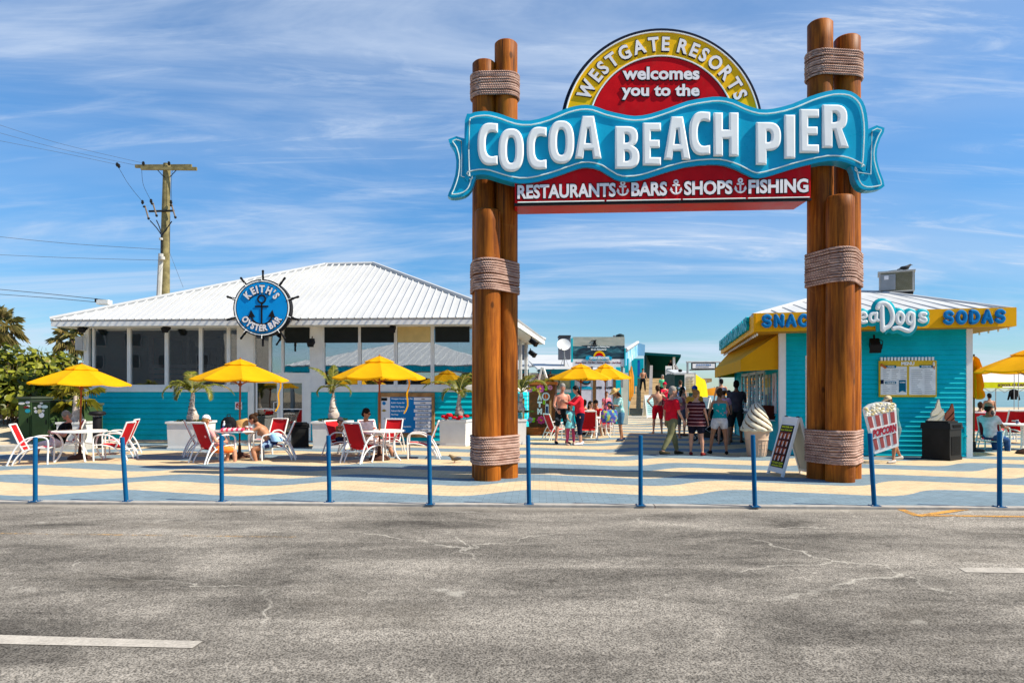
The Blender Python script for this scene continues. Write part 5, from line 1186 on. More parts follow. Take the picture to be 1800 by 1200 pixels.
# ---------------------------------------------------------------- giant ice cream cone
o = thing("ice_cream_cone", GY(1330, 16.75), "giant soft serve ice cream cone with chocolate swirls standing on the ground", "ice cream statue"); o.scale = (.92, .92, .955)
WAF = mk("wafer_cone", (.60, .43, .31, 1), .65, var=.08); b = MB().use(WAF); b.lathe([(.215, 0), (.235, .03), (.285, .42), (.30, .425), (.305, .445), (.295, .46), (.325, .63), (.345, .64), (.35, .66), (.33, .68)], 28)
for i in range(18): a = 2 * pi * i / 18; b.tube([(.243 * cos(a), .243 * sin(a), .04), (.287 * cos(a), .287 * sin(a), .41)], .006, 4)
for z in (.13, .23, .33): r_ = .235 + (z - .03) * .128; b.tube([(r_ * cos(t * .2244), r_ * sin(t * .2244), z) for t in range(28)], .006, 4, True)
b.build("wafer", o)
CREAM = mk("soft_serve", (.66, .61, .47, 1), .4, var=.03); CHOC = mk("chocolate_line", (.12, .055, .012, 1), .4)
b = MB().use(CREAM); n, m = 60, 84; vs = []; mi = []
for i in range(n + 1):
    t = i / n
    for j in range(m):
        a = 2 * pi * j / m; env = (.40 * (1 - t) ** .62 + .015) * (1.0 if t > .08 else .86 + 1.75 * t); ph = (a * 7 / (2 * pi) + t * 4.2) % 1.0; rr = env * (1 + .085 * abs(sin(pi * ph)) - .03); zz = .66 + .72 * t + .0 * a; vs.append((rr * cos(a), rr * sin(a), zz)); mi.append(1 if (ph < .17 or ph > .86) else 0)
fs = [(i * m + j, i * m + (j + 1) % m, (i + 1) * m + (j + 1) % m, (i + 1) * m + j) for i in range(n) for j in range(m)]
b.add(vs, fs, None, True); b.use(CHOC)
for k, f in enumerate(fs):
    if mi[f[0]] and (mi[f[3]] or mi[f[1]]) and f[0] // m > 3: b.mi[k] = 1
b.use(CREAM)
for k in range(9): a = 2 * pi * k / 9; b.ell((.33 * cos(a), .33 * sin(a), .685), .10, .10, .05, None, 10, 6)
b.build("swirl", o, sharp=60)
# soft-serve cut-out and popcorn board
Ys = 16.25; o = thing("ice_cream_sign", P(1655, 757, Ys), "vanilla and chocolate soft serve cut-out sign on the teal wall behind the litter bin", "sign")
def cutp(b, pts, y0, y1): b.prism([[tuple(xz(x, y, Ys)) for x, y in pts]], y0, y1)
b = MB().use(CREAM); cutp(b, [(p.x, p.y) for p in smooth_path([(1651, 702), (1654, 716), (1660, 724), (1661, 735), (1665, 742), (1660, 757), (1640, 757), (1631, 748), (1631, 738), (1637, 733), (1638, 725), (1645, 717), (1648, 708)], 3, True)], Ys, Ys + .05); b.build("vanilla_swirl", o, world=True)
b = MB().use(mk("chocolate_swirl_paint", (.22, .07, .04, 1), .5)); cutp(b, [(p.x, p.y) for p in smooth_path([(1674, 709), (1677, 722), (1677, 736), (1679, 741), (1675, 752), (1668, 757), (1659, 757), (1662, 742), (1660, 734), (1663, 726), (1670, 718)], 3, True)], Ys - .012, Ys + .04); b.build("chocolate_swirl", o, world=True)
b = MB().use(WAF); cutp(b, [(1635, 757), (1679, 757), (1667, 800), (1648, 800)], Ys - .004, Ys + .045); b.build("wafer", o, world=True)
b = MB().use(M_(60, 22, 14))
for q in ([(1663, 738), (1670, 731), (1676, 724)], [(1661, 747), (1669, 741), (1678, 733)], [(1667, 754), (1677, 744)]): b.tube([(xz(x, y, Ys)[0], Ys - .016, xz(x, y, Ys)[1]) for x, y in q], .012, 5)
b.use(M_(190, 180, 150))
for q in ([(1640, 731), (1650, 727), (1658, 719)], [(1634, 742), (1648, 738), (1660, 728)], [(1633, 751), (1650, 748), (1662, 737)]): b.tube([(xz(x, y, Ys)[0], Ys - .004, xz(x, y, Ys)[1]) for x, y in q], .011, 5)
b.build("swirl_lines", o, world=True)
Ys = 15.0; o = thing("popcorn_sign", P(1556, 797, Ys), "big popcorn bucket cut-out with red and white stripes carried in front of the teal wall", "sign")
def tl_(u, v): return (1518 + 57 * u + 13 * v - (0), 721 - 4 * u * (1) + 0 + 79 * v - 9 * u * v - 6 * u)     # tilted bucket frame: u across, v down
b = MB().use(WHITE); bk = [tl_(0, .08), tl_(.06, -.06), tl_(.25, -.14), tl_(.5, -.16), tl_(.75, -.12), tl_(.96, .0), tl_(1, .12), tl_(.82, 1), tl_(.16, 1)]
def bu(u, v): return tl_(u * (1 - .26 * v) + .12 * v, v)
bk = [bu(0, .0), bu(.03, -.05), bu(.2, -.11), bu(.45, -.13), bu(.7, -.11), bu(.95, -.05), bu(1, .0), bu(1, 1), bu(0, 1)]
cutp(b, bk, Ys, Ys + .05); b.build("board", o, world=True)
b = MB().use(mk("popcorn_red", (.38, .09, .085, 1), .5))
for i in range(4): u0_, u1_ = .06 + i * .245, .06 + i * .245 + .13; cutp(b, [bu(u0_, .16), bu(u1_, .16), bu(u1_, .92), bu(u0_, .92)], Ys - .01, Ys + .0)
b.build("stripes", o, world=True)
b = MB().use(WHITE); cutp(b, [bu(.04, .42), bu(.96, .42), bu(.96, .66), bu(.04, .66)], Ys - .02, Ys - .011); b.build("name_band", o, world=True)
b = MB().use(mk("popcorn_letters", (.40, .03, .05, 1), .5)); p0 = bu(.07, .63); p1 = bu(.93, .63); a = xz(*p0, Ys); c = xz(*p1, Ys); text_fit(b, "POPCORN", a[0], c[0], a[1], a[1] + .17, Ys - .02, None, .06, .008, slope=(c[1] - a[1]) / (c[0] - a[0])); b.build("lettering", o, world=True)
b = MB(); rr = random.Random(3)
for i in range(80):
    u_, v_ = rr.uniform(.04, .96), rr.uniform(-.09, .13); v_ = max(v_, -.09 + .15 * abs(u_ - .5)); q = xz(*bu(u_, v_), Ys); b.use(rr.choice([M_(235, 225, 190), M_(215, 195, 140), M_(240, 235, 220)])); b.ell((q[0], Ys - .004, q[1]), rr.uniform(.025, .045), .014, rr.uniform(.02, .035), None, 7, 5)
b.build("popcorn_kernels", o, world=True)

# ---------------------------------------------------------------- people
def remesh(b, vox, smooth=4, it=.5):
    me = bpy.data.meshes.new("tmp"); me.from_pydata(b.v, [], b.f); o = bpy.data.objects.new("tmp", me); COL.objects.link(o)
    m = o.modifiers.new("r", 'REMESH'); m.mode = 'VOXEL'; m.voxel_size = vox
    s = o.modifiers.new("s", 'SMOOTH'); s.factor = it; s.iterations = smooth
    dg = bpy.context.evaluated_depsgraph_get(); dg.update(); e = bpy.data.meshes.new_from_object(o.evaluated_get(dg))
    vs = [tuple(v.co) for v in e.vertices]; fs = [tuple(p.vertices) for p in e.polygons]
    bpy.data.objects.remove(o); bpy.data.meshes.remove(me); bpy.data.meshes.remove(e); return vs, fs
def skin_mat(name, col):
    t = NT(name); n = t.noise(t.mapping(), 9, 4); t.set(t.mix(t.rng(n, .3, .7), tuple(c * .88 for c in col[:3]), tuple(min(1, c * 1.08) for c in col[:3])), .5, 0, .35)
    t.b.inputs['Subsurface Weight'].default_value = .12; t.b.inputs['Subsurface Radius'].default_value = (.02, .008, .004); return t.m
SK = {'fair': skin_mat("fair_skin", (.56, .29, .19)), 'tan': skin_mat("tanned_skin", (.42, .195, .105)), 'brown': skin_mat("brown_skin", (.24, .10, .05)), 'pink': skin_mat("sunburnt_skin", (.56, .25, .17))}
HAIR = {'black': mk("black_hair", (.012, .009, .008, 1), .5, var=.3), 'brown': mk("brown_hair", (.055, .026, .012, 1), .5, var=.35), 'blond': mk("blond_hair", (.25, .13, .05, 1), .5, var=.3), 'grey': mk("grey_hair", (.26, .24, .22, 1), .6, var=.2)}
EYE_M = mk("dark_eye", (.015, .012, .012, 1), .3); LIP = mk("lips", (.33, .10, .08, 1), .5)
def stripe_mat(name, a, c, scale, axis='Z', thr=.72):
    t = NT(name); w = t.N.new('ShaderNodeTexWave'); w.bands_direction = axis; w.inputs['Scale'].default_value = scale; w.inputs['Distortion'].default_value = .6; w.inputs['Detail Scale'].default_value = .5; t.L.new(t.mapping(), w.inputs[0])
    t.set(t.mix(t.rng(w.outputs[1], thr, thr + .05), a, c), .85, 0, .1); return t.m
def blot_mat(name, a, cs, scale, thr=.55):
    t = NT(name); c = a
    for i, q in enumerate(cs): n = t.noise(t.mapping((1, 1, 1), (i, 2 * i, 0)), scale, 2, .4); c = t.mix(t.rng(n, thr, thr + .05), c, q)
    t.set(c, .85, 0, .1); return t.m
def cloth(r, g, b): return M_(r, g, b, .88, var=.2, vscale=7, bump=1.0, bscale=13)
def limb(b, p0, p1, prof, n=12):
    p0, p1 = Vector(p0), Vector(p1); d = (p1 - p0); L = d.length; d.normalize(); u = d.orthogonal().normalized(); w = d.cross(u); rings = []
    f0, r0 = prof[0]; rings.append((p0 + d * (f0 * L - r0 * .8), u * r0 * .45, w * r0 * .45))
    for f, r in prof: rings.append((p0 + d * (f * L), u * r, w * r))
    f1, r1 = prof[-1]; rings.append((p0 + d * (f1 * L + r1 * .8), u * r1 * .45, w * r1 * .45)); b.loft(rings, n)
def person(label, px, Y, rz, H=1.72, sex='m', skin='fair', legs=((0, 4, 0), (0, 4, 0)), arms=((0, 10, 10), (0, 10, 10)), lean=0., side=0., head=(0, 0), seat=None, fat=1., shirt=None, sleeve=.5, hem=0., crop=None, bottom=None, blen=.5, skirt=0., hair='brown', hstyle='short', hat=None, shoes=None, glasses=False, z0=0., group=None, vox=.017, bare_back=False, strap=None, socks=None, armfix=None):
    r = thing("person", (0, 0, 0), label, "person", group); s = H / 1.75; k = (1 if sex != 'c' else .92); fm = sex == 'f'
    def V(x, y, z): return Vector((x, y, z))
    hip = .095 * s * (1.05 if fm else 1); la = radians(lean); u = V(sin(radians(side)), -sin(la), cos(la)).normalized(); ux = V(1, 0, 0); uy = u.cross(ux).normalized() * -1; uy = V(0, -cos(la), -sin(la)) * -1
    # legs first, about a pelvis at the origin
    TH, SH = .43 * s, .415 * s; L = []
    for i, (fl, ab, kn) in enumerate(legs):
        sg = 1 if i == 0 else -1; a, q = radians(fl), radians(ab); d1 = V(sg * sin(q), -sin(a) * cos(q), -cos(a) * cos(q)); a2 = radians(fl - kn); d2 = V(sg * sin(q) * .6, -sin(a2), -cos(a2)).normalized()
        h = V(sg * hip, 0, -.03 * s); kp = h + d1 * TH; an = kp + d2 * SH; L.append((h, kp, an, d2))
    low = min(l[2].z for l in L); pz = (.085 * s - low) if seat is None else seat + .10 * s
    Pv = V(0, 0, pz); L = [(h + Pv, kp + Pv, an + Pv, d2) for h, kp, an, d2 in L]
    def sp(t): return Pv + u * (t * s)
    W = fat
    tor = [(-.10, .10, .085), (-.05, .150 * W, .112 * W), (.02, (.172 if fm else .160) * W, .120 * W), (.09, (.158 if fm else .150) * W, .112 * W), (.17, (.128 if fm else .143) * W, .100 * W), (.27, (.142 if fm else .160) * W, .112 * W), (.36, (.158 if fm else .175) * W, (.122 if fm else .116) * W), (.43, (.160 if fm else .180) * W ** .5, .100 * W), (.485, (.135 if fm else .150), .075), (.525, .068, .060), (.56, .052, .054), (.60, .049, .052)]
    def torso(b, g=0., t0=-1, t1=1, flare=0., flz=0.):
        rg = []
        for t, a, c in tor:
            if t0 <= t <= t1: e = g + (flare * max(0, (flz - t)) if flare else 0); rg.append((sp(t), ux * (a * s * k + e), uy * (c * s * k + e)))
        b.loft(rg, 18)
    shw = (.165 if fm else .187) * s * k * (1 + (W - 1) * .3); A = []
    for i, (fl, ab, el, *tw) in enumerate(arms):
        sg = 1 if i == 0 else -1; a, q = radians(fl), radians(ab); tw = radians(tw[0]) if tw else 0
        dl = V(sg * sin(q), -sin(a) * cos(q), -cos(a) * cos(q)); a2 = radians(fl + el); e_ = V(0, -sin(a2), -cos(a2)); e_ = V(-sg * sin(tw) * abs(sin(radians(el))) + sg * sin(q) * .6 * cos(radians(el)), e_.y * cos(tw * .8), e_.z).normalized()
        sh = sp(.452) + ux * (sg * shw); eb = sh + dl * (.285 * s * k); wr = eb + e_ * (.245 * s * k); A.append((sh, eb, wr, e_, sg))
    hy, hp = radians(head[0]), radians(head[1]); nb = sp(.565); hu = (u * cos(0) + V(0, 0, .6)).normalized(); hu = Matrix.Rotation(hp, 3, 'X') @ hu
    hc = nb + hu * (.135 * s) + V(0, -.012 * s, 0); hs = s * (1.0 if sex != 'c' else 1.13)
    HM = Matrix.Translation(hc) @ Matrix.Rotation(hy, 4, 'Z') @ Matrix.Rotation(hp, 4, 'X') @ Matrix.Scale(hs, 4)
    TP = [(0, .088 * W), (.25, .088 * W), (.6, .068 * W), (.92, .056), (1, .054)]; SP_ = [(0, .054), (.12, .052), (.32, .058), (.55, .046), (.85, .034), (1, .033)]; UA = [(0, .052), (.25, .050), (.6, .043), (1, .037)]; FA = [(0, .038), (.25, .040), (.7, .029), (1, .024)]
    if sex == 'f': UA = [(f, q * .88) for f, q in UA]; FA = [(f, q * .88) for f, q in FA]
    def sc(p, g=0., a=0., e=1.): return [(f, q * s * k + g) for f, q in p if a <= f <= e]
    def trunc(p, e):
        out = [(f, q) for f, q in p if f < e - .02]
        for (f0, q0), (f1, q1) in zip(p, p[1:]):
            if f0 <= e <= f1: out.append((e, q0 + (q1 - q0) * (e - f0) / (f1 - f0)))
        return out
    b = MB(); torso(b)
    for h, kp, an, d2 in L: limb(b, h, kp, sc(TP)); limb(b, kp, an, sc(SP_))
    for sh, eb, wr, e_, sg in A: limb(b, sh, eb, sc(UA)); limb(b, eb, wr, sc(FA)); b.ell(tuple(sh + ux * (-sg * .02 * s)), .062 * s * k, .06 * s * k, .058 * s * k)
    for h, kp, an, d2 in L:
        fw = V(0, -1, 0) if abs(d2.z) > .25 else V(0, -.5, .85).normalized(); fw = (Matrix.Rotation(radians(8 if h.x > 0 else -8), 3, 'Z') @ fw); up = V(0, 0, 1) if abs(d2.z) > .25 else V(0, .85, .5); sdv = fw.cross(up)
        c0 = an - up * (.03 * s); b.loft([(c0 - fw * .07 * s, sdv * .012 * s, up * .015 * s), (c0 - fw * .06 * s, sdv * .03 * s, up * .035 * s), (c0, sdv * .036 * s, up * .048 * s), (c0 + fw * .07 * s - up * .012 * s, sdv * .04 * s, up * .034 * s), (c0 + fw * .14 * s - up * .022 * s, sdv * .043 * s, up * .022 * s), (c0 + fw * .185 * s - up * .028 * s, sdv * .03 * s, up * .014 * s)], 10)
    hd = [(-.118, .022, .020, -.045), (-.105, .040, .038, -.035), (-.075, .054, .062, -.018), (-.035, .066, .082, -.006), (0, .0735, .092, 0), (.045, .076, .096, .004), (.085, .064, .080, .006), (.110, .036, .046, .006), (.118, .012, .016, .006)]
    b.loft([((0, y, z), (a, 0, 0), (0, c, 0)) for z, a, c, y in hd], 16, HM); b.loft([((0, -.088, .018), (.008, 0, 0), (0, .008, 0)), ((0, -.098, -.005), (.011, 0, 0), (0, .014, 0)), ((0, -.105, -.028), (.016, 0, 0), (0, .018, 0)), ((0, -.092, -.040), (.012, 0, 0), (0, .012, 0))], 8, HM)
    for sg in (-1, 1): b.ell((sg * .078, .006, -.012), .012, .022, .034, HM, 8, 6)
    if fm: 
        for sg in (-1, 1): b.ell(tuple(sp(.345) + ux * (sg * .068 * s) - uy * (.088 * s)), .062 * s, .055 * s, .06 * s)
    vs, fs = remesh(b, vox * .8, 3); body = MB(); body.use(SK[skin]); body.add(vs, fs, None, True)
    for sh, eb, wr, e_, sg in A:      # hands: palm, four bent fingers and a thumb
        pn = V(-sg, 0, 0); pn = (pn - e_ * pn.dot(e_)).normalized(); ac = e_.cross(pn).normalized(); q = s * k
        body.loft([(wr - e_ * .012 * q, ac * .024 * q, pn * .018 * q), (wr + e_ * .02 * q, ac * .032 * q, pn * .017 * q), (wr + e_ * .06 * q, ac * .040 * q, pn * .015 * q), (wr + e_ * .088 * q, ac * .036 * q, pn * .011 * q)], 10)
        for i, (o_, ln) in enumerate(((-.030, .068), (-.010, .080), (.011, .075), (.029, .058))): p0 = wr + e_ * .08 * q + ac * o_ * q; p1 = p0 + (e_ * .9 + pn * .35) * (ln * .55 * q); p2 = p1 + (e_ * .45 + pn * .85) * (ln * .5 * q); body.tube([p0, p1, p2], [.0092 * q, .0085 * q, .0065 * q], 6)
        fr = -ac if (ac.y > 0) else ac; p0 = wr + e_ * .03 * q + fr * .030 * q; body.tube([p0, p0 + (e_ * .6 + fr * .6 + pn * .2) * .035 * q, p0 + (e_ * .95 + fr * .5 + pn * .5) * .062 * q], [.012 * q, .010 * q, .008 * q], 6)
    body.use(EYE_M)
    for sg in (-1, 1): body.ell((sg * .031, -.0845, .004), .012, .007, .006, HM, 8, 5)
    body.use(LIP); body.ell((0, -.093, -.062), .022, .007, .006, HM, 8, 5)
    body.build("body", r, sharp=180)
    def garment(name, b, m, v=.016, sm=3, lab=None): vs, fs = remesh(b, v, sm); q = MB().use(m); q.add(vs, fs, None, True); return tag(q.build(name, r, sharp=180), lab)
    gp = .014 * s
    if shirt is not None:
        b = MB(); torso(b, gp, (-.06 if crop is None else crop) - hem - .0, .49 if not strap else .43)
        if hem > .05 or skirt:
            b.loft([(sp(.02), ux * (.185 * s * W + gp), uy * (.14 * s * W + gp)), (sp(-.10), ux * ((.20 + skirt * .3) * s * W), uy * ((.155 + skirt * .3) * s * W)), (sp(-.10 - hem), ux * ((.21 + skirt) * s * W), uy * ((.165 + skirt) * s * W))], 18)
        for sh, eb, wr, e_, sg in A:
            if sleeve > 0: limb(b, sh, eb, [(f, q + .010 * s) for f, q in sc(trunc(UA, min(1, sleeve)))]); b.ell(tuple(sh + ux * (-sg * .02 * s)), .073 * s * k, .070 * s * k, .066 * s * k)
            if sleeve > 1: limb(b, eb, wr, [(f, q + .012 * s) for f, q in sc(trunc(FA, sleeve - 1))])
        if strap:
            for sg in (-1, 1): b.tube([sp(.42) + ux * (sg * .085 * s) - uy * .075 * s, sp(.505) + ux * (sg * .075 * s), sp(.40) + ux * (sg * .06 * s) + uy * .10 * s], .017 * s, 8)
        if fm:
            for sg in (-1, 1): b.ell(tuple(sp(.345) + ux * (sg * .068 * s) - uy * (.092 * s)), .07 * s, .06 * s, .068 * s)
        garment("shirt" if skirt == 0 else "dress", b, shirt)
    if bottom is not None:
        b = MB(); torso(b, gp + (.003 if shirt is None else -.004), -.12, .12)
        for h, kp, an, d2 in L:
            limb(b, h, kp, [(f, q + .018 * s) for f, q in sc(trunc(TP, min(1, blen * 2)))])
            if blen > .5: limb(b, kp, an, [(f, q + .020 * s) for f, q in sc(trunc(SP_, (blen - .5) * 2))])
        garment("trousers" if blen > .7 else "shorts", b, bottom)
    if shoes is not None:
        for h, kp, an, d2 in L:
            b = MB()
            fw = V(0, -1, 0) if abs(d2.z) > .25 else V(0, -.5, .85).normalized(); fw = (Matrix.Rotation(radians(8 if h.x > 0 else -8), 3, 'Z') @ fw); up = V(0, 0, 1) if abs(d2.z) > .25 else V(0, .85, .5); sdv = fw.cross(up); c0 = an - up * (.038 * s); g = .009 * s
            b.loft([(c0 - fw * .082 * s, sdv * .02 * s, up * .025 * s), (c0 - fw * .065 * s, sdv * .038 * s, up * .048 * s), (c0, sdv * .044 * s, up * .052 * s), (c0 + fw * .07 * s - up * .010 * s, sdv * .049 * s, up * .038 * s), (c0 + fw * .15 * s - up * .018 * s, sdv * .05 * s, up * .028 * s), (c0 + fw * .205 * s - up * .022 * s, sdv * .03 * s, up * .02 * s)], 12)
            q = MB().use(shoes); q.add(b.v, b.f, None, True); q.build("shoe", r, sharp=60)
    if hair:
        b = MB(); b.ell((0, .010, .040), .088, .098, .100, HM, 16, 10)
        b.ell((0, .042, -.02), .082, .072, .080, HM, 14, 8)
        if hstyle == 'long': b.loft([((0, .03, .05), (.088, 0, 0), (0, .075, 0)), ((0, .05, -.05), (.098, 0, 0), (0, .070, 0)), ((0, .065, -.14), (.10, 0, 0), (0, .055, 0)), ((0, .07, -.24), (.085, 0, 0), (0, .04, 0)), ((0, .07, -.30), (.05, 0, 0), (0, .025, 0))], 14, HM)
        if hstyle in ('bun', 'pony'): b.ell((0, .095, .095), .062, .055, .055, HM, 12, 8)
        if hstyle == 'pony': b.loft([((0, .09, .06), (.03, 0, 0), (0, .03, 0)), ((0, .125, 0), (.04, 0, 0), (0, .03, 0)), ((0, .125, -.10), (.03, 0, 0), (0, .022, 0)), ((0, .115, -.16), (.01, 0, 0), (0, .01, 0))], 10, HM)
        vs, fs = remesh(b, .013 * s, 2); q = MB().use(HAIR[hair]); q.add(vs, fs, None, True); q.build("hair", r, sharp=180)
    if hat:
        kind, hm = hat; b = MB().use(hm)
        if kind == 'cap': b.ell((0, .008, .058), .090, .104, .085, HM, 16, 8); b.loft([((0, -.07, .052), (.075, 0, 0), (0, 0, .010)), ((0, -.12, .048), (.07, 0, 0), (0, 0, .007)), ((0, -.165, .038), (.04, 0, 0), (0, 0, .005))], 12, HM)
        else: b.lathe([(.09, .02), (.20, .035), (.205, .045), (.10, .055), (.093, .10), (.075, .145), (.02, .155)], 22, HM)
        b.build("cap" if kind == 'cap' else "hat", r, sharp=60)
    if glasses:
        b = MB().use(EYE_M)
        for sg in (-1, 1): b.ell((sg * .034, -.094, .010), .030, .010, .019, HM, 10, 6); b.tube([HM @ V(sg * .064, -.085, .014), HM @ V(sg * .082, .0, .012)], .004, 4)
        b.tube([HM @ V(-.01, -.1, .014), HM @ V(.01, -.1, .014)], .004, 4); b.build("sunglasses", r)
    g = GY(px, Y, z0); r.location = g; r.rotation_euler = (0, 0, radians(rz)); r["pv"] = pz; del r["pv"]
    return r, dict(A=A, L=L, sp=sp, HM=HM, s=s)
SIT = ((82, 8, 82), (82, 8, 82))
GREEND = cloth(20, 60, 55)
# --- at the tables on the left
person("grey haired man in a black shirt sitting and looking down at his phone", 102, 17.05, -48, 1.76, 'm', 'pink', ((88, 12, 75), (80, 10, 80)), ((22, 14, 85, 35), (24, 20, 82, 35)), -26, 0, (-8, 38), seat=.24, fat=1.15, shirt=cloth(18, 18, 20), sleeve=.55, bottom=cloth(215, 200, 205), blen=.48, hair='grey', shoes=cloth(120, 90, 70))
o = thing("phone", GY(93, 16.62, .80), "dark phone held by the grey haired man in the black shirt", "phone", rz=radians(-48)); b = MB().use(BLACK); b.box(-.036, .036, -.004, .004, -.07, .07, Matrix.Rotation(radians(-40), 4, 'X')); b.build("phone_body", o)
person("person in a white cap with orange shorts seen from behind in a red chair", 377, 15.28, 140, 1.62, 'm', 'fair', ((80, 10, 80), (82, 8, 80)), ((24, 15, 66, 20), (20, 15, 66, 20)), -24, 0, (25, 20), seat=.25, shirt=cloth(235, 165, 160), sleeve=.5, bottom=cloth(240, 120, 50), blen=.42, hair='blond', hat=('cap', cloth(238, 238, 240)))
person("bare backed sunbathing woman with a bun leaning forward over her phone in blue shorts", 478, 15.85, -82, 1.68, 'f', 'tan', ((72, 8, 88), (66, 10, 70)), ((62, 12, 62, 28), (56, 14, 66, 28)), 38, 0, (0, 14), seat=.32, shirt=None, bottom=blot_mat("blue_print_shorts", (.012, .02, .08, 1), [(.03, .12, .42, 1), (.30, .45, .62, 1)], 9), blen=.26, hair='brown', hstyle='bun', shoes=cloth(25, 22, 22))
o = thing("beach_wrap", GY(483, 15.85, .50), "light blue towel wrapped round the waist of the bare backed woman", "towel", rz=radians(-82)); b = MB().use(cloth(150, 190, 225)); b.loft([((0, .06, -.06), (.215, 0, 0), (0, .15, 0)), ((0, .03, .03), (.205, 0, 0), (0, .145, 0)), ((0, -.01, .10), (.188, 0, 0), (0, .135, 0)), ((0, -.03, .13), (.15, 0, 0), (0, .11, 0))], 18); b.build("cloth", o)
person("dark haired man in a white shirt and sunglasses sitting beside the hours board", 652, 16.75, 62, 1.80, 'm', 'tan', ((80, 10, 60), (78, 12, 78)), ((24, 14, 76, 40), (20, 18, 66, 30)), -17, 0, (14, 14), seat=.25, fat=1.12, shirt=cloth(235, 228, 235), sleeve=.6, bottom=stripe_mat("checked_shorts", (.20, .10, .10, 1), (.55, .50, .46, 1), 14, 'DIAGONAL', .55), blen=.5, hair='black', shoes=cloth(225, 225, 225), glasses=True)
person("small child in sunglasses and a grey cap curled up in a red chair", 596, 16.95, 66, 1.10, 'c', 'fair', ((95, 10, 95), (95, 12, 90)), ((60, 10, 95, 30), (60, 10, 95, 30)), 2, 0, (12, 8), seat=.36, shirt=cloth(150, 110, 70), sleeve=.5, bottom=cloth(25, 35, 65), blen=.45, hair='brown', hat=('cap', cloth(150, 145, 150)), glasses=True)
# --- the group in the gateway
person("bare chested man in dark swim shorts standing in the gateway", 988, 20.7, 14, 1.80, 'm', 'pink', ((2, 5, 3), (-3, 6, 4)), ((4, 12, 14), (12, 16, 40, 30)), 0, 0, (-15, 14), fat=1.05, shirt=None, bottom=blot_mat("dark_swim_print", (.012, .016, .02, 1), [(.10, .13, .16, 1)], 8, .6), blen=.44, hair='grey', shoes=cloth(50, 42, 40))
person("dark haired woman in a bright red jacket and navy cropped trousers", 1019, 20.3, -78, 1.74, 'f', 'fair', ((6, 5, 8), (-4, 5, 6)), ((46, 14, 62, 20), (50, 14, 58, 20)), 6, 0, (10, 18), fat=1.15, shirt=cloth(225, 45, 60), sleeve=1.7, hem=.03, bottom=cloth(22, 28, 52), blen=.70, hair='black', hstyle='long', shoes=cloth(215, 205, 205))
person("child in a pale teal tulle dress and pink leggings between the two adults", 1003, 20.25, 30, 1.22, 'c', 'fair', ((2, 5, 2), (-2, 5, 2)), ((35, 16, 50, 20), (20, 14, 40)), 0, 0, (10, -6), shirt=cloth(120, 195, 200), sleeve=.4, hem=.14, skirt=.06, bottom=stripe_mat("pink_leggings", (.42, .02, .10, 1), (.55, .12, .22, 1), 10), blen=.92, hair='brown', hstyle='long', shoes=cloth(200, 170, 160))
person("woman in a straw hat and teal fringed top looking down beside the tables", 1090, 21.9, -70, 1.68, 'f', 'tan', ((8, 5, 10), (-10, 5, 6)), ((34, 16, 62, 20), (6, 18, 25)), 9, 0, (0, 34), fat=1.05, shirt=stripe_mat("teal_fringe_cloth", (.16, .45, .47, 1), (.50, .70, .68, 1), 9, 'X', .5), sleeve=.9, bottom=cloth(75, 120, 150), blen=.40, hair='brown', hstyle='long', hat=('straw', cloth(220, 180, 115)), shoes=cloth(35, 50, 75))
o = thing("beach_bag", GY(1071, 21.3, .62), "blue flowered beach bag held by the woman in the straw hat", "bag", rz=.3); b = MB().use(blot_mat("flowered_bag_cloth", (.05, .10, .38, 1), [(.30, .12, .38, 1), (.08, .38, .42, 1), (.45, .50, .08, 1)], 9)); b.loft([((0, 0, 0), (.24, 0, 0), (0, .09, 0)), ((0, 0, .12), (.30, 0, 0), (0, .12, 0)), ((0, 0, .30), (.28, 0, 0), (0, .10, 0)), ((0, 0, .40), (.24, 0, 0), (0, .05, 0))], 14); b.build("sack", o); b = MB().use(M_(40, 60, 110, .8))
for y in (-.05, .05): b.tube(smooth_path([(-.14, y, .38), (-.08, y, .58), (.08, y, .58), (.14, y, .38)], 5), .012, 5)
b.build("handle", o)
person("seated woman in sunglasses and a grey top far back by the tables", 1037, 24.7, 35, 1.66, 'f', 'fair', SIT, ((30, 12, 60, 30), (30, 12, 60, 30)), 2, 0, (0, 0), seat=.36, shirt=cloth(165, 160, 150), sleeve=.4, bottom=cloth(60, 70, 80), blen=.45, hair='black', hstyle='long', glasses=True, vox=.02)
person("seated person with a black cap and red top far back by the tables", 1050, 25.8, -30, 1.72, 'm', 'tan', SIT, ((30, 12, 60, 30), (60, 16, 80, 30)), 10, 0, (0, 10), seat=.36, shirt=cloth(205, 35, 45), sleeve=.5, bottom=cloth(40, 42, 50), blen=.5, hair='black', hat=('cap', cloth(18, 18, 20)), vox=.02)
person("small distant person in a pink top standing under the yellow parasols", 1066, 28.5, 10, 1.55, 'f', 'fair', ((0, 4, 0), (0, 4, 0)), ((10, 10, 30), (10, 10, 30)), shirt=cloth(235, 120, 145), sleeve=.4, bottom=cloth(70, 80, 110), blen=.4, hair='brown', vox=.022)
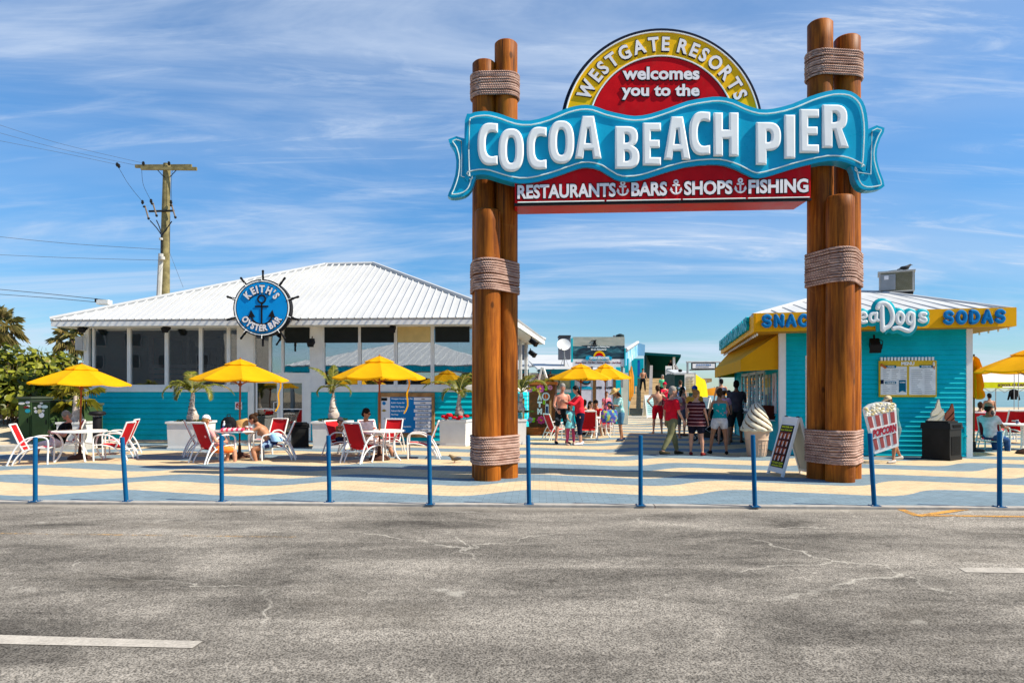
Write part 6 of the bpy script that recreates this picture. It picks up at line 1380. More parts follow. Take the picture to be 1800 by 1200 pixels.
# --- the queue at the serving windows
person("bare backed boy in bright red swim shorts with hands on hips", 1156, 25.6, 176, 1.78, 'm', 'fair', ((0, 5, 2), (2, 5, 2)), ((-14, 42, 62, 62), (-14, 42, 62, 62)), 0, 0, (0, 5), shirt=None, bottom=cloth(225, 20, 40), blen=.42, hair='brown', vox=.018)
person("man in a red shirt and khaki trousers striding past the queue", 1180, 17.1, 112, 1.74, 'm', 'fair', ((24, 6, 8), (-20, 6, 14)), ((-8, 12, 18), (8, 12, 20)), 2, 0, (-25, 4), fat=1.1, shirt=cloth(200, 25, 45), sleeve=.75, hem=.02, bottom=cloth(112, 112, 82), blen=.95, hair='grey', shoes=cloth(60, 55, 40))
person("woman with long black hair and a dusky pink top in profile", 1199, 24.4, 118, 1.72, 'f', 'fair', ((2, 5, 2), (-2, 5, 2)), ((4, 8, 20), (10, 8, 30)), 0, 0, (-30, 4), shirt=cloth(150, 95, 105), sleeve=0, strap=True, hem=.03, bottom=cloth(70, 75, 95), blen=.32, hair='black', hstyle='long', shoes=cloth(120, 85, 60))
person("woman in a maroon and white striped top and shorts with a hand behind her back", 1224, 17.0, 152, 1.60, 'f', 'fair', ((3, 5, 2), (-3, 7, 3)), ((-12, 12, 28, 20), (-4, 16, 24, 0)), 0, 0, (-38, 6), fat=1.3, shirt=stripe_mat("maroon_stripes", (.055, .008, .014, 1), (.40, .22, .22, 1), 3.6, 'Z', .86), sleeve=.45, hem=.06, bottom=cloth(25, 26, 42), blen=.34, hair='blond', hstyle='bun', shoes=cloth(120, 40, 40))
person("person in a royal blue cap hidden behind the striped woman", 1221, 20.6, 160, 1.72, 'm', 'fair', ((0, 4, 0), (0, 4, 0)), ((5, 10, 20), (5, 10, 20)), shirt=cloth(200, 150, 60), sleeve=.5, bottom=cloth(90, 90, 85), blen=.5, hair='brown', hat=('cap', cloth(25, 70, 165)), vox=.02)
person("woman in a teal halter top with pink flowers and white shorts", 1265, 17.35, 172, 1.63, 'f', 'tan', ((4, 12, 2), (-4, 6, 2)), ((14, 18, 42, 20), (14, 18, 42, 20)), 2, 0, (8, 10), fat=1.1, shirt=blot_mat("teal_flower_print", (.008, .33, .34, 1), [(.55, .22, .20, 1), (.45, .50, .48, 1)], 11, .66), sleeve=0, strap=True, hem=-.02, bottom=cloth(225, 222, 222), blen=.24, hair='brown', hstyle='pony', shoes=cloth(28, 24, 24))
person("tall man in a dark grey shirt ordering at the serving window", 1294, 21.2, 158, 1.90, 'm', 'brown', ((2, 4, 2), (0, 4, 2)), ((34, 12, 66, 10), (30, 12, 60, 10)), 5, 0, (-10, 14), fat=1.1, shirt=cloth(72, 70, 80), sleeve=.65, hem=.05, bottom=cloth(45, 45, 45), blen=.52, hair='black', shoes=cloth(110, 80, 65))
person("person in a lilac top and white cap just beyond the woman in teal", 1272, 20.4, 150, 1.66, 'f', 'fair', ((0, 4, 0), (0, 4, 0)), ((20, 10, 40, 20), (20, 10, 40, 20)), 0, 0, (0, 6), shirt=cloth(215, 165, 195), sleeve=.5, bottom=cloth(60, 60, 70), blen=.4, hair='brown', hat=('cap', cloth(225, 222, 232)), vox=.02)
# --- farther away
person("bare backed muscular man in teal shorts standing far off below the awning", 1268, 30.2, 180, 1.80, 'm', 'tan', ((0, 5, 0), (0, 5, 0)), ((0, 16, 14), (0, 16, 14)), shirt=None, bottom=cloth(15, 85, 80), blen=.45, hair='black', z0=.30, vox=.02)
person("bare chested man in dark trousers coming down the wooden ramp", 1130, 53.4, 6, 1.80, 'm', 'tan', ((14, 4, 10), (-8, 4, 8)), ((8, 14, 20), (10, 14, 60, 20)), 0, 0, (0, 4), shirt=None, bottom=cloth(25, 28, 34), blen=.97, hair='black', z0=1.55, vox=.024)
person("man in a mint green shirt and black shorts walking down the ramp", 1164.5, 49.6, 10, 1.86, 'm', 'fair', ((10, 4, 6), (-8, 4, 6)), ((6, 10, 16), (-6, 10, 16)), shirt=cloth(95, 205, 150), sleeve=.6, hem=.03, bottom=cloth(22, 22, 28), blen=.52, hair='grey', z0=.90, vox=.024)
person("distant person in a crimson top and cap behind the man in the red shirt", 1168, 31.5, 20, 1.72, 'f', 'fair', ((0, 4, 0), (0, 4, 0)), ((40, 20, 90, 30), (40, 20, 90, 30)), shirt=cloth(205, 25, 60), sleeve=.5, bottom=cloth(70, 30, 40), blen=.5, hair='brown', hat=('cap', cloth(205, 25, 60)), z0=.25, vox=.022)
person("boy with a blue and green towel over his shoulder near the white menu stand", 1196, 32.0, 150, 1.72, 'm', 'fair', ((0, 4, 0), (0, 4, 0)), ((20, 14, 60, 20), (10, 10, 20)), shirt=blot_mat("blue_green_print", (.45, .55, .65, 1), [(.10, .42, .22, 1), (.06, .18, .45, 1)], 7, .52), sleeve=.3, bottom=cloth(60, 80, 110), blen=.5, hair='brown', z0=.35, vox=.022)
person("dark silhouetted person in black on the pier deck beneath the roof", 1179, 62, 0, 1.75, 'm', 'tan', ((0, 4, 0), (0, 4, 0)), ((10, 10, 30), (10, 10, 30)), shirt=cloth(20, 20, 22), bottom=cloth(30, 30, 34), blen=.9, hair='black', z0=2.72, vox=.028)
# --- right of the kiosk
person("man in a grey cap, pale shirt and blue jeans lounging in a shaded red chair", 1742, 18.2, 118, 1.80, 'm', 'brown', ((80, 6, 68), (74, 10, 78)), ((34, 14, 52, 15), (34, 14, 48, 15)), -14, 0, (-6, 12), seat=.34, shirt=cloth(195, 205, 220), sleeve=.6, bottom=cloth(40, 75, 125), blen=.97, hair='black', hat=('cap', cloth(125, 135, 130)), shoes=cloth(90, 55, 40))
person("seated woman in a pink top with tied hair behind the grey capped man", 1723, 22.9, 150, 1.64, 'f', 'fair', SIT, ((20, 12, 50, 20), (20, 12, 50, 20)), 0, 0, (0, 0), seat=.36, shirt=cloth(225, 110, 150), sleeve=.4, bottom=cloth(90, 90, 100), blen=.45, hair='brown', hstyle='bun', vox=.02)
person("bare backed man standing on the sand before the sea right of the kiosk", 1739, 29.5, 175, 1.72, 'm', 'tan', ((0, 4, 0), (0, 4, 0)), ((0, 14, 20), (0, 14, 20)), shirt=None, bottom=cloth(60, 60, 60), blen=.5, hair='black', vox=.022, z0=-.25)
# the walker behind the popcorn board
person("walker in grey shorts and pale shoes half hidden behind the popcorn bucket board", 1572, 15.3, -74, 1.50, 'm', 'tan', ((16, 4, 8), (-14, 4, 20)), ((30, 6, 30, 10), (30, 6, 30, 10)), 14, 0, (0, 16), shirt=cloth(80, 130, 130), sleeve=.5, bottom=cloth(95, 115, 115), blen=.5, hair='brown', hat=('cap', cloth(200, 180, 145)), shoes=cloth(175, 168, 160))
# pushchair in the queue
o = thing("pushchair", GY(1244, 21.8), "black pushchair with a dark hood waiting in the queue", "pushchair", rz=radians(-110))
b = MB().use(cloth(20, 20, 24)); b.loft([((0, -.30, .45), (.20, 0, 0), (0, .02, .06)), ((0, -.1, .40), (.22, 0, 0), (0, .05, .10)), ((0, .12, .42), (.22, 0, 0), (0, .08, .10)), ((0, .22, .75), (.21, 0, 0), (0, .06, .02)), ((0, .24, .85), (.18, 0, 0), (0, .02, .01))], 14); b.build("seat", o)
b = MB().use(cloth(16, 16, 20)); b.add(*(lambda vs, fs: (vs, fs))([((.24 * cos(radians(180 * j / 10))), .22 - .42 * (i / 8) , .72 + .30 * sin(radians(180 * j / 10)) * (1 - .5 * (i / 8) ** 2) + .06 * (i / 8)) for i in range(9) for j in range(11)], [(i * 11 + j, i * 11 + j + 1, (i + 1) * 11 + j + 1, (i + 1) * 11 + j) for i in range(8) for j in range(10)]), None, True); b.build("hood", o)
b = MB().use(GREYM)
for q in (-1, 1): x = .24 * q; b.tube([(x, .48, 1.02), (x, .22, .60), (x, -.42, .12)], .014, 6); b.tube([(x, -.10, .42), (x, .38, .12)], .013, 6)
b.tube([(-.24, .48, 1.02), (.24, .48, 1.02)], .016, 6); b.tube([(-.24, .38, .12), (.24, .38, .12)], .012, 6); b.build("frame", o)
for q in (-1, 1):
    for y in (-.42, .38): b = MB().use(BLACK); M = Matrix.Translation((.27 * q, y, .12)) @ Matrix.Rotation(pi / 2, 4, 'Y'); b.tube([M @ Vector((.10 * cos(t * .3142), .10 * sin(t * .3142), 0)) for t in range(20)], .02, 6, True); b.use(GREYM); [b.tube([M @ Vector((0, 0, 0)), M @ Vector((.10 * cos(t * 1.2566), .10 * sin(t * 1.2566), 0))], .006, 4) for t in range(5)]; b.build("wheel", o)

# a few more of the crowd
person("woman in a sage green hat and white top between the red shirted man and ramp", 1187, 23.2, 160, 1.68, 'f', 'fair', ((4, 5, 2), (-4, 5, 4)), ((10, 12, 30), (30, 14, 60, 20)), 0, 0, (20, 6), shirt=cloth(215, 205, 205), sleeve=.5, hem=.05, bottom=cloth(95, 100, 95), blen=.5, hair='brown', hat=('straw', cloth(150, 165, 135)), vox=.02)
person("boy in a navy top standing just left of the serving window queue", 1281, 25.5, 120, 1.60, 'm', 'tan', ((2, 5, 2), (-2, 5, 2)), ((10, 10, 20), (10, 10, 20)), shirt=cloth(35, 45, 80), sleeve=.5, bottom=cloth(120, 110, 95), blen=.5, hair='brown', vox=.022)
person("seated man in a dusky red shirt with his back turned among the far tables", 1027, 25.4, 165, 1.74, 'm', 'fair', SIT, ((30, 12, 60, 30), (30, 12, 60, 30)), 4, 0, (10, 4), seat=.36, shirt=cloth(150, 60, 60), sleeve=.5, bottom=cloth(60, 60, 75), blen=.5, hair='brown', vox=.022)
person("seated woman in a white top at the far tables beside the straw hat woman", 1073, 25.3, -60, 1.64, 'f', 'tan', SIT, ((30, 12, 60, 30), (30, 12, 60, 30)), 4, 0, (0, 4), seat=.36, shirt=cloth(225, 222, 220), sleeve=.3, bottom=cloth(90, 90, 120), blen=.45, hair='black', hstyle='long', vox=.022)

# ---------------------------------------------------------------- palms and shrubs
def leaf_mat(name, lo, hi, tip=None, trans=.35, rough=.45):
    t = NT(name); g = t.N.new('ShaderNodeNewGeometry'); c = t.mix(g.outputs['Random Per Island'], lo, hi)
    n = t.noise(t.mapping(), 1.3, 4); c = t.mix(1., c, t.rng(n, .3, .7, .65, 1.2), 'MULTIPLY')
    if tip: n2 = t.noise(t.mapping((1, 1, 1), (1, 0, 0)), 4, 3); c = t.mix(t.rng(n2, .60, .72, 0, .8), c, tip)
    t.set(c, rough, 0, .4); tl_ = t.N.new('ShaderNodeBsdfTranslucent'); t.L.new(c, tl_.inputs[0]); mx = t.N.new('ShaderNodeMixShader'); mx.inputs[0].default_value = trans
    t.L.new(t.b.outputs[0], mx.inputs[1]); t.L.new(tl_.outputs[0], mx.inputs[2]); t.L.new(mx.outputs[0], t.out.inputs[0]); return t.m
FROND = leaf_mat("palm_frond_leaf", (.07, .10, .012, 1), (.36, .34, .03, 1), (.36, .20, .06, 1)); FAN = leaf_mat("fan_palm_leaf", (.13, .14, .03, 1), (.42, .33, .12, 1), (.46, .32, .17, 1)); FANY = leaf_mat("yellow_fan_leaf", (.20, .20, .015, 1), (.42, .36, .03, 1)); SEAG = leaf_mat("sea_grape_leaf", (.035, .065, .010, 1), (.36, .37, .025, 1), (.36, .20, .07, 1), .3)
PTR = mk("pale_palm_trunk", (.52, .44, .38, 1), .8, var=.30, vscale=9, bump=.5, bscale=30, dirt=.4); PTRD = mk("dark_palm_trunk", (.13, .085, .06, 1), .9, var=.4, vscale=12, bump=.8, bscale=18); RAC = mk("frond_stalk", (.26, .24, .06, 1), .6)
def frond(r, base, az, elev, L, droop, w=.20, n=26, m=None, curl=0.):
    b = MB(); rr = rnd; d = Vector((cos(az), sin(az), 0)); pts = []; p = Vector(base); a = elev
    for i in range(n + 1): pts.append(p.copy()); p = p + (d * cos(a) + Vector((0, 0, 1)) * sin(a)) * (L / n); a -= droop / n * (.5 + 1.2 * i / n)
    b.use(RAC); b.tube(pts[::2], [.014 * (1 - i / (len(pts[::2]))) + .003 for i in range(len(pts[::2]))], 5); b.use(m or FROND)
    sd = d.cross(Vector((0, 0, 1))).normalized()
    for i in range(4, n + 1):
        t = i / n; ln = w * (sin(pi * min(1, .18 + .82 * t)) ** .7 + .12) * rr.uniform(.85, 1.12); fwd = (pts[i] - pts[i - 1]).normalized()
        for s in (-1, 1):
            for q in range(2):
                c = pts[i] + fwd * (q * .5 * L / n); dr = (sd * s * .80 + fwd * (.55 + .3 * t) + Vector((0, 0, .35 - .5 * t + rr.uniform(-.15, .15)))).normalized(); mid = c + dr * ln * .55; tip = c + dr * ln + Vector((0, 0, -.28 * ln * rr.uniform(.5, 1.5))); wv = fwd * .013
                b.add([c - wv * .7, c + wv * .7, mid + wv * 1.3, tip, mid - wv * 1.3], [(0, 1, 2, 4), (4, 2, 3)], None, False)
    return b.build("frond", r)
def pot_palm(px, Y, py0, py1, label, fr, rmax=.17, rn=.035, lean_=.0):
    z0 = P(0, py0, Y).z; z1 = P(0, py1, Y).z; r = thing("potted_palm", GY(px, Y, z0), label, "palm", "palms growing in the white planters"); H_ = z1 - z0; b = MB().use(PTR)
    prof = [(0, rmax * .82), (.04, rmax * .92), (.12, rmax), (.2, rmax * .97), (.27, rmax * .82), (.36, rmax * .66), (.5, rmax * .48), (.62, rmax * .38), (.75, rn * 1.15), (.9, rn), (1., rn * .8)]; pts = []
    b.tube([(lean_ * t * H_ + .012 * sin(t * 9), .01 * cos(t * 7), t * H_) for t, _ in prof], [q * (1 + (.05 if i % 2 else -.03)) for i, (_, q) in enumerate(prof)], 14); b.build("trunk", r)
    b = MB().use(PTRD)
    for i in range(7): t = .06 + i * .115; q = rmax * (1 - .75 * t) * 1.02; a0 = rnd.uniform(0, 6); b.tube([(lean_ * t * H_ + q * cos(a0 + j * .25), q * sin(a0 + j * .25), t * H_ + .015 * sin(j)) for j in range(9)], .008, 5)
    b.build("trunk_scars", r)
    for az, el, L, dr, w in fr: frond(r, (lean_ * H_, 0, H_ - .02), radians(az), radians(el), L, radians(dr), w)
    b = MB().use(M_(40, 60, 20, .8)); rr = random.Random(int(px))
    for i in range(40): x, y = rr.uniform(-.36, .36), rr.uniform(-.36, .36); b.add([(x, y, .0), (x + .05, y + .02, .05), (x + .01, y + .06, .07), (x - .04, y + .03, .05)], [(0, 1, 2, 3)])
    b.build("ground_leaves", r); return r
pot_palm(338, 19.3, 741, 690, "potted palm with a swollen pale trunk behind the white capped person", [(165, 62, .95, 120, .24), (20, 38, 1.25, 95, .22), (120, 75, .95, 70, .28), (205, 50, 1.05, 150, .22), (330, 45, 1.1, 140, .22), (60, 65, .9, 90, .26), (-110, 40, .8, 140, .2), (250, 60, .8, 130, .2)], .16, .05)
pot_palm(586, 19.3, 739, 683, "thin fronded potted palm behind the child in sunglasses", [(160, 65, 1.05, 62, .20), (100, 85, .85, 60, .20), (50, 60, .75, 110, .2), (10, 40, .7, 150, .18), (200, 35, .6, 150, .18), (-80, 50, .5, 160, .16)], .16, .03, -.02)
pot_palm(807, 20.2, 732, 692, "potted palm with brownish arching fronds above the red flowers", [(175, 50, 1.25, 95, .20), (65, 72, .95, 60, .30), (20, 60, .9, 90, .26), (120, 70, .8, 90, .24), (-10, 35, .75, 140, .2), (215, 45, .8, 150, .2), (-70, 50, .6, 140, .2)], .14, .05)
pot_palm(916, 20.6, 725, 690, "potted palm with dark drooping fronds just right of the log posts", [(15, 62, 1.05, 120, .24), (50, 75, .9, 80, .24), (-20, 45, .85, 150, .22), (170, 50, .9, 130, .2), (100, 70, .8, 90, .22)], .12, .05)
for i, (dx, dz, s_) in enumerate(((-.36, .06, .075), (-.20, .10, .095), (-.06, .03, .07), (.12, .05, .075), (.30, .07, .07), (.06, .0, .06), (-.28, .02, .06))):
    o = thing("red_flower", GY(802, 19.86, .79) + Vector((dx, rnd.uniform(-.05, .05), dz)), ["small red flower at the left corner of the planter", "largest red flower in the planter by the log posts", "red flower left of the palm trunk in the planter", "red flower in front of the palm trunk in the planter", "red flower near the right corner of the planter", "low red flower tucked beneath the palm trunk", "low red flower tucked below the left pair of blooms"][i], "flower", "red flowers in the planter by the log posts")
    b = MB().use(mk("red_petal", (.55, .006, .02, 1), .6)); 
    for k in range(7): a = k * .9; b.ell((.5 * s_ * cos(a), .5 * s_ * sin(a), .2 * s_ * (k % 2)), s_ * .62, s_ * .62, s_ * .5, None, 8, 5)
    b.build("petals", o); b = MB().use(M_(40, 80, 25)); b.tube([(0, 0, -.08), (0, 0, 0)], .006, 4)
    for k in range(4): a = k * 1.57; b.add([(0, 0, -.03), (.06 * cos(a - .4), .06 * sin(a - .4), -.01), (.10 * cos(a), .10 * sin(a), -.02), (.06 * cos(a + .4), .06 * sin(a + .4), -.01)], [(0, 1, 2, 3)])
    b.build("stem", o)
def fan_leaf(b, base, az, el, L, R_, m, n=18, spread=200, drp=.35):
    d = (Vector((cos(az) * cos(el), sin(az) * cos(el), sin(el)))); side_ = d.cross(Vector((0, 0, 1))).normalized(); c = Vector(base) + d * L - Vector((0, 0, .1 * L)); b.use(RAC); b.tube([base, Vector(base) + d * L * .5, c], .012, 4); b.use(m); vs = []
    up = side_.cross(d)
    for i in range(n):
        a = radians(-spread / 2 + spread * i / (n - 1)); q = (d * cos(a) + side_ * sin(a)).normalized(); w = (side_ * cos(a) - d * sin(a)) * (R_ * .07); ln = R_ * (1 - .25 * abs(a) / 1.75) * rnd.uniform(.9, 1.08); mid = c + q * ln * .55 + up * .03; tip = c + q * ln - Vector((0, 0, ln * drp * rnd.uniform(.5, 1.4)))
        b.add([c, mid + w, tip, mid - w], [(0, 1, 2), (0, 2, 3)])
def cabbage(px, Y, pyb, pyt, label, R_, nl, m=FAN, zb=0.):
    z1 = P(0, pyt, Y).z; r = thing("cabbage_palm", GY(px, Y, zb), label, "palm", "fan palms at the left"); b = MB().use(PTRD); H_ = z1 - zb
    b.tube([(.03 * sin(i), .02 * cos(i), H_ * i / 12) for i in range(13)], [.17 + .03 * (i % 2) - .05 * i / 12 for i in range(13)], 12); b.build("trunk", r); b = MB()
    for i in range(nl): f = i / nl; fan_leaf(b, Vector((0, 0, H_)), i * 2.4, radians(75 - 130 * f), R_ * .55, R_ * .62, m, drp=.25 + .4 * f)
    b.build("crown", r); return r
cabbage(-6, 27.5, 700, 574, "large fan palm with tan drooping leaves cut by the left picture edge", 1.0, 24)
cabbage(129, 26.5, 700, 596, "small fan palm with a dark trunk beside the left end of the restaurant", .80, 22)
r = thing("potted_palm", GY(135, 19.7, .66), "young fan palm with yellow green leaves in the planter behind the man in black", "palm", "palms growing in the white planters"); b = MB().use(PTR); b.tube([(0, 0, 0), (.01, 0, .12), (.0, 0, .3), (-.01, 0, .55), (-.03, 0, .80)], [.16, .17, .12, .085, .06], 14); b.build("trunk", r); b = MB()
for az, el, L_ in ((200, 15, .34), (170, -25, .38), (20, 25, .42), (-20, -10, .40), (90, 60, .36), (240, 40, .36), (-70, 30, .34), (135, 40, .40)): fan_leaf(b, Vector((-.03, 0, .80)), radians(az), radians(el), L_, .46, FANY, drp=.45)
b.build("crown", r)
def shrub(cs, Y, label, n, lr):
    w0 = GY(cs[0][0], Y, 0.); r = thing("sea_grape_bush", w0, label, "bush", "sea grape bushes at the left"); b = MB().use(SEAG); rr = random.Random(int(Y * 10)); tot = sum(c[2] * c[3] for c in cs); bl = []
    for px, py, rx, rz_, ry, dY in cs: bl.append((P(px, py, Y + dY) - w0, rx, ry, rz_))
    for i in range(n):
        c, rx, ry, rz_ = rr.choices(bl, [q[1] * q[3] for q in bl])[0]; u_ = rr.uniform(-1, 1); a = rr.uniform(0, 2 * pi); rad = rr.uniform(.55, 1.06); q = sqrt(1 - u_ * u_); p = c + Vector((rx * q * cos(a) * rad, ry * q * sin(a) * rad, rz_ * u_ * rad))
        if p.z < .05: continue
        N_ = (Vector((q * cos(a), q * sin(a), u_ + .5)) + Vector((rr.gauss(0, .6), rr.gauss(0, .6), rr.gauss(0, .5)))).normalized(); e1 = N_.orthogonal().normalized(); e2 = N_.cross(e1); s = lr * rr.uniform(.6, 1.25); k = 7
        b.add([p + (e1 * cos(2 * pi * j / k) + e2 * sin(2 * pi * j / k) * .85) * s + N_ * (.18 * s * abs(cos(2 * pi * j / k))) for j in range(k)], [tuple(range(k))])
    b.build("foliage", r); b = MB().use(PTRD)
    for i in range(26):
        c, rx, ry, rz_ = rr.choice(bl); a = rr.uniform(0, 2 * pi); p = Vector((c.x + rr.uniform(-.3, .3) * rx, c.y + rr.uniform(-.3, .3) * ry, 0)); q = c + Vector((rx * .8 * cos(a), ry * .8 * sin(a), rz_ * rr.uniform(.2, 1.12))); b.tube([p, (p + q) / 2 + Vector((rr.uniform(-.15, .15), 0, .1)), q], [.03, .02, .008], 5)
    for i in range(30):
        c, rx, ry, rz_ = rr.choice(bl); x = rr.uniform(-.8, .8); p = c + Vector((rx * x, rr.uniform(-.4, .4), rz_ * sqrt(1 - x * x) * .9)); b.tube([p, p + Vector((rr.uniform(-.15, .15), 0, rr.uniform(.15, .42)))], [.008, .003], 4)
    b.build("branches", r)
shrub([(-30, 668, 1.5, 1.05, .9, 0), (25, 655, 1.3, .95, .9, .3), (-60, 690, 1.4, .8, .8, -.6), (8, 692, 1.1, .75, .8, -.8), (40, 690, .9, .8, .8, .0)], 22.6, "big sea grape bush with round yellow green leaves at the left picture edge", 3300, .105)
shrub([(75, 668, 1.2, .95, .8, 0), (110, 660, 1.0, .85, .8, .4), (135, 678, .9, .75, .8, .3), (95, 690, 1.2, .7, .8, 0)], 23.8, "sea grape bush behind the green cabinets beside the restaurant", 2600, .105)
# ---------------------------------------------------------------- utility pole and lines
Yp = 44.; up_ = thing("utility_pole", GY(293, Yp), "tall wooden utility pole with two cross arms behind the restaurant roof", "utility pole")
def pw(b, n, par=up_): return b.build(n, par, world=True)
PW = mk("weathered_pole_wood", (.21, .18, .085, 1), .85, var=.3, vscale=3, bump=.4, bscale=20); b = MB().use(PW); zt_ = P(0, 288, Yp).z; b.tube([GY(289, Yp), P(291, 400, Yp), P(293.5, 288, Yp)], [.30, .26, .22], 14); pw(b, "pole")
def pp(x, y, d=0.): return P(x, y, Yp + d)
b = MB().use(PW)
for d, q in ((-.30, ((248, 296), (346, 297))), (.30, ((238, 292.5), (337, 292)))):
    a, c = pp(*q[0], d), pp(*q[1], d); b.hexa([a + Vector((0, -.07, -.10)), c + Vector((0, -.07, -.10)), c + Vector((0, .07, -.10)), a + Vector((0, .07, -.10)), a + Vector((0, -.07, .10)), c + Vector((0, -.07, .10)), c + Vector((0, .07, .10)), a + Vector((0, .07, .10))])
pw(b, "cross_arm"); b = MB().use(DARKM); a, c = pp(262, 371.5, -.3), pp(306, 370.5, -.3); b.tube([a, c], .07, 6); b.tube([pp(276, 298, -.3), pp(289, 312, -.25)], .025, 5); b.tube([pp(312, 297, -.3), pp(298, 312, -.25)], .025, 5); pw(b, "brace")
for x, y in ((206, 289), (209, 291.5), (252, 287), (297, 287), (250.5, 355), (265.5, 353), (300.5, 355)):
    b = MB().use(DARKM); p = pp(x, y, -.3); b.lathe([(.03, -.16), (.07, -.10), (.10, -.03), (.06, .0), (.09, .05), (.05, .10), (.01, .13)], 10, Matrix.Translation(p)); pw(b, "insulator")
for x, y in ((258, 373), (272, 368), (305, 371)):
    b = MB().use(M_(120, 110, 100)); p = pp(x, y, -.4); b.tube([p + Vector((-.12, 0, .42)), p + Vector((.12, 0, -.42))], .05, 7); b.use(DARKM); b.ell(tuple(p + Vector((-.15, 0, .35))), .10, .1, .07); b.ell(tuple(p + Vector((.12, 0, -.40))), .08, .08, .09); pw(b, "fuse_cutout")
b = MB().use(M_(30, 35, 45))
for x, y in ((264, 388), (275, 387), (302, 389)): b.tube(smooth_path([pp(x, y, -.3), pp((x + 284) / 2 + 1, (y + 412) / 2, -.3), pp(284.5, 414, -.3)], 4), .035, 5)
for q in (((206, 290), (226, 324), (250, 354)), ((249, 297), (252, 325), (265, 352)), ((303, 297), (301, 325), (302, 354))): b.tube(smooth_path([pp(x, y, -.3) for x, y in q], 5), .012, 4)
b.tube([pp(284, 412, -.3), pp(283.5, 448, -.3)], .05, 5); b.tube([pp(299, 380, 0), pp(298, 446, 0)], .012, 4); pw(b, "cable"); b = MB().use(GREYC); b.tube([pp(283, 446, -.32), pp(279, 530, -.32)], .16, 8); b.lathe([(.05, -.12), (.17, -.08), (.17, .10), (.05, .14)], 10, Matrix.Translation(pp(285, 454, -.5))); b.lathe([(.05, -.08), (.12, -.06), (.12, .06), (.05, .08)], 8, Matrix.Translation(pp(283, 420, -.35))); pw(b, "conduit")
def line(pts, r_, label, i=0):
    b = MB().use(M_(88, 94, 102)); w = Vector(pts[0]); b.tube(smooth_path(pts, 5), r_ * .6, 4); b.v = [(x - w.x, y - w.y, z - w.z) for x, y, z in b.v]; o = b.build("power_line"); o.location = w; tag(o, label, "power line", "overhead lines on the utility pole")
for ya, yb, xb, lab in ((207, 287, 252, "topmost overhead wire running from the utility pole off to the left"), (223, 291, 240, "middle one of the three high wires left of the utility pole"), (240, 289.5, 207, "lowest of the three high wires reaching the outer insulators")): line([P(-40, ya, 41), P(100, ya + (yb - ya) * .55, 42.5), P(xb, yb, Yp - .3)], .016, lab)
line([P(-40, 412, 41), P(120, 428, 42.5), P(284, 438.5, Yp - .35)], .022, "thin wire meeting the utility pole just above the grey conduit"); line([P(-40, 446, 41), P(120, 453, 42.5), P(284, 457.5, Yp - .35)], .020, "thin wire meeting the utility pole at the top of the grey conduit")
line([P(-40, 505, 30), P(80, 516, 28.5), P(186, 527, 27)], .022, "upper service cable running to the left slope of the restaurant roof"); line([P(-40, 514.5, 30), P(80, 523, 28.5), P(176, 531.5, 27)], .020, "lower service cable running to the left slope of the restaurant roof"); line([pp(299, 446, 0), P(322, 505, 38)], .016, "guy wire slanting down from the utility pole to the roof")
b = MB().use(TRIM); p = P(181, 529.5, 26.9); b.box(p.x - .22, p.x + .25, p.y - .1, p.y + .2, p.z - .12, p.z + .05); b.use(DARKM); b.box(p.x - .27, p.x - .20, p.y - .1, p.y, p.z - .05, p.z + .10); b.v = [(x - p.x, y - p.y, z - p.z) for x, y, z in b.v]; o = b.build("cable_bracket"); o.location = p; tag(o, "small pale bracket on the roof edge holding the two service cables", "bracket")
# ---------------------------------------------------------------- the shop with the surf billboard
Yb_ = 33.0; shop = thing("pier_shop", GY(1045, Yb_), "low teal roofed pier shop behind the yellow parasols and the surf billboard", "building")
def bx(b, x0, x1, y0, y1, Y0, Y1): a, c = P(x0, y1, Y0), P(x1, y0, Y0); return b.box(a.x, c.x, Y0, Y1, a.z, c.z)
def sh(b, n, par=shop): return b.build(n, par, world=True)
b = MB().use(M_(205, 200, 185)); bx(b, 930, 1104, 655, 744.5, Yb_, Yb_ + 7); sh(b, "wall"); b = MB().use(TEAL); bx(b, 952, 1003, 690, 744.4, Yb_ - .06, Yb_ - .003); bx(b, 1003, 1012, 655, 744.4, Yb_ - .08, Yb_ - .003); bx(b, 1083, 1092, 645, 744.4, Yb_ - .08, Yb_ - .003); sh(b, "teal_panels")
b = MB().use(DWOOD); bx(b, 962, 1005, 649, 653, Yb_ - .10, Yb_ - .003); bx(b, 962, 965, 653, 688, Yb_ - .10, Yb_ - .003); bx(b, 1042, 1047, 655, 744.4, Yb_ - .07, Yb_ - .003); bx(b, 1078, 1081, 655, 744.4, Yb_ - .07, Yb_ - .003); sh(b, "dark_trim")
b = MB().use(M_(190, 185, 145)); bx(b, 966, 1001, 654, 684, Yb_ - .05, Yb_ - .004); sh(b, "shutter"); b = MB().use(WHITE); bx(b, 952, 1004, 684, 690, Yb_ - .35, Yb_ - .003); sh(b, "counter")
for x0, x1 in ((1012, 1042), (1048, 1078)): b = MB().use(M_(205, 205, 222)); bx(b, x0, x1, 660, 744.4, Yb_ - .05, Yb_ - .004); sh(b, "door")
b = MB().use(BLACK)
for st, x0, x1 in (("OPEN", 1048, 1058), ("WELCOME", 1063, 1077)): a, c = P(x0, 683, Yb_ - .06), P(x1, 679, Yb_ - .06); text_fit(b, st, a.x, c.x, a.z, c.z, Yb_ - .052, None, .06, .01)
p = P(1030, 664, Yb_ - .06); b.tube([(p.x + .30 * cos(t * .3142), Yb_ - .08, p.z + .30 * sin(t * .3142)) for t in range(20)], .035, 5, True); b.use(SKYB); b.prism([[(p.x + .25 * cos(t * .3142), p.z + .25 * sin(t * .3142)) for t in range(20)]], Yb_ - .07, Yb_ - .052); bx(b, 1018, 1041, 679, 684, Yb_ - .065, Yb_ - .052); sh(b, "door_signs")
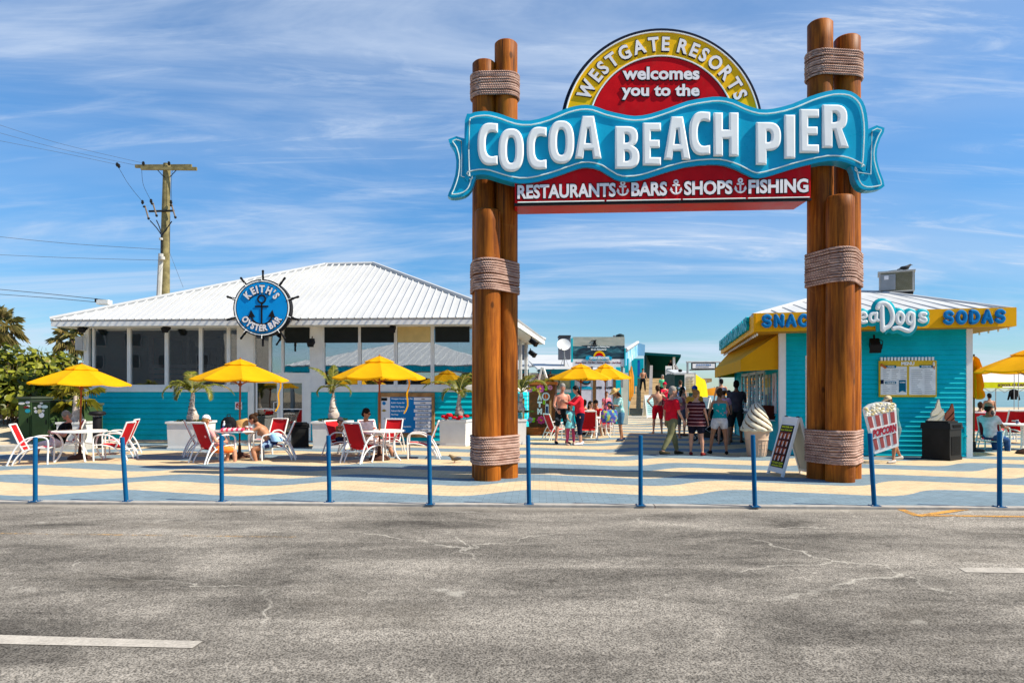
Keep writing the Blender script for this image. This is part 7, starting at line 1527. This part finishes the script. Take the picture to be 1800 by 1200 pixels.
b = MB().use(ROOFW); a, c = P(946, 649, Yb_ - .8), P(1012, 643, Yb_ - .8); b.slab([(a.x, Yb_ - .8, a.z), (c.x + 1.2, Yb_ - .8, a.z), (c.x + 1.2, Yb_ + 7, a.z + 1.1), (a.x - .6, Yb_ + 7, a.z + 1.1)], .06); b.use(TEALD); b.box(a.x, c.x, Yb_ - .87, Yb_ - .805, a.z - .22, a.z + .01); sh(b, "roof")
b = MB().use(GREYM); p = P(975, 634, Yb_ + 3); b.slab([(p.x - 1.2, p.y - 1, p.z - .25), (p.x + 1.3, p.y - 1, p.z - .35), (p.x + 1.3, p.y + 2, p.z - .1), (p.x - 1.2, p.y + 2, p.z)], .08); sh(b, "rear_roof"); b = MB().use(ROOFW); p = P(958, 640, Yb_ + 9); b.slab([(p.x - 3.2, p.y, p.z - .3), (p.x + 1.2, p.y, p.z + .1), (p.x + 1.2, p.y + 5, p.z + .6), (p.x - 2.2, p.y + 5, p.z + .6)], .1); sh(b, "rear_roof")
# billboard
Yk = 31.5; bbd = thing("billboard", P(1052, 643, Yk), "billboard picturing a dark surfer over dark teal waves above the pier shop", "billboard")
b = MB().use(TEAL); bx(b, 1004.5, 1007, 594, 636, Yk - .05, Yk + .3); bx(b, 1098, 1100, 612, 646, Yk - .05, Yk + .3); sh(b, "side_boards", bbd)
def bill_mat():
    t = NT("surf_picture"); o = t.mapping(); n = t.noise(t.mapping((.9, 1, 2.6)), 1.5, 7, .62, 1.2); sep = t.N.new('ShaderNodeSeparateXYZ'); t.L.new(o, sep.inputs[0]); z = t.math('ADD', sep.outputs[2], t.math('MULTIPLY', t.math('SUBTRACT', n, .5), .22))
    sea_ = t.mix(t.rng(n, .44, .66), (.006, .022, .04, 1), (.03, .16, .20, 1)); sea_ = t.mix(t.rng(n, .62, .72), sea_, (.25, .42, .44, 1)); sky_ = t.mix(t.rng(n, .35, .65), (.34, .36, .30, 1), (.44, .44, .37, 1)); t.set(t.mix(t.rng(z, .92, .95), sea_, sky_), .4); return t.m
b = MB().use(bill_mat()); bx(b, 1007, 1098, 592, 631, Yk, Yk + .12); sh(b, "picture", bbd); b = MB().use(LETG); bx(b, 1007, 1098, 631, 643.5, Yk, Yk + .12); sh(b, "white_strip", bbd)
def bp(x, y): q = P(x, y, Yk); return (q.x, q.z)
b = MB().use(BLACK); b.prism([[bp(*q) for q in ((1042, 606), (1043, 601), (1044.5, 599), (1038.5, 598.6), (1044.8, 597.6), (1046.2, 598), (1047.6, 596.6), (1048.4, 597.6), (1047.4, 599.6), (1047, 602), (1048, 603), (1047.5, 606), (1046, 606), (1045.5, 603.5), (1044, 606))]], Yk - .03, Yk - .002); b.prism([[bp(1040, 607.5), bp(1050, 606), bp(1050.5, 607), bp(1041, 608.6)]], Yk - .03, Yk - .002); sh(b, "surfer", bbd)
b = MB().use(LETW)
for st, x0, x1, y0, y1 in (("It's Not Just a Fishing Pier", 1033, 1072, 608, 611.5), ("It's an Adventure!", 1039, 1066, 612.3, 615.6)): a, c = bp(x0, y1), bp(x1, y0); text_fit(b, st, a[0], c[0], a[1], c[1], Yk - .002, None, .04, .01)
sh(b, "slogan", bbd); b = MB().use(M_(120, 25, 40)); a, c = bp(1012, 639), bp(1092, 635.8); text_fit(b, "Restaurants - Full Bar - Fishing - Beach - Surf Shop", a[0], c[0], a[1], c[1], Yk - .002, None, .03, .008); sh(b, "red_line_of_text", bbd)
def half(R_, n=18): q = bp(1053.5, 627); kk = Yk / F; return [(q[0] + R_ * kk * cos(pi * i / n), q[1] + R_ * kk * sin(pi * i / n)) for i in range(n + 1)]
b = MB().use(YSIGN); b.prism([half(10.5)], Yk - .02, Yk - .002); b.use(REDS).prism([half(7.4)], Yk - .03, Yk - .021); b.use(SKYB); b.prism([[bp(*q) for q in ((1030, 626), (1036, 625), (1044, 627), (1053, 625.4), (1062, 627), (1070, 625), (1076, 628), (1074, 634), (1070, 631.5), (1062, 633.2), (1053, 631.4), (1044, 633.4), (1036, 631.5), (1031, 634), (1029, 630))]], Yk - .05, Yk - .031); b.use(LETW); a, c = bp(1036, 631), bp(1071, 627); text_fit(b, "COCOA BEACH PIER", a[0], c[0], a[1], c[1], Yk - .05, None, .07, .01); sh(b, "emblem", bbd)
b = MB().use(GREYM)
for x in (1012, 1040, 1066, 1093): a = P(x, 643, Yk + .2); b.box(a.x - .05, a.x + .05, Yk + .12, Yk + .22, a.z - 1.0, a.z + .6)
sh(b, "posts", bbd)
o = thing("satellite_dish", P(991, 628, 31), "white satellite dish on a short mast left of the surf billboard", "satellite dish", rz=radians(-25)); b = MB().use(WHITE); M = Matrix.Translation((0, 0, .55)) @ Matrix.Rotation(radians(58), 4, 'X') @ Matrix.Rotation(radians(22), 4, 'Y'); b.lathe([(.02, .0), (.15, .015), (.30, .07), (.31, .075), (.30, .055), (.15, .0), (.02, -.02)], 26, M); b.build("dish", o); b = MB().use(GREYM); b.tube([(0, .06, -.4), (0, .06, .5)], .03, 7); b.tube([(0, 0, .28), (0, -.30, .36)], .015, 5); b.ell((0, -.32, .38), .035, .05, .035); b.tube([(-.2, .1, -.4), (0, .06, .1)], .012, 4); b.tube([(.2, .1, -.4), (0, .06, .1)], .012, 4); b.build("mast", o)
o = thing("roof_cabinet", P(993, 622, 33.6), "grey metal cabinet behind the satellite dish", "cabinet"); b = MB().use(M_(95, 97, 105)); bx(b, 983, 1003, 590, 631, 33.6, 34.4); b.build("casing", o, world=True); b = MB().use(M_(60, 62, 68)); bx(b, 982.5, 1003.5, 589, 591.5, 33.5, 34.5); b.build("lid", o, world=True)
o = thing("roof_vent", P(1090, 593, 33), "dark roof vent peeping above the right end of the surf billboard", "vent"); b = MB().use(M_(45, 60, 62)); b.lathe([(.12, -.3), (.12, .0), (.20, .02), (.20, .12), (.05, .18)], 14); b.build("cowl", o); b = MB().use(GREYM); b.box(-.34, -.22, -.05, .05, -.3, .1); b.build("bracket", o)
# cash machine kiosk
Ya_ = 25.0; atm = thing("cash_machine", GY(954, Ya_), "brown wooden cash machine kiosk decorated with pink flowers", "cash machine", rz=radians(-8)); ax = lambda px: (px - 954) / F * Ya_; az_ = lambda py: EYE + (HOR - py) / F * Ya_
b = MB().use(mk("kiosk_wood", (.17, .06, .022, 1), .55, var=.25, vscale=4)); b.box(-.50, .46, 0, .8, 0, az_(676)); b.build("casing", atm); b = MB().use(mk("terracotta_paint", (.48, .15, .03, 1), .6)); b.box(-.53, .50, -.05, .84, az_(676), az_(671)); b.build("top", atm)
b = MB().use(M_(205, 195, 190)); b.box(-.515, -.505, .02, .78, .1, az_(680)); b.box(.10, .115, -.03, .0, az_(745), az_(690)); b.build("side_strips", atm); b = MB().use(LETW)
for ch, y0, y1 in (("A", 692.5, 703), ("T", 705, 715.5), ("M", 717.5, 728)): text_fit(b, ch, ax(944.5), ax(953), az_(y1), az_(y0), -.002, None, .09, .02)
b.build("lettering", atm)
for x, y, col, ro in ((949.5, 683, (230, 105, 175), 7.6), (951.5, 738, (235, 70, 130), 7.6), (931, 684, (205, 130, 175), 5.6), (932, 738, (190, 140, 190), 5.2), (967, 681, (225, 150, 190), 4.5)):
    b = MB().use(M_(*col)); kk = Ya_ / F
    for i in range(8): a = i * pi / 4; b.ell((ax(x) + ro * .58 * kk * cos(a), -.02 + (.02 if i % 2 else 0), az_(y) + ro * .58 * kk * sin(a)), ro * .42 * kk * (abs(cos(a)) * .5 + .62), .012, ro * .42 * kk * (abs(sin(a)) * .5 + .62), None, 10, 6)
    b.use(M_(220, 160, 40)); b.ell((ax(x), -.04, az_(y)), ro * .28 * kk, .012, ro * .28 * kk); b.build("flower_cutout", atm)
for x, y in ((938, 683), (960, 682), (937.5, 738), (961.5, 737), (956.5, 706.5)):
    b = MB().use(M_(150, 200, 40)); kk = Ya_ / F; b.ell((ax(x), -.012, az_(y + 2)), 2.8 * kk, .008, 2.2 * kk); b.ell((ax(x) + .02, -.012, az_(y - 2)), 2.6 * kk, .008, 2.2 * kk); b.build("leaf_cutout", atm)
b = MB().use(M_(215, 220, 225)); p = (ax(959.5), az_(696.5)); b.prism([[(p[0] + .15 * cos(t * .349), p[1] + .15 * sin(t * .349)) for t in range(18)], [(p[0] + .10 * cos(t * .349), p[1] + .10 * sin(t * .349)) for t in range(18)]], -.02, -.001); b.use(M_(200, 90, 30)); b.ell((p[0], -.005, p[1]), .095, .008, .095); b.use(M_(220, 225, 230)); b.prism([[(ax(958.5), az_(731)), (ax(964.5), az_(731)), (ax(964.5), az_(711)), (ax(961), az_(709)), (ax(958.5), az_(713))]], -.02, -.002); b.use(M_(50, 70, 110)); b.box(ax(959.5), ax(963.5), -.028, -.0205, az_(728), az_(714)); b.build("screen_panel", atm)
for x, rr_, lab in ((941, .42, 'wide'), (959, .30, 'small')):
    b = MB().use(mk("terracotta_pot", (.20, .065, .018, 1), .6, var=.15)); b.lathe([(rr_ * .82, 0), (rr_ * .95, .12), (rr_, .24), (rr_ * 1.04, .25), (rr_ * 1.04, .29), (rr_ * .9, .29), (rr_ * .5, .24)], 22, Matrix.Translation((ax(x), -.15, 0))); b.build("pot_base", atm)
b = MB().use(WHITE); b.tube([(ax(946), .2, az_(668)), (ax(952), .2, az_(645.5)), (ax(954), .2, az_(645.5)), (ax(960), .2, az_(664))], .045, 6); b.build("letter_sign", atm)
r = thing("kiosk_plant", GY(957, 25.5, 1.85), "dark bushy plant growing on top of the cash machine kiosk", "plant")
for az, el, L, dr, w in ((0, 40, .55, 120, .14), (60, 60, .5, 100, .14), (140, 45, .6, 120, .14), (200, 40, .55, 120, .14), (270, 50, .5, 120, .14), (330, 55, .5, 120, .14)): frond(r, (0, 0, 0), radians(az), radians(el), L, radians(dr), w, 12)
for px, lab in ((920, "square brown wooden post left of the cash machine"), (967.5, "square brown wooden post at the right of the cash machine")): o = thing("wooden_post", GY(px, 24.2), lab, "post"); b = MB().use(LWOOD); b.box(-.035, .035, -.035, .035, 0, P(0, 701, 24.2).z); b.build("shaft", o); b = MB().use(DWOOD); b.box(-.05, .05, -.05, .05, P(0, 701, 24.2).z, P(0, 701, 24.2).z + .03); b.build("cap", o)
o = thing("bicycle", P(972, 683, 31.9), "bicycle standing on the shop counter above the cash machine", "bicycle", rz=radians(8))
for x in (.0, -.95): b = MB().use(BLACK); b.tube([(x + .30 * cos(t * .2618), 0, .32 + .30 * sin(t * .2618)) for t in range(24)], .022, 6, True); b.use(GREYM); [b.tube([(x, 0, .32), (x + .29 * cos(t * .5236), 0, .32 + .29 * sin(t * .5236))], .005, 4) for t in range(12)]; b.build("wheel", o)
b = MB().use(M_(120, 30, 35)); b.tube([(0, 0, .32), (-.12, 0, .78), (-.62, 0, .74), (-.52, 0, .32), (-.12, 0, .72)], .018, 6); b.tube([(-.95, 0, .32), (-.62, 0, .74)], .014, 6); b.tube([(-.95, 0, .32), (-.52, 0, .32)], .014, 6); b.tube([(-.12, 0, .78), (-.08, 0, .90), (.02, -.2, .92)], .012, 5); b.tube([(-.08, 0, .90), (.02, .2, .92)], .012, 5); b.build("frame", o); b = MB().use(BLACK); b.ell((-.66, 0, .82), .12, .06, .03); b.build("saddle", o)
# ---------------------------------------------------------------- the ramp up to the pier
pier = thing("pier_ramp", GY(1140, 52), "broad wooden ramp climbing to the pier deck between mural walls", "ramp"); DECK = mk("deck_boards", (.34, .23, .115, 1), .8, var=.25, vscale=2)
z0r, z1r = .05, 2.72; ya, yb = 45.6, 60.5; xa0, xa1 = GY(1103, ya).x, GY(1172, ya).x; xb0, xb1 = GY(1119, yb).x, GY(1172, yb).x
b = MB().use(DECK); n = 26
for i in range(n):
    t0_, t1_ = i / n, (i + .90) / n; f = lambda t, a, c: a + (c - a) * t
    b.hexa([(f(t0_, xa0, xb0), f(t0_, ya, yb), f(t0_, z0r, z1r) - .1), (f(t0_, xa1, xb1), f(t0_, ya, yb), f(t0_, z0r, z1r) - .1), (f(t1_, xa1, xb1), f(t1_, ya, yb), f(t1_, z0r, z1r) - .1), (f(t1_, xa0, xb0), f(t1_, ya, yb), f(t1_, z0r, z1r) - .1),
            (f(t0_, xa0, xb0), f(t0_, ya, yb), f(t0_, z0r, z1r)), (f(t0_, xa1, xb1), f(t0_, ya, yb), f(t0_, z0r, z1r)), (f(t1_, xa1, xb1), f(t1_, ya, yb), f(t1_, z0r, z1r)), (f(t1_, xa0, xb0), f(t1_, ya, yb), f(t1_, z0r, z1r))])
sh(b, "boards", pier); b = MB().use(DECK); b.hexa([(xb0 - 1, yb + .002, z1r - .3), (xb1 + 4, yb + .002, z1r - .3), (xb1 + 16, 112, z1r - .3), (xb0 + 9, 112, z1r - .3), (xb0 - 1, yb + .002, z1r), (xb1 + 4, yb + .002, z1r), (xb1 + 16, 112, z1r), (xb0 + 9, 112, z1r)]); sh(b, "deck", pier); b = MB().use(DWOOD); b.hexa([(xa0, ya + .2, -.1), (xa1, ya + .2, -.1), (xb1, yb, -.1), (xb0, yb, -.1), (xa0, ya + .2, z0r - .12), (xa1, ya + .2, z0r - .12), (xb1, yb, z1r - .12), (xb0, yb, z1r - .12)])
for i in range(6):
    for x in (xb0, xb1 + 3): b.tube([(x, yb + 2 + i * 8, -3), (x, yb + 2 + i * 8, z1r - .3)], .2, 8)
sh(b, "supports", pier)
GW = mk("weathered_grey_rail", (.22, .20, .19, 1), .8, var=.15, vscale=4); b = MB().use(GW)
for (x0, y0, Y0, x1, y1, Y1, w) in ((1143, 702, 46, 1145, 642, 60, 3.2), (1205, 672, 47, 1187, 641, 60, 2.4)): a, c = P(x0, y0, Y0), P(x1, y1, Y1); e = w * Y0 / F / 1.0; b.hexa([a + Vector((-e, 0, -.10)), a + Vector((e, 0, -.10)), c + Vector((e, 0, -.10)), c + Vector((-e, 0, -.10)), a + Vector((-e, 0, .0)), a + Vector((e, 0, .0)), c + Vector((e, 0, .0)), c + Vector((-e, 0, .0))]); [b.box(a.x + (c.x - a.x) * t - .06, a.x + (c.x - a.x) * t + .06, a.y + (c.y - a.y) * t, a.y + (c.y - a.y) * t + .12, z0r + (z1r - z0r) * t - .2, a.z + (c.z - a.z) * t - .05) for t in (.05, .35, .65, .95)]
sh(b, "handrail", pier)
MUR = blot_mat("sea_mural_paint", (.20, .42, .62, 1), [(.36, .55, .70, 1), (.10, .33, .52, 1), (.45, .62, .70, 1)], .7, .55); b = MB().use(MUR)
q = [(1100, 643, 44), (1100, 616, 44), (1121, 602, 60), (1121, 625, 60)]; v = [P(*k) for k in q]; b.slab([v[0], v[3], v[2], v[1]], .12); q = [(1121, 602, 60), (1134, 606, 60), (1133, 625, 60), (1121, 625, 60)]; b.slab([P(*k) for k in q][::-1], .12); sh(b, "mural_wall", pier)
b = MB().use(ROOFW); a, c = P(1100, 615, 44), P(1121, 601.5, 60); b.tube([a, c], .14, 6); sh(b, "wall_cap", pier)
for x, Y in ((1102, 45), (1113, 53), (1118, 56.5), (1127, 60.4)):
    b = MB().use(TEALT); a, c = GY(x, Y), P(x, 630, Y); b.box(a.x - .12, a.x + .12, Y, Y + .15, 0, c.z); sh(b, "teal_post", pier)
b = MB().use(TEALT); a = P(1125, 660, 60.2); b.box(a.x - .35, a.x + .35, 60.3, 60.4, z1r, z1r + 1.75); sh(b, "teal_panel", pier); b = MB().use(M_(30, 90, 170)); a = P(1122.5, 652, 60.2); b.box(a.x - .12, a.x + .12, 60.2, 60.29, z1r + .2, z1r + 1.6); sh(b, "blue_banner", pier)
for x, Y, yt in ((1104, 46, 660), (1108, 49.5, 650), (1111, 51.5, 643)):
    b = MB().use(M_(215, 140, 40)); a, c = P(x, 705, Y), P(x, yt, Y); hh = (c.z - a.z) / 2; b.loft([(Vector((a.x, Y + .3, a.z)), (.05, 0, 0), (0, .03, 0)), (Vector((a.x, Y + .3, a.z + hh * .5)), (.20, 0, 0), (0, .04, 0)), (Vector((a.x, Y + .3, a.z + hh * 1.4)), (.19, 0, 0), (0, .04, 0)), (Vector((a.x, Y + .3, c.z)), (.04, 0, 0), (0, .03, 0))], 10); sh(b, "orange_board", pier)
b = MB().use(mk("canopy_dark_teal", (.004, .06, .065, 1), .9, spec=0)); v = [P(1133, 619, 61), P(1197, 623, 61), P(1181, 647, 78), P(1143, 646, 78)]; zr_ = v[0].z; b.slab([(v[0].x, 61, v[0].z), (v[1].x, 61, v[1].z), (v[1].x + 9.35, 104, v[1].z), (v[0].x + 9.35, 104, v[0].z)], .22); sh(b, "canopy", pier)
b = MB().use(mk("canopy_back", (.01, .05, .05, 1), .7)); b.hexa([(v[0].x + q, y, z) for z in (z1r, v[0].z - .25) for q, y in ((0, 61.2), (.2, 61.2), (9.5, 103.5), (9.3, 103.5))]); b.box(v[0].x + 9.3, v[1].x + 9.4, 103.6, 103.8, z1r, v[0].z - .25); sh(b, "canopy_walls", pier); b = MB().use(WHITE); a = P(1184.5, 640, 61.5); b.box(a.x - .10, a.x + .10, 61.4, 61.6, z1r, v[1].z - .2); sh(b, "canopy_post", pier)  # dark back wall added to stand for the dim interior under the canopy
o = thing("notice_stand", P(1175, 663, 58), "white notice stand with two dark pictures at the top of the ramp", "notice"); b = MB().use(WHITE); bx(b, 1170, 1181, 643, 664, 58, 58.1); b.build("panel", o, world=True); b = MB().use(M_(50, 70, 80)); bx(b, 1172, 1179.5, 648, 653, 57.96, 57.995); bx(b, 1172, 1179.5, 657, 662, 57.96, 57.995); b.build("pictures", o, world=True)
def face2(p, M, w, L): b = MB().use(M_(170, 205, 205)); b.box(-w / 2, w / 2, -.022, -.009, -L + .2, -.18, M); b.use(M_(120, 160, 165)); [b.box(-w * .4, w * .4, -.026, -.0225, -L + .35 + k * .12, -L + .40 + k * .12, M) for k in range(6)]; b.build("poster", p)
aframe(GY(1143, 40.5), radians(8), "white sandwich board with a pale poster at the foot of the ramp", .72, 1.35, face2); aframe(GY(1238, 27.5), radians(-55), "white sandwich board half hidden behind the striped woman", .6, 1.35, face2)
# showers sign, kiosk, yellow flag, white menu stand
Yv = 37.; o = thing("showers_sign", GY(1237, Yv), "grey framed hanging SHOWERS sign on two tall posts", "sign"); b = MB().use(GREYM)
for x in (1208.5, 1265.5): a = GY(x, Yv); b.tube([a, P(x, 636, Yv)], .06, 6)
b.tube([P(1206, 636, Yv), P(1267, 636, Yv)], .05, 6); b.tube([P(1212, 650, Yv + .05), P(1262, 649, Yv + .05)], .04, 6); b.build("post_frame", o, world=True); b = MB().use(M_(50, 52, 55)); bx(b, 1215.5, 1258.5, 637.5, 648.5, Yv - .05, Yv + .04); b.build("sign_frame", o, world=True); b = MB().use(LETG); bx(b, 1217.5, 1256.5, 639, 647, Yv - .065, Yv - .051); pn_ = b.build("panel", o, world=True); b = MB().use(M_(45, 105, 160)); a, c = P(1224, 642.4, Yv - .07), P(1250, 640, Yv - .07); text_fit(b, "SHOWERS", a.x, c.x, a.z, c.z, Yv - .065, None, .06, .01, space=1.25); b.use(M_(90, 95, 110)); a, c = P(1223, 645.4, Yv - .07), P(1246, 644.2, Yv - .07); b.box(a.x, c.x, Yv - .069, Yv - .0655, a.z, c.z); b.build("lettering", o, world=True)
Yq = 44.; o = thing("beach_hut", GY(1208, Yq), "small hut with a pale roof and dark green walls beneath the SHOWERS sign", "hut"); b = MB().use(M_(25, 60, 58)); bx(b, 1186, 1221, 657, 720, Yq, Yq + 3); b.build("wall", o, world=True); b = MB().use(ROOFW); a, c = P(1185, 655, Yq - .4), P(1223, 652, Yq - .4); b.slab([(a.x, Yq - .4, a.z), (c.x, Yq - .4, a.z), (c.x - .3, Yq + 3, c.z + .2), (a.x + .3, Yq + 3, c.z + .2)], .12); b.build("roof", o, world=True); b = MB().use(BLACK); a = P(1197, 651, Yq - .4); b.ell(tuple(a + Vector((0, .2, 0))), .14, .1, .10); b.build("roof_lamp", o, world=True)
Ym = 33.5; o = thing("menu_stand", GY(1213, Ym), "tall white menu stand beside the yellow banner", "menu board"); b = MB().use(M_(225, 222, 220)); bx(b, 1204, 1222, 657, 690, Ym, Ym + .08); b.build("panel", o, world=True); b = MB().use(M_(150, 145, 150)); rr = random.Random(2)
for k in range(9): bx(b, 1206.5, 1211 + rr.uniform(0, 2), 662 + k * 3, 663 + k * 3, Ym - .02, Ym - .003); bx(b, 1214, 1217 + rr.uniform(0, 3), 662 + k * 3, 663 + k * 3, Ym - .02, Ym - .003)
b.build("print", o, world=True); b = MB().use(GREYM); a, c = GY(1206, Ym), GY(1220, Ym); b.tube([a + Vector((0, .1, 0)), P(1206, 660, Ym + .1)], .03, 5); b.tube([c + Vector((0, .1, 0)), P(1220, 660, Ym + .1)], .03, 5); b.build("legs_frame", o, world=True)
Yf = 32.5; o = thing("yellow_banner", GY(1232, Yf), "bright yellow fabric banner stretched beside the queue", "banner"); b = MB().use(canvas_mat("bright_yellow_fabric", (.92, .66, .006, 1))); top_ = [(1222, 657), (1228, 661), (1234, 665), (1239, 667.5), (1242, 676)]; bot_ = [(1222, 712), (1228, 712), (1234, 711), (1240, 709), (1246, 706)]; vs = []; n = 5; m = 8
for i in range(n):
    for j in range(m + 1): t = j / m; p = P(top_[i][0] + (bot_[i][0] - top_[i][0]) * t, top_[i][1] + (bot_[i][1] - top_[i][1]) * t, Yf + .6 * i + .06 * sin(i * 2.1 + j * .8)); vs.append(p)
fs = [(i * (m + 1) + j, i * (m + 1) + j + 1, (i + 1) * (m + 1) + j + 1, (i + 1) * (m + 1) + j) for i in range(n - 1) for j in range(m)]; b.add(vs, fs, None, True); b.build("fabric", o, world=True); b = MB().use(GREYM); b.tube([GY(1222, Yf), P(1222, 655, Yf)], .025, 5); b.tube([GY(1246, Yf + 2.4), P(1241, 667, Yf + 2.4)], .02, 5); b.build("poles", o, world=True)
o = thing("beach_parasol", GY(1256, 46, -.05), "low orange beach parasol on the sand below the awning", "parasol"); b = MB().use(canvas_mat("orange_parasol_canvas", (.75, .33, .02, 1))); b.lathe([(1.25, 1.35), (.9, 1.6), (.45, 1.8), (.02, 1.88)], 16); b.build("canopy", o); b = MB().use(GREYM); b.tube([(0, 0, 0), (0, 0, 1.95)], .02, 6); b.build("pole", o)
o = thing("sand_deck", GY(1268, 30.2, 0), "low weathered boardwalk step by the beach behind the queue", "deck"); b = MB().use(DECK)
for i in range(10): b.box(-.9, .9, -.5 + i * .25, -.27 + i * .25, .02, .29)
b.build("boards", o)
# ---------------------------------------------------------------- white tent, hanging wetsuit
Yt = 46.; tent = thing("beach_tent", GY(1770, Yt), "white pop-up tent with a yellow green valance on the beach at the right", "tent"); TW = canvas_mat("white_tent_canvas", (.78, .77, .80, 1)); zA, zB, zT = P(0, 682, Yt).z, P(0, 671.5, Yt).z, P(0, 643, Yt).z; x0, x1 = GY(1709, Yt).x, GY(1850, Yt).x; yb2 = Yt + (x1 - x0); cxm, cym = (x0 + x1) / 2, (Yt + yb2) / 2
b = MB().use(TW); n = 8
for A_, B_ in (((x0, Yt), (x1, Yt)), ((x1, Yt), (x1, yb2)), ((x1, yb2), (x0, yb2)), ((x0, yb2), (x0, Yt))):
    vs = []
    for i in range(n + 1):
        for j in range(n + 1):
            t = i / n; ex = A_[0] + (B_[0] - A_[0]) * t; ey = A_[1] + (B_[1] - A_[1]) * t; s = j / n; zz = zB + (zT - zB) * (s ** .8) - .12 * sin(pi * s) * sin(pi * t); vs.append((ex + (cxm - ex) * s, ey + (cym - ey) * s, zz))
    b.add(vs, [(i * (n + 1) + j, (i + 1) * (n + 1) + j, (i + 1) * (n + 1) + j + 1, i * (n + 1) + j + 1) for i in range(n) for j in range(n)], None, True)
b.build("canopy", tent, world=True, sharp=30); b = MB().use(mk("lime_valance", (.62, .62, .01, 1), .7)); b.box(x0, x1, Yt - .02, Yt, zA, zB); b.box(x0, x0 + .02, Yt + .001, yb2, zA, zB); v_ = b.build("valance", tent, world=True); b = MB().use(M_(110, 85, 60)); a, c = P(1755, 679.5, Yt - .05), P(1845, 674, Yt - .05); text_fit(b, "SCHOOL OF SURF BEACH RENTALS", a.x, c.x, a.z, c.z, Yt - .021, None, .05, .01); b.build("valance_lettering", v_, world=True)
b = MB().use(GREYM)
for x in (x0 + .05, x1 - .05):
    for y in (Yt + .08, yb2 - .08): b.tube([(x, y, -.06), (x, y, zB)], .035, 6)
for i in range(6): xx = x0 + (x1 - x0) * i / 6; dx_ = (x1 - x0) / 6; b.tube([(xx, Yt + .1, zA), (xx + dx_ / 2, Yt + .1, zA - .30), (xx + dx_, Yt + .1, zA)], .02, 4)
b.build("frame", tent, world=True)
o = thing("wetsuit_top", P(1782, 684, 44), "black long sleeved wetsuit top hanging below the white tent", "wetsuit"); b = MB().use(cloth(14, 14, 16)); zz = P(0, 684, 44).z; c = P(1782, 684, 44)
def wz(dx, py): q = P(1782 + dx, py, 44); return (q.x, 0, q.z)
t_ = MB(); t_.loft([(Vector(wz(0, 684)) + Vector((0, 44, 0)), (.12, 0, 0), (0, .06, 0)), (Vector(wz(0, 686)) + Vector((0, 44, 0)), (.25, 0, 0), (0, .09, 0)), (Vector(wz(0, 693)) + Vector((0, 44, 0)), (.22, 0, 0), (0, .10, 0)), (Vector(wz(0, 702)) + Vector((0, 44, 0)), (.21, 0, 0), (0, .10, 0))], 12); [limb(t_, Vector(wz(q * 5.5, 687)) + Vector((0, 44, 0)), Vector(wz(q * 10, 702)) + Vector((0, 44, 0)), [(0, .08), (1, .05)], 8) for q in (-1, 1)]
b.add(t_.v, t_.f, None, True); b.build("suit", o, world=True); b = MB().use(GREYM); b.tube([P(1782, 684.5, 44), P(1782, 680, 44)], .015, 5); b.tube([P(1762, 680, 44), P(1835, 680, 44)], .02, 5); b.build("hanger_rail", o, world=True)
for px, lab in ((1782.5, "thin pole rising through the white tent under the right parasol"), (1790, "second thin pole just right of another beneath the right parasol")): o = thing("thin_pole", GY(px, 41), lab, "pole"); b = MB().use(GREYM); b.tube([(0, 0, 0), (.01, 0, P(0, 640, 41).z)], .022, 5); b.lathe([(.06, 0), (.06, .04), (.03, .06)], 8); b.build("shaft", o)
# ---------------------------------------------------------------- pavilion across the car park (seen mirrored in the restaurant windows)
pv = thing("pavilion", (-14, -12, 0), "white roofed pavilion with a teal fascia mirrored in the restaurant windows", "building"); b = MB().use(ROOFW); x0, x1, y0, y1, ze_, zr_ = -21., -4.5, -26., -8.5, 3.55, 5.9
hip_roof(b, (x1, y1, ze_), (x0, y1, ze_), (-11.5, -17, zr_), (-14, -17, zr_), (x1, y0, ze_), (x0, y0, ze_), rib=.6, ribh=.04, ribw=.02); sh(b, "roof", pv); b = MB().use(TEAL); b.box(x0, x1, y1 - .1, y1 - .02, ze_ - .45, ze_ - .07); b.box(x0, x0 + .1, y0, y1 - .1, ze_ - .45, ze_ - .07); b.box(x1 - .1, x1, y0, y1 - .1, ze_ - .45, ze_ - .07); sh(b, "fascia", pv)
b = MB().use(DARKIN); b.box(x0 + 1, x1 - 1, y0 + 1, y1 - 2.2, 0, 2.6); sh(b, "wall", pv); b = MB().use(TRIM)
for i in range(6): x = x0 + .5 + i * (x1 - x0 - 1) / 5; b.box(x - .1, x + .1, y1 - .5, y1 - .3, 0, ze_ - .45)
sh(b, "columns", pv)

hotel = thing("street_building", (-50, -34, 0), "pale building with white framed windows mirrored in the left restaurant windows", "building"); b = MB().use(M_(112, 108, 102)); b.box(-78, -40, -46, -34, 0, 9.5); sh(b, "wall", hotel); b = MB().use(M_(90, 84, 78)); b.hexa([(-79, -47, 9.5), (-39, -47, 9.5), (-39, -33, 9.5), (-79, -33, 9.5), (-70, -41, 13), (-48, -41, 13), (-48, -39, 13), (-70, -39, 13)]); sh(b, "roof", hotel); rr = random.Random(9)
for i in range(9):
    for z in (1.0, 4.2, 6.9):
        if rr.random() < .35: continue
        x = -76 + i * 4.0 + rr.uniform(-.6, .6); w = rr.choice((1.0, 1.6, 2.4)); b = MB().use(M_(135, 130, 124)); b.box(x, x + w, -33.99, -33.9, z, z + 1.7); w_ = sh(b, "window", hotel); b = MB().use(DARKIN); b.box(x + .12, x + w - .12, -33.89, -33.87, z + .12, z + 1.58); b.build("pane", w_, world=True)
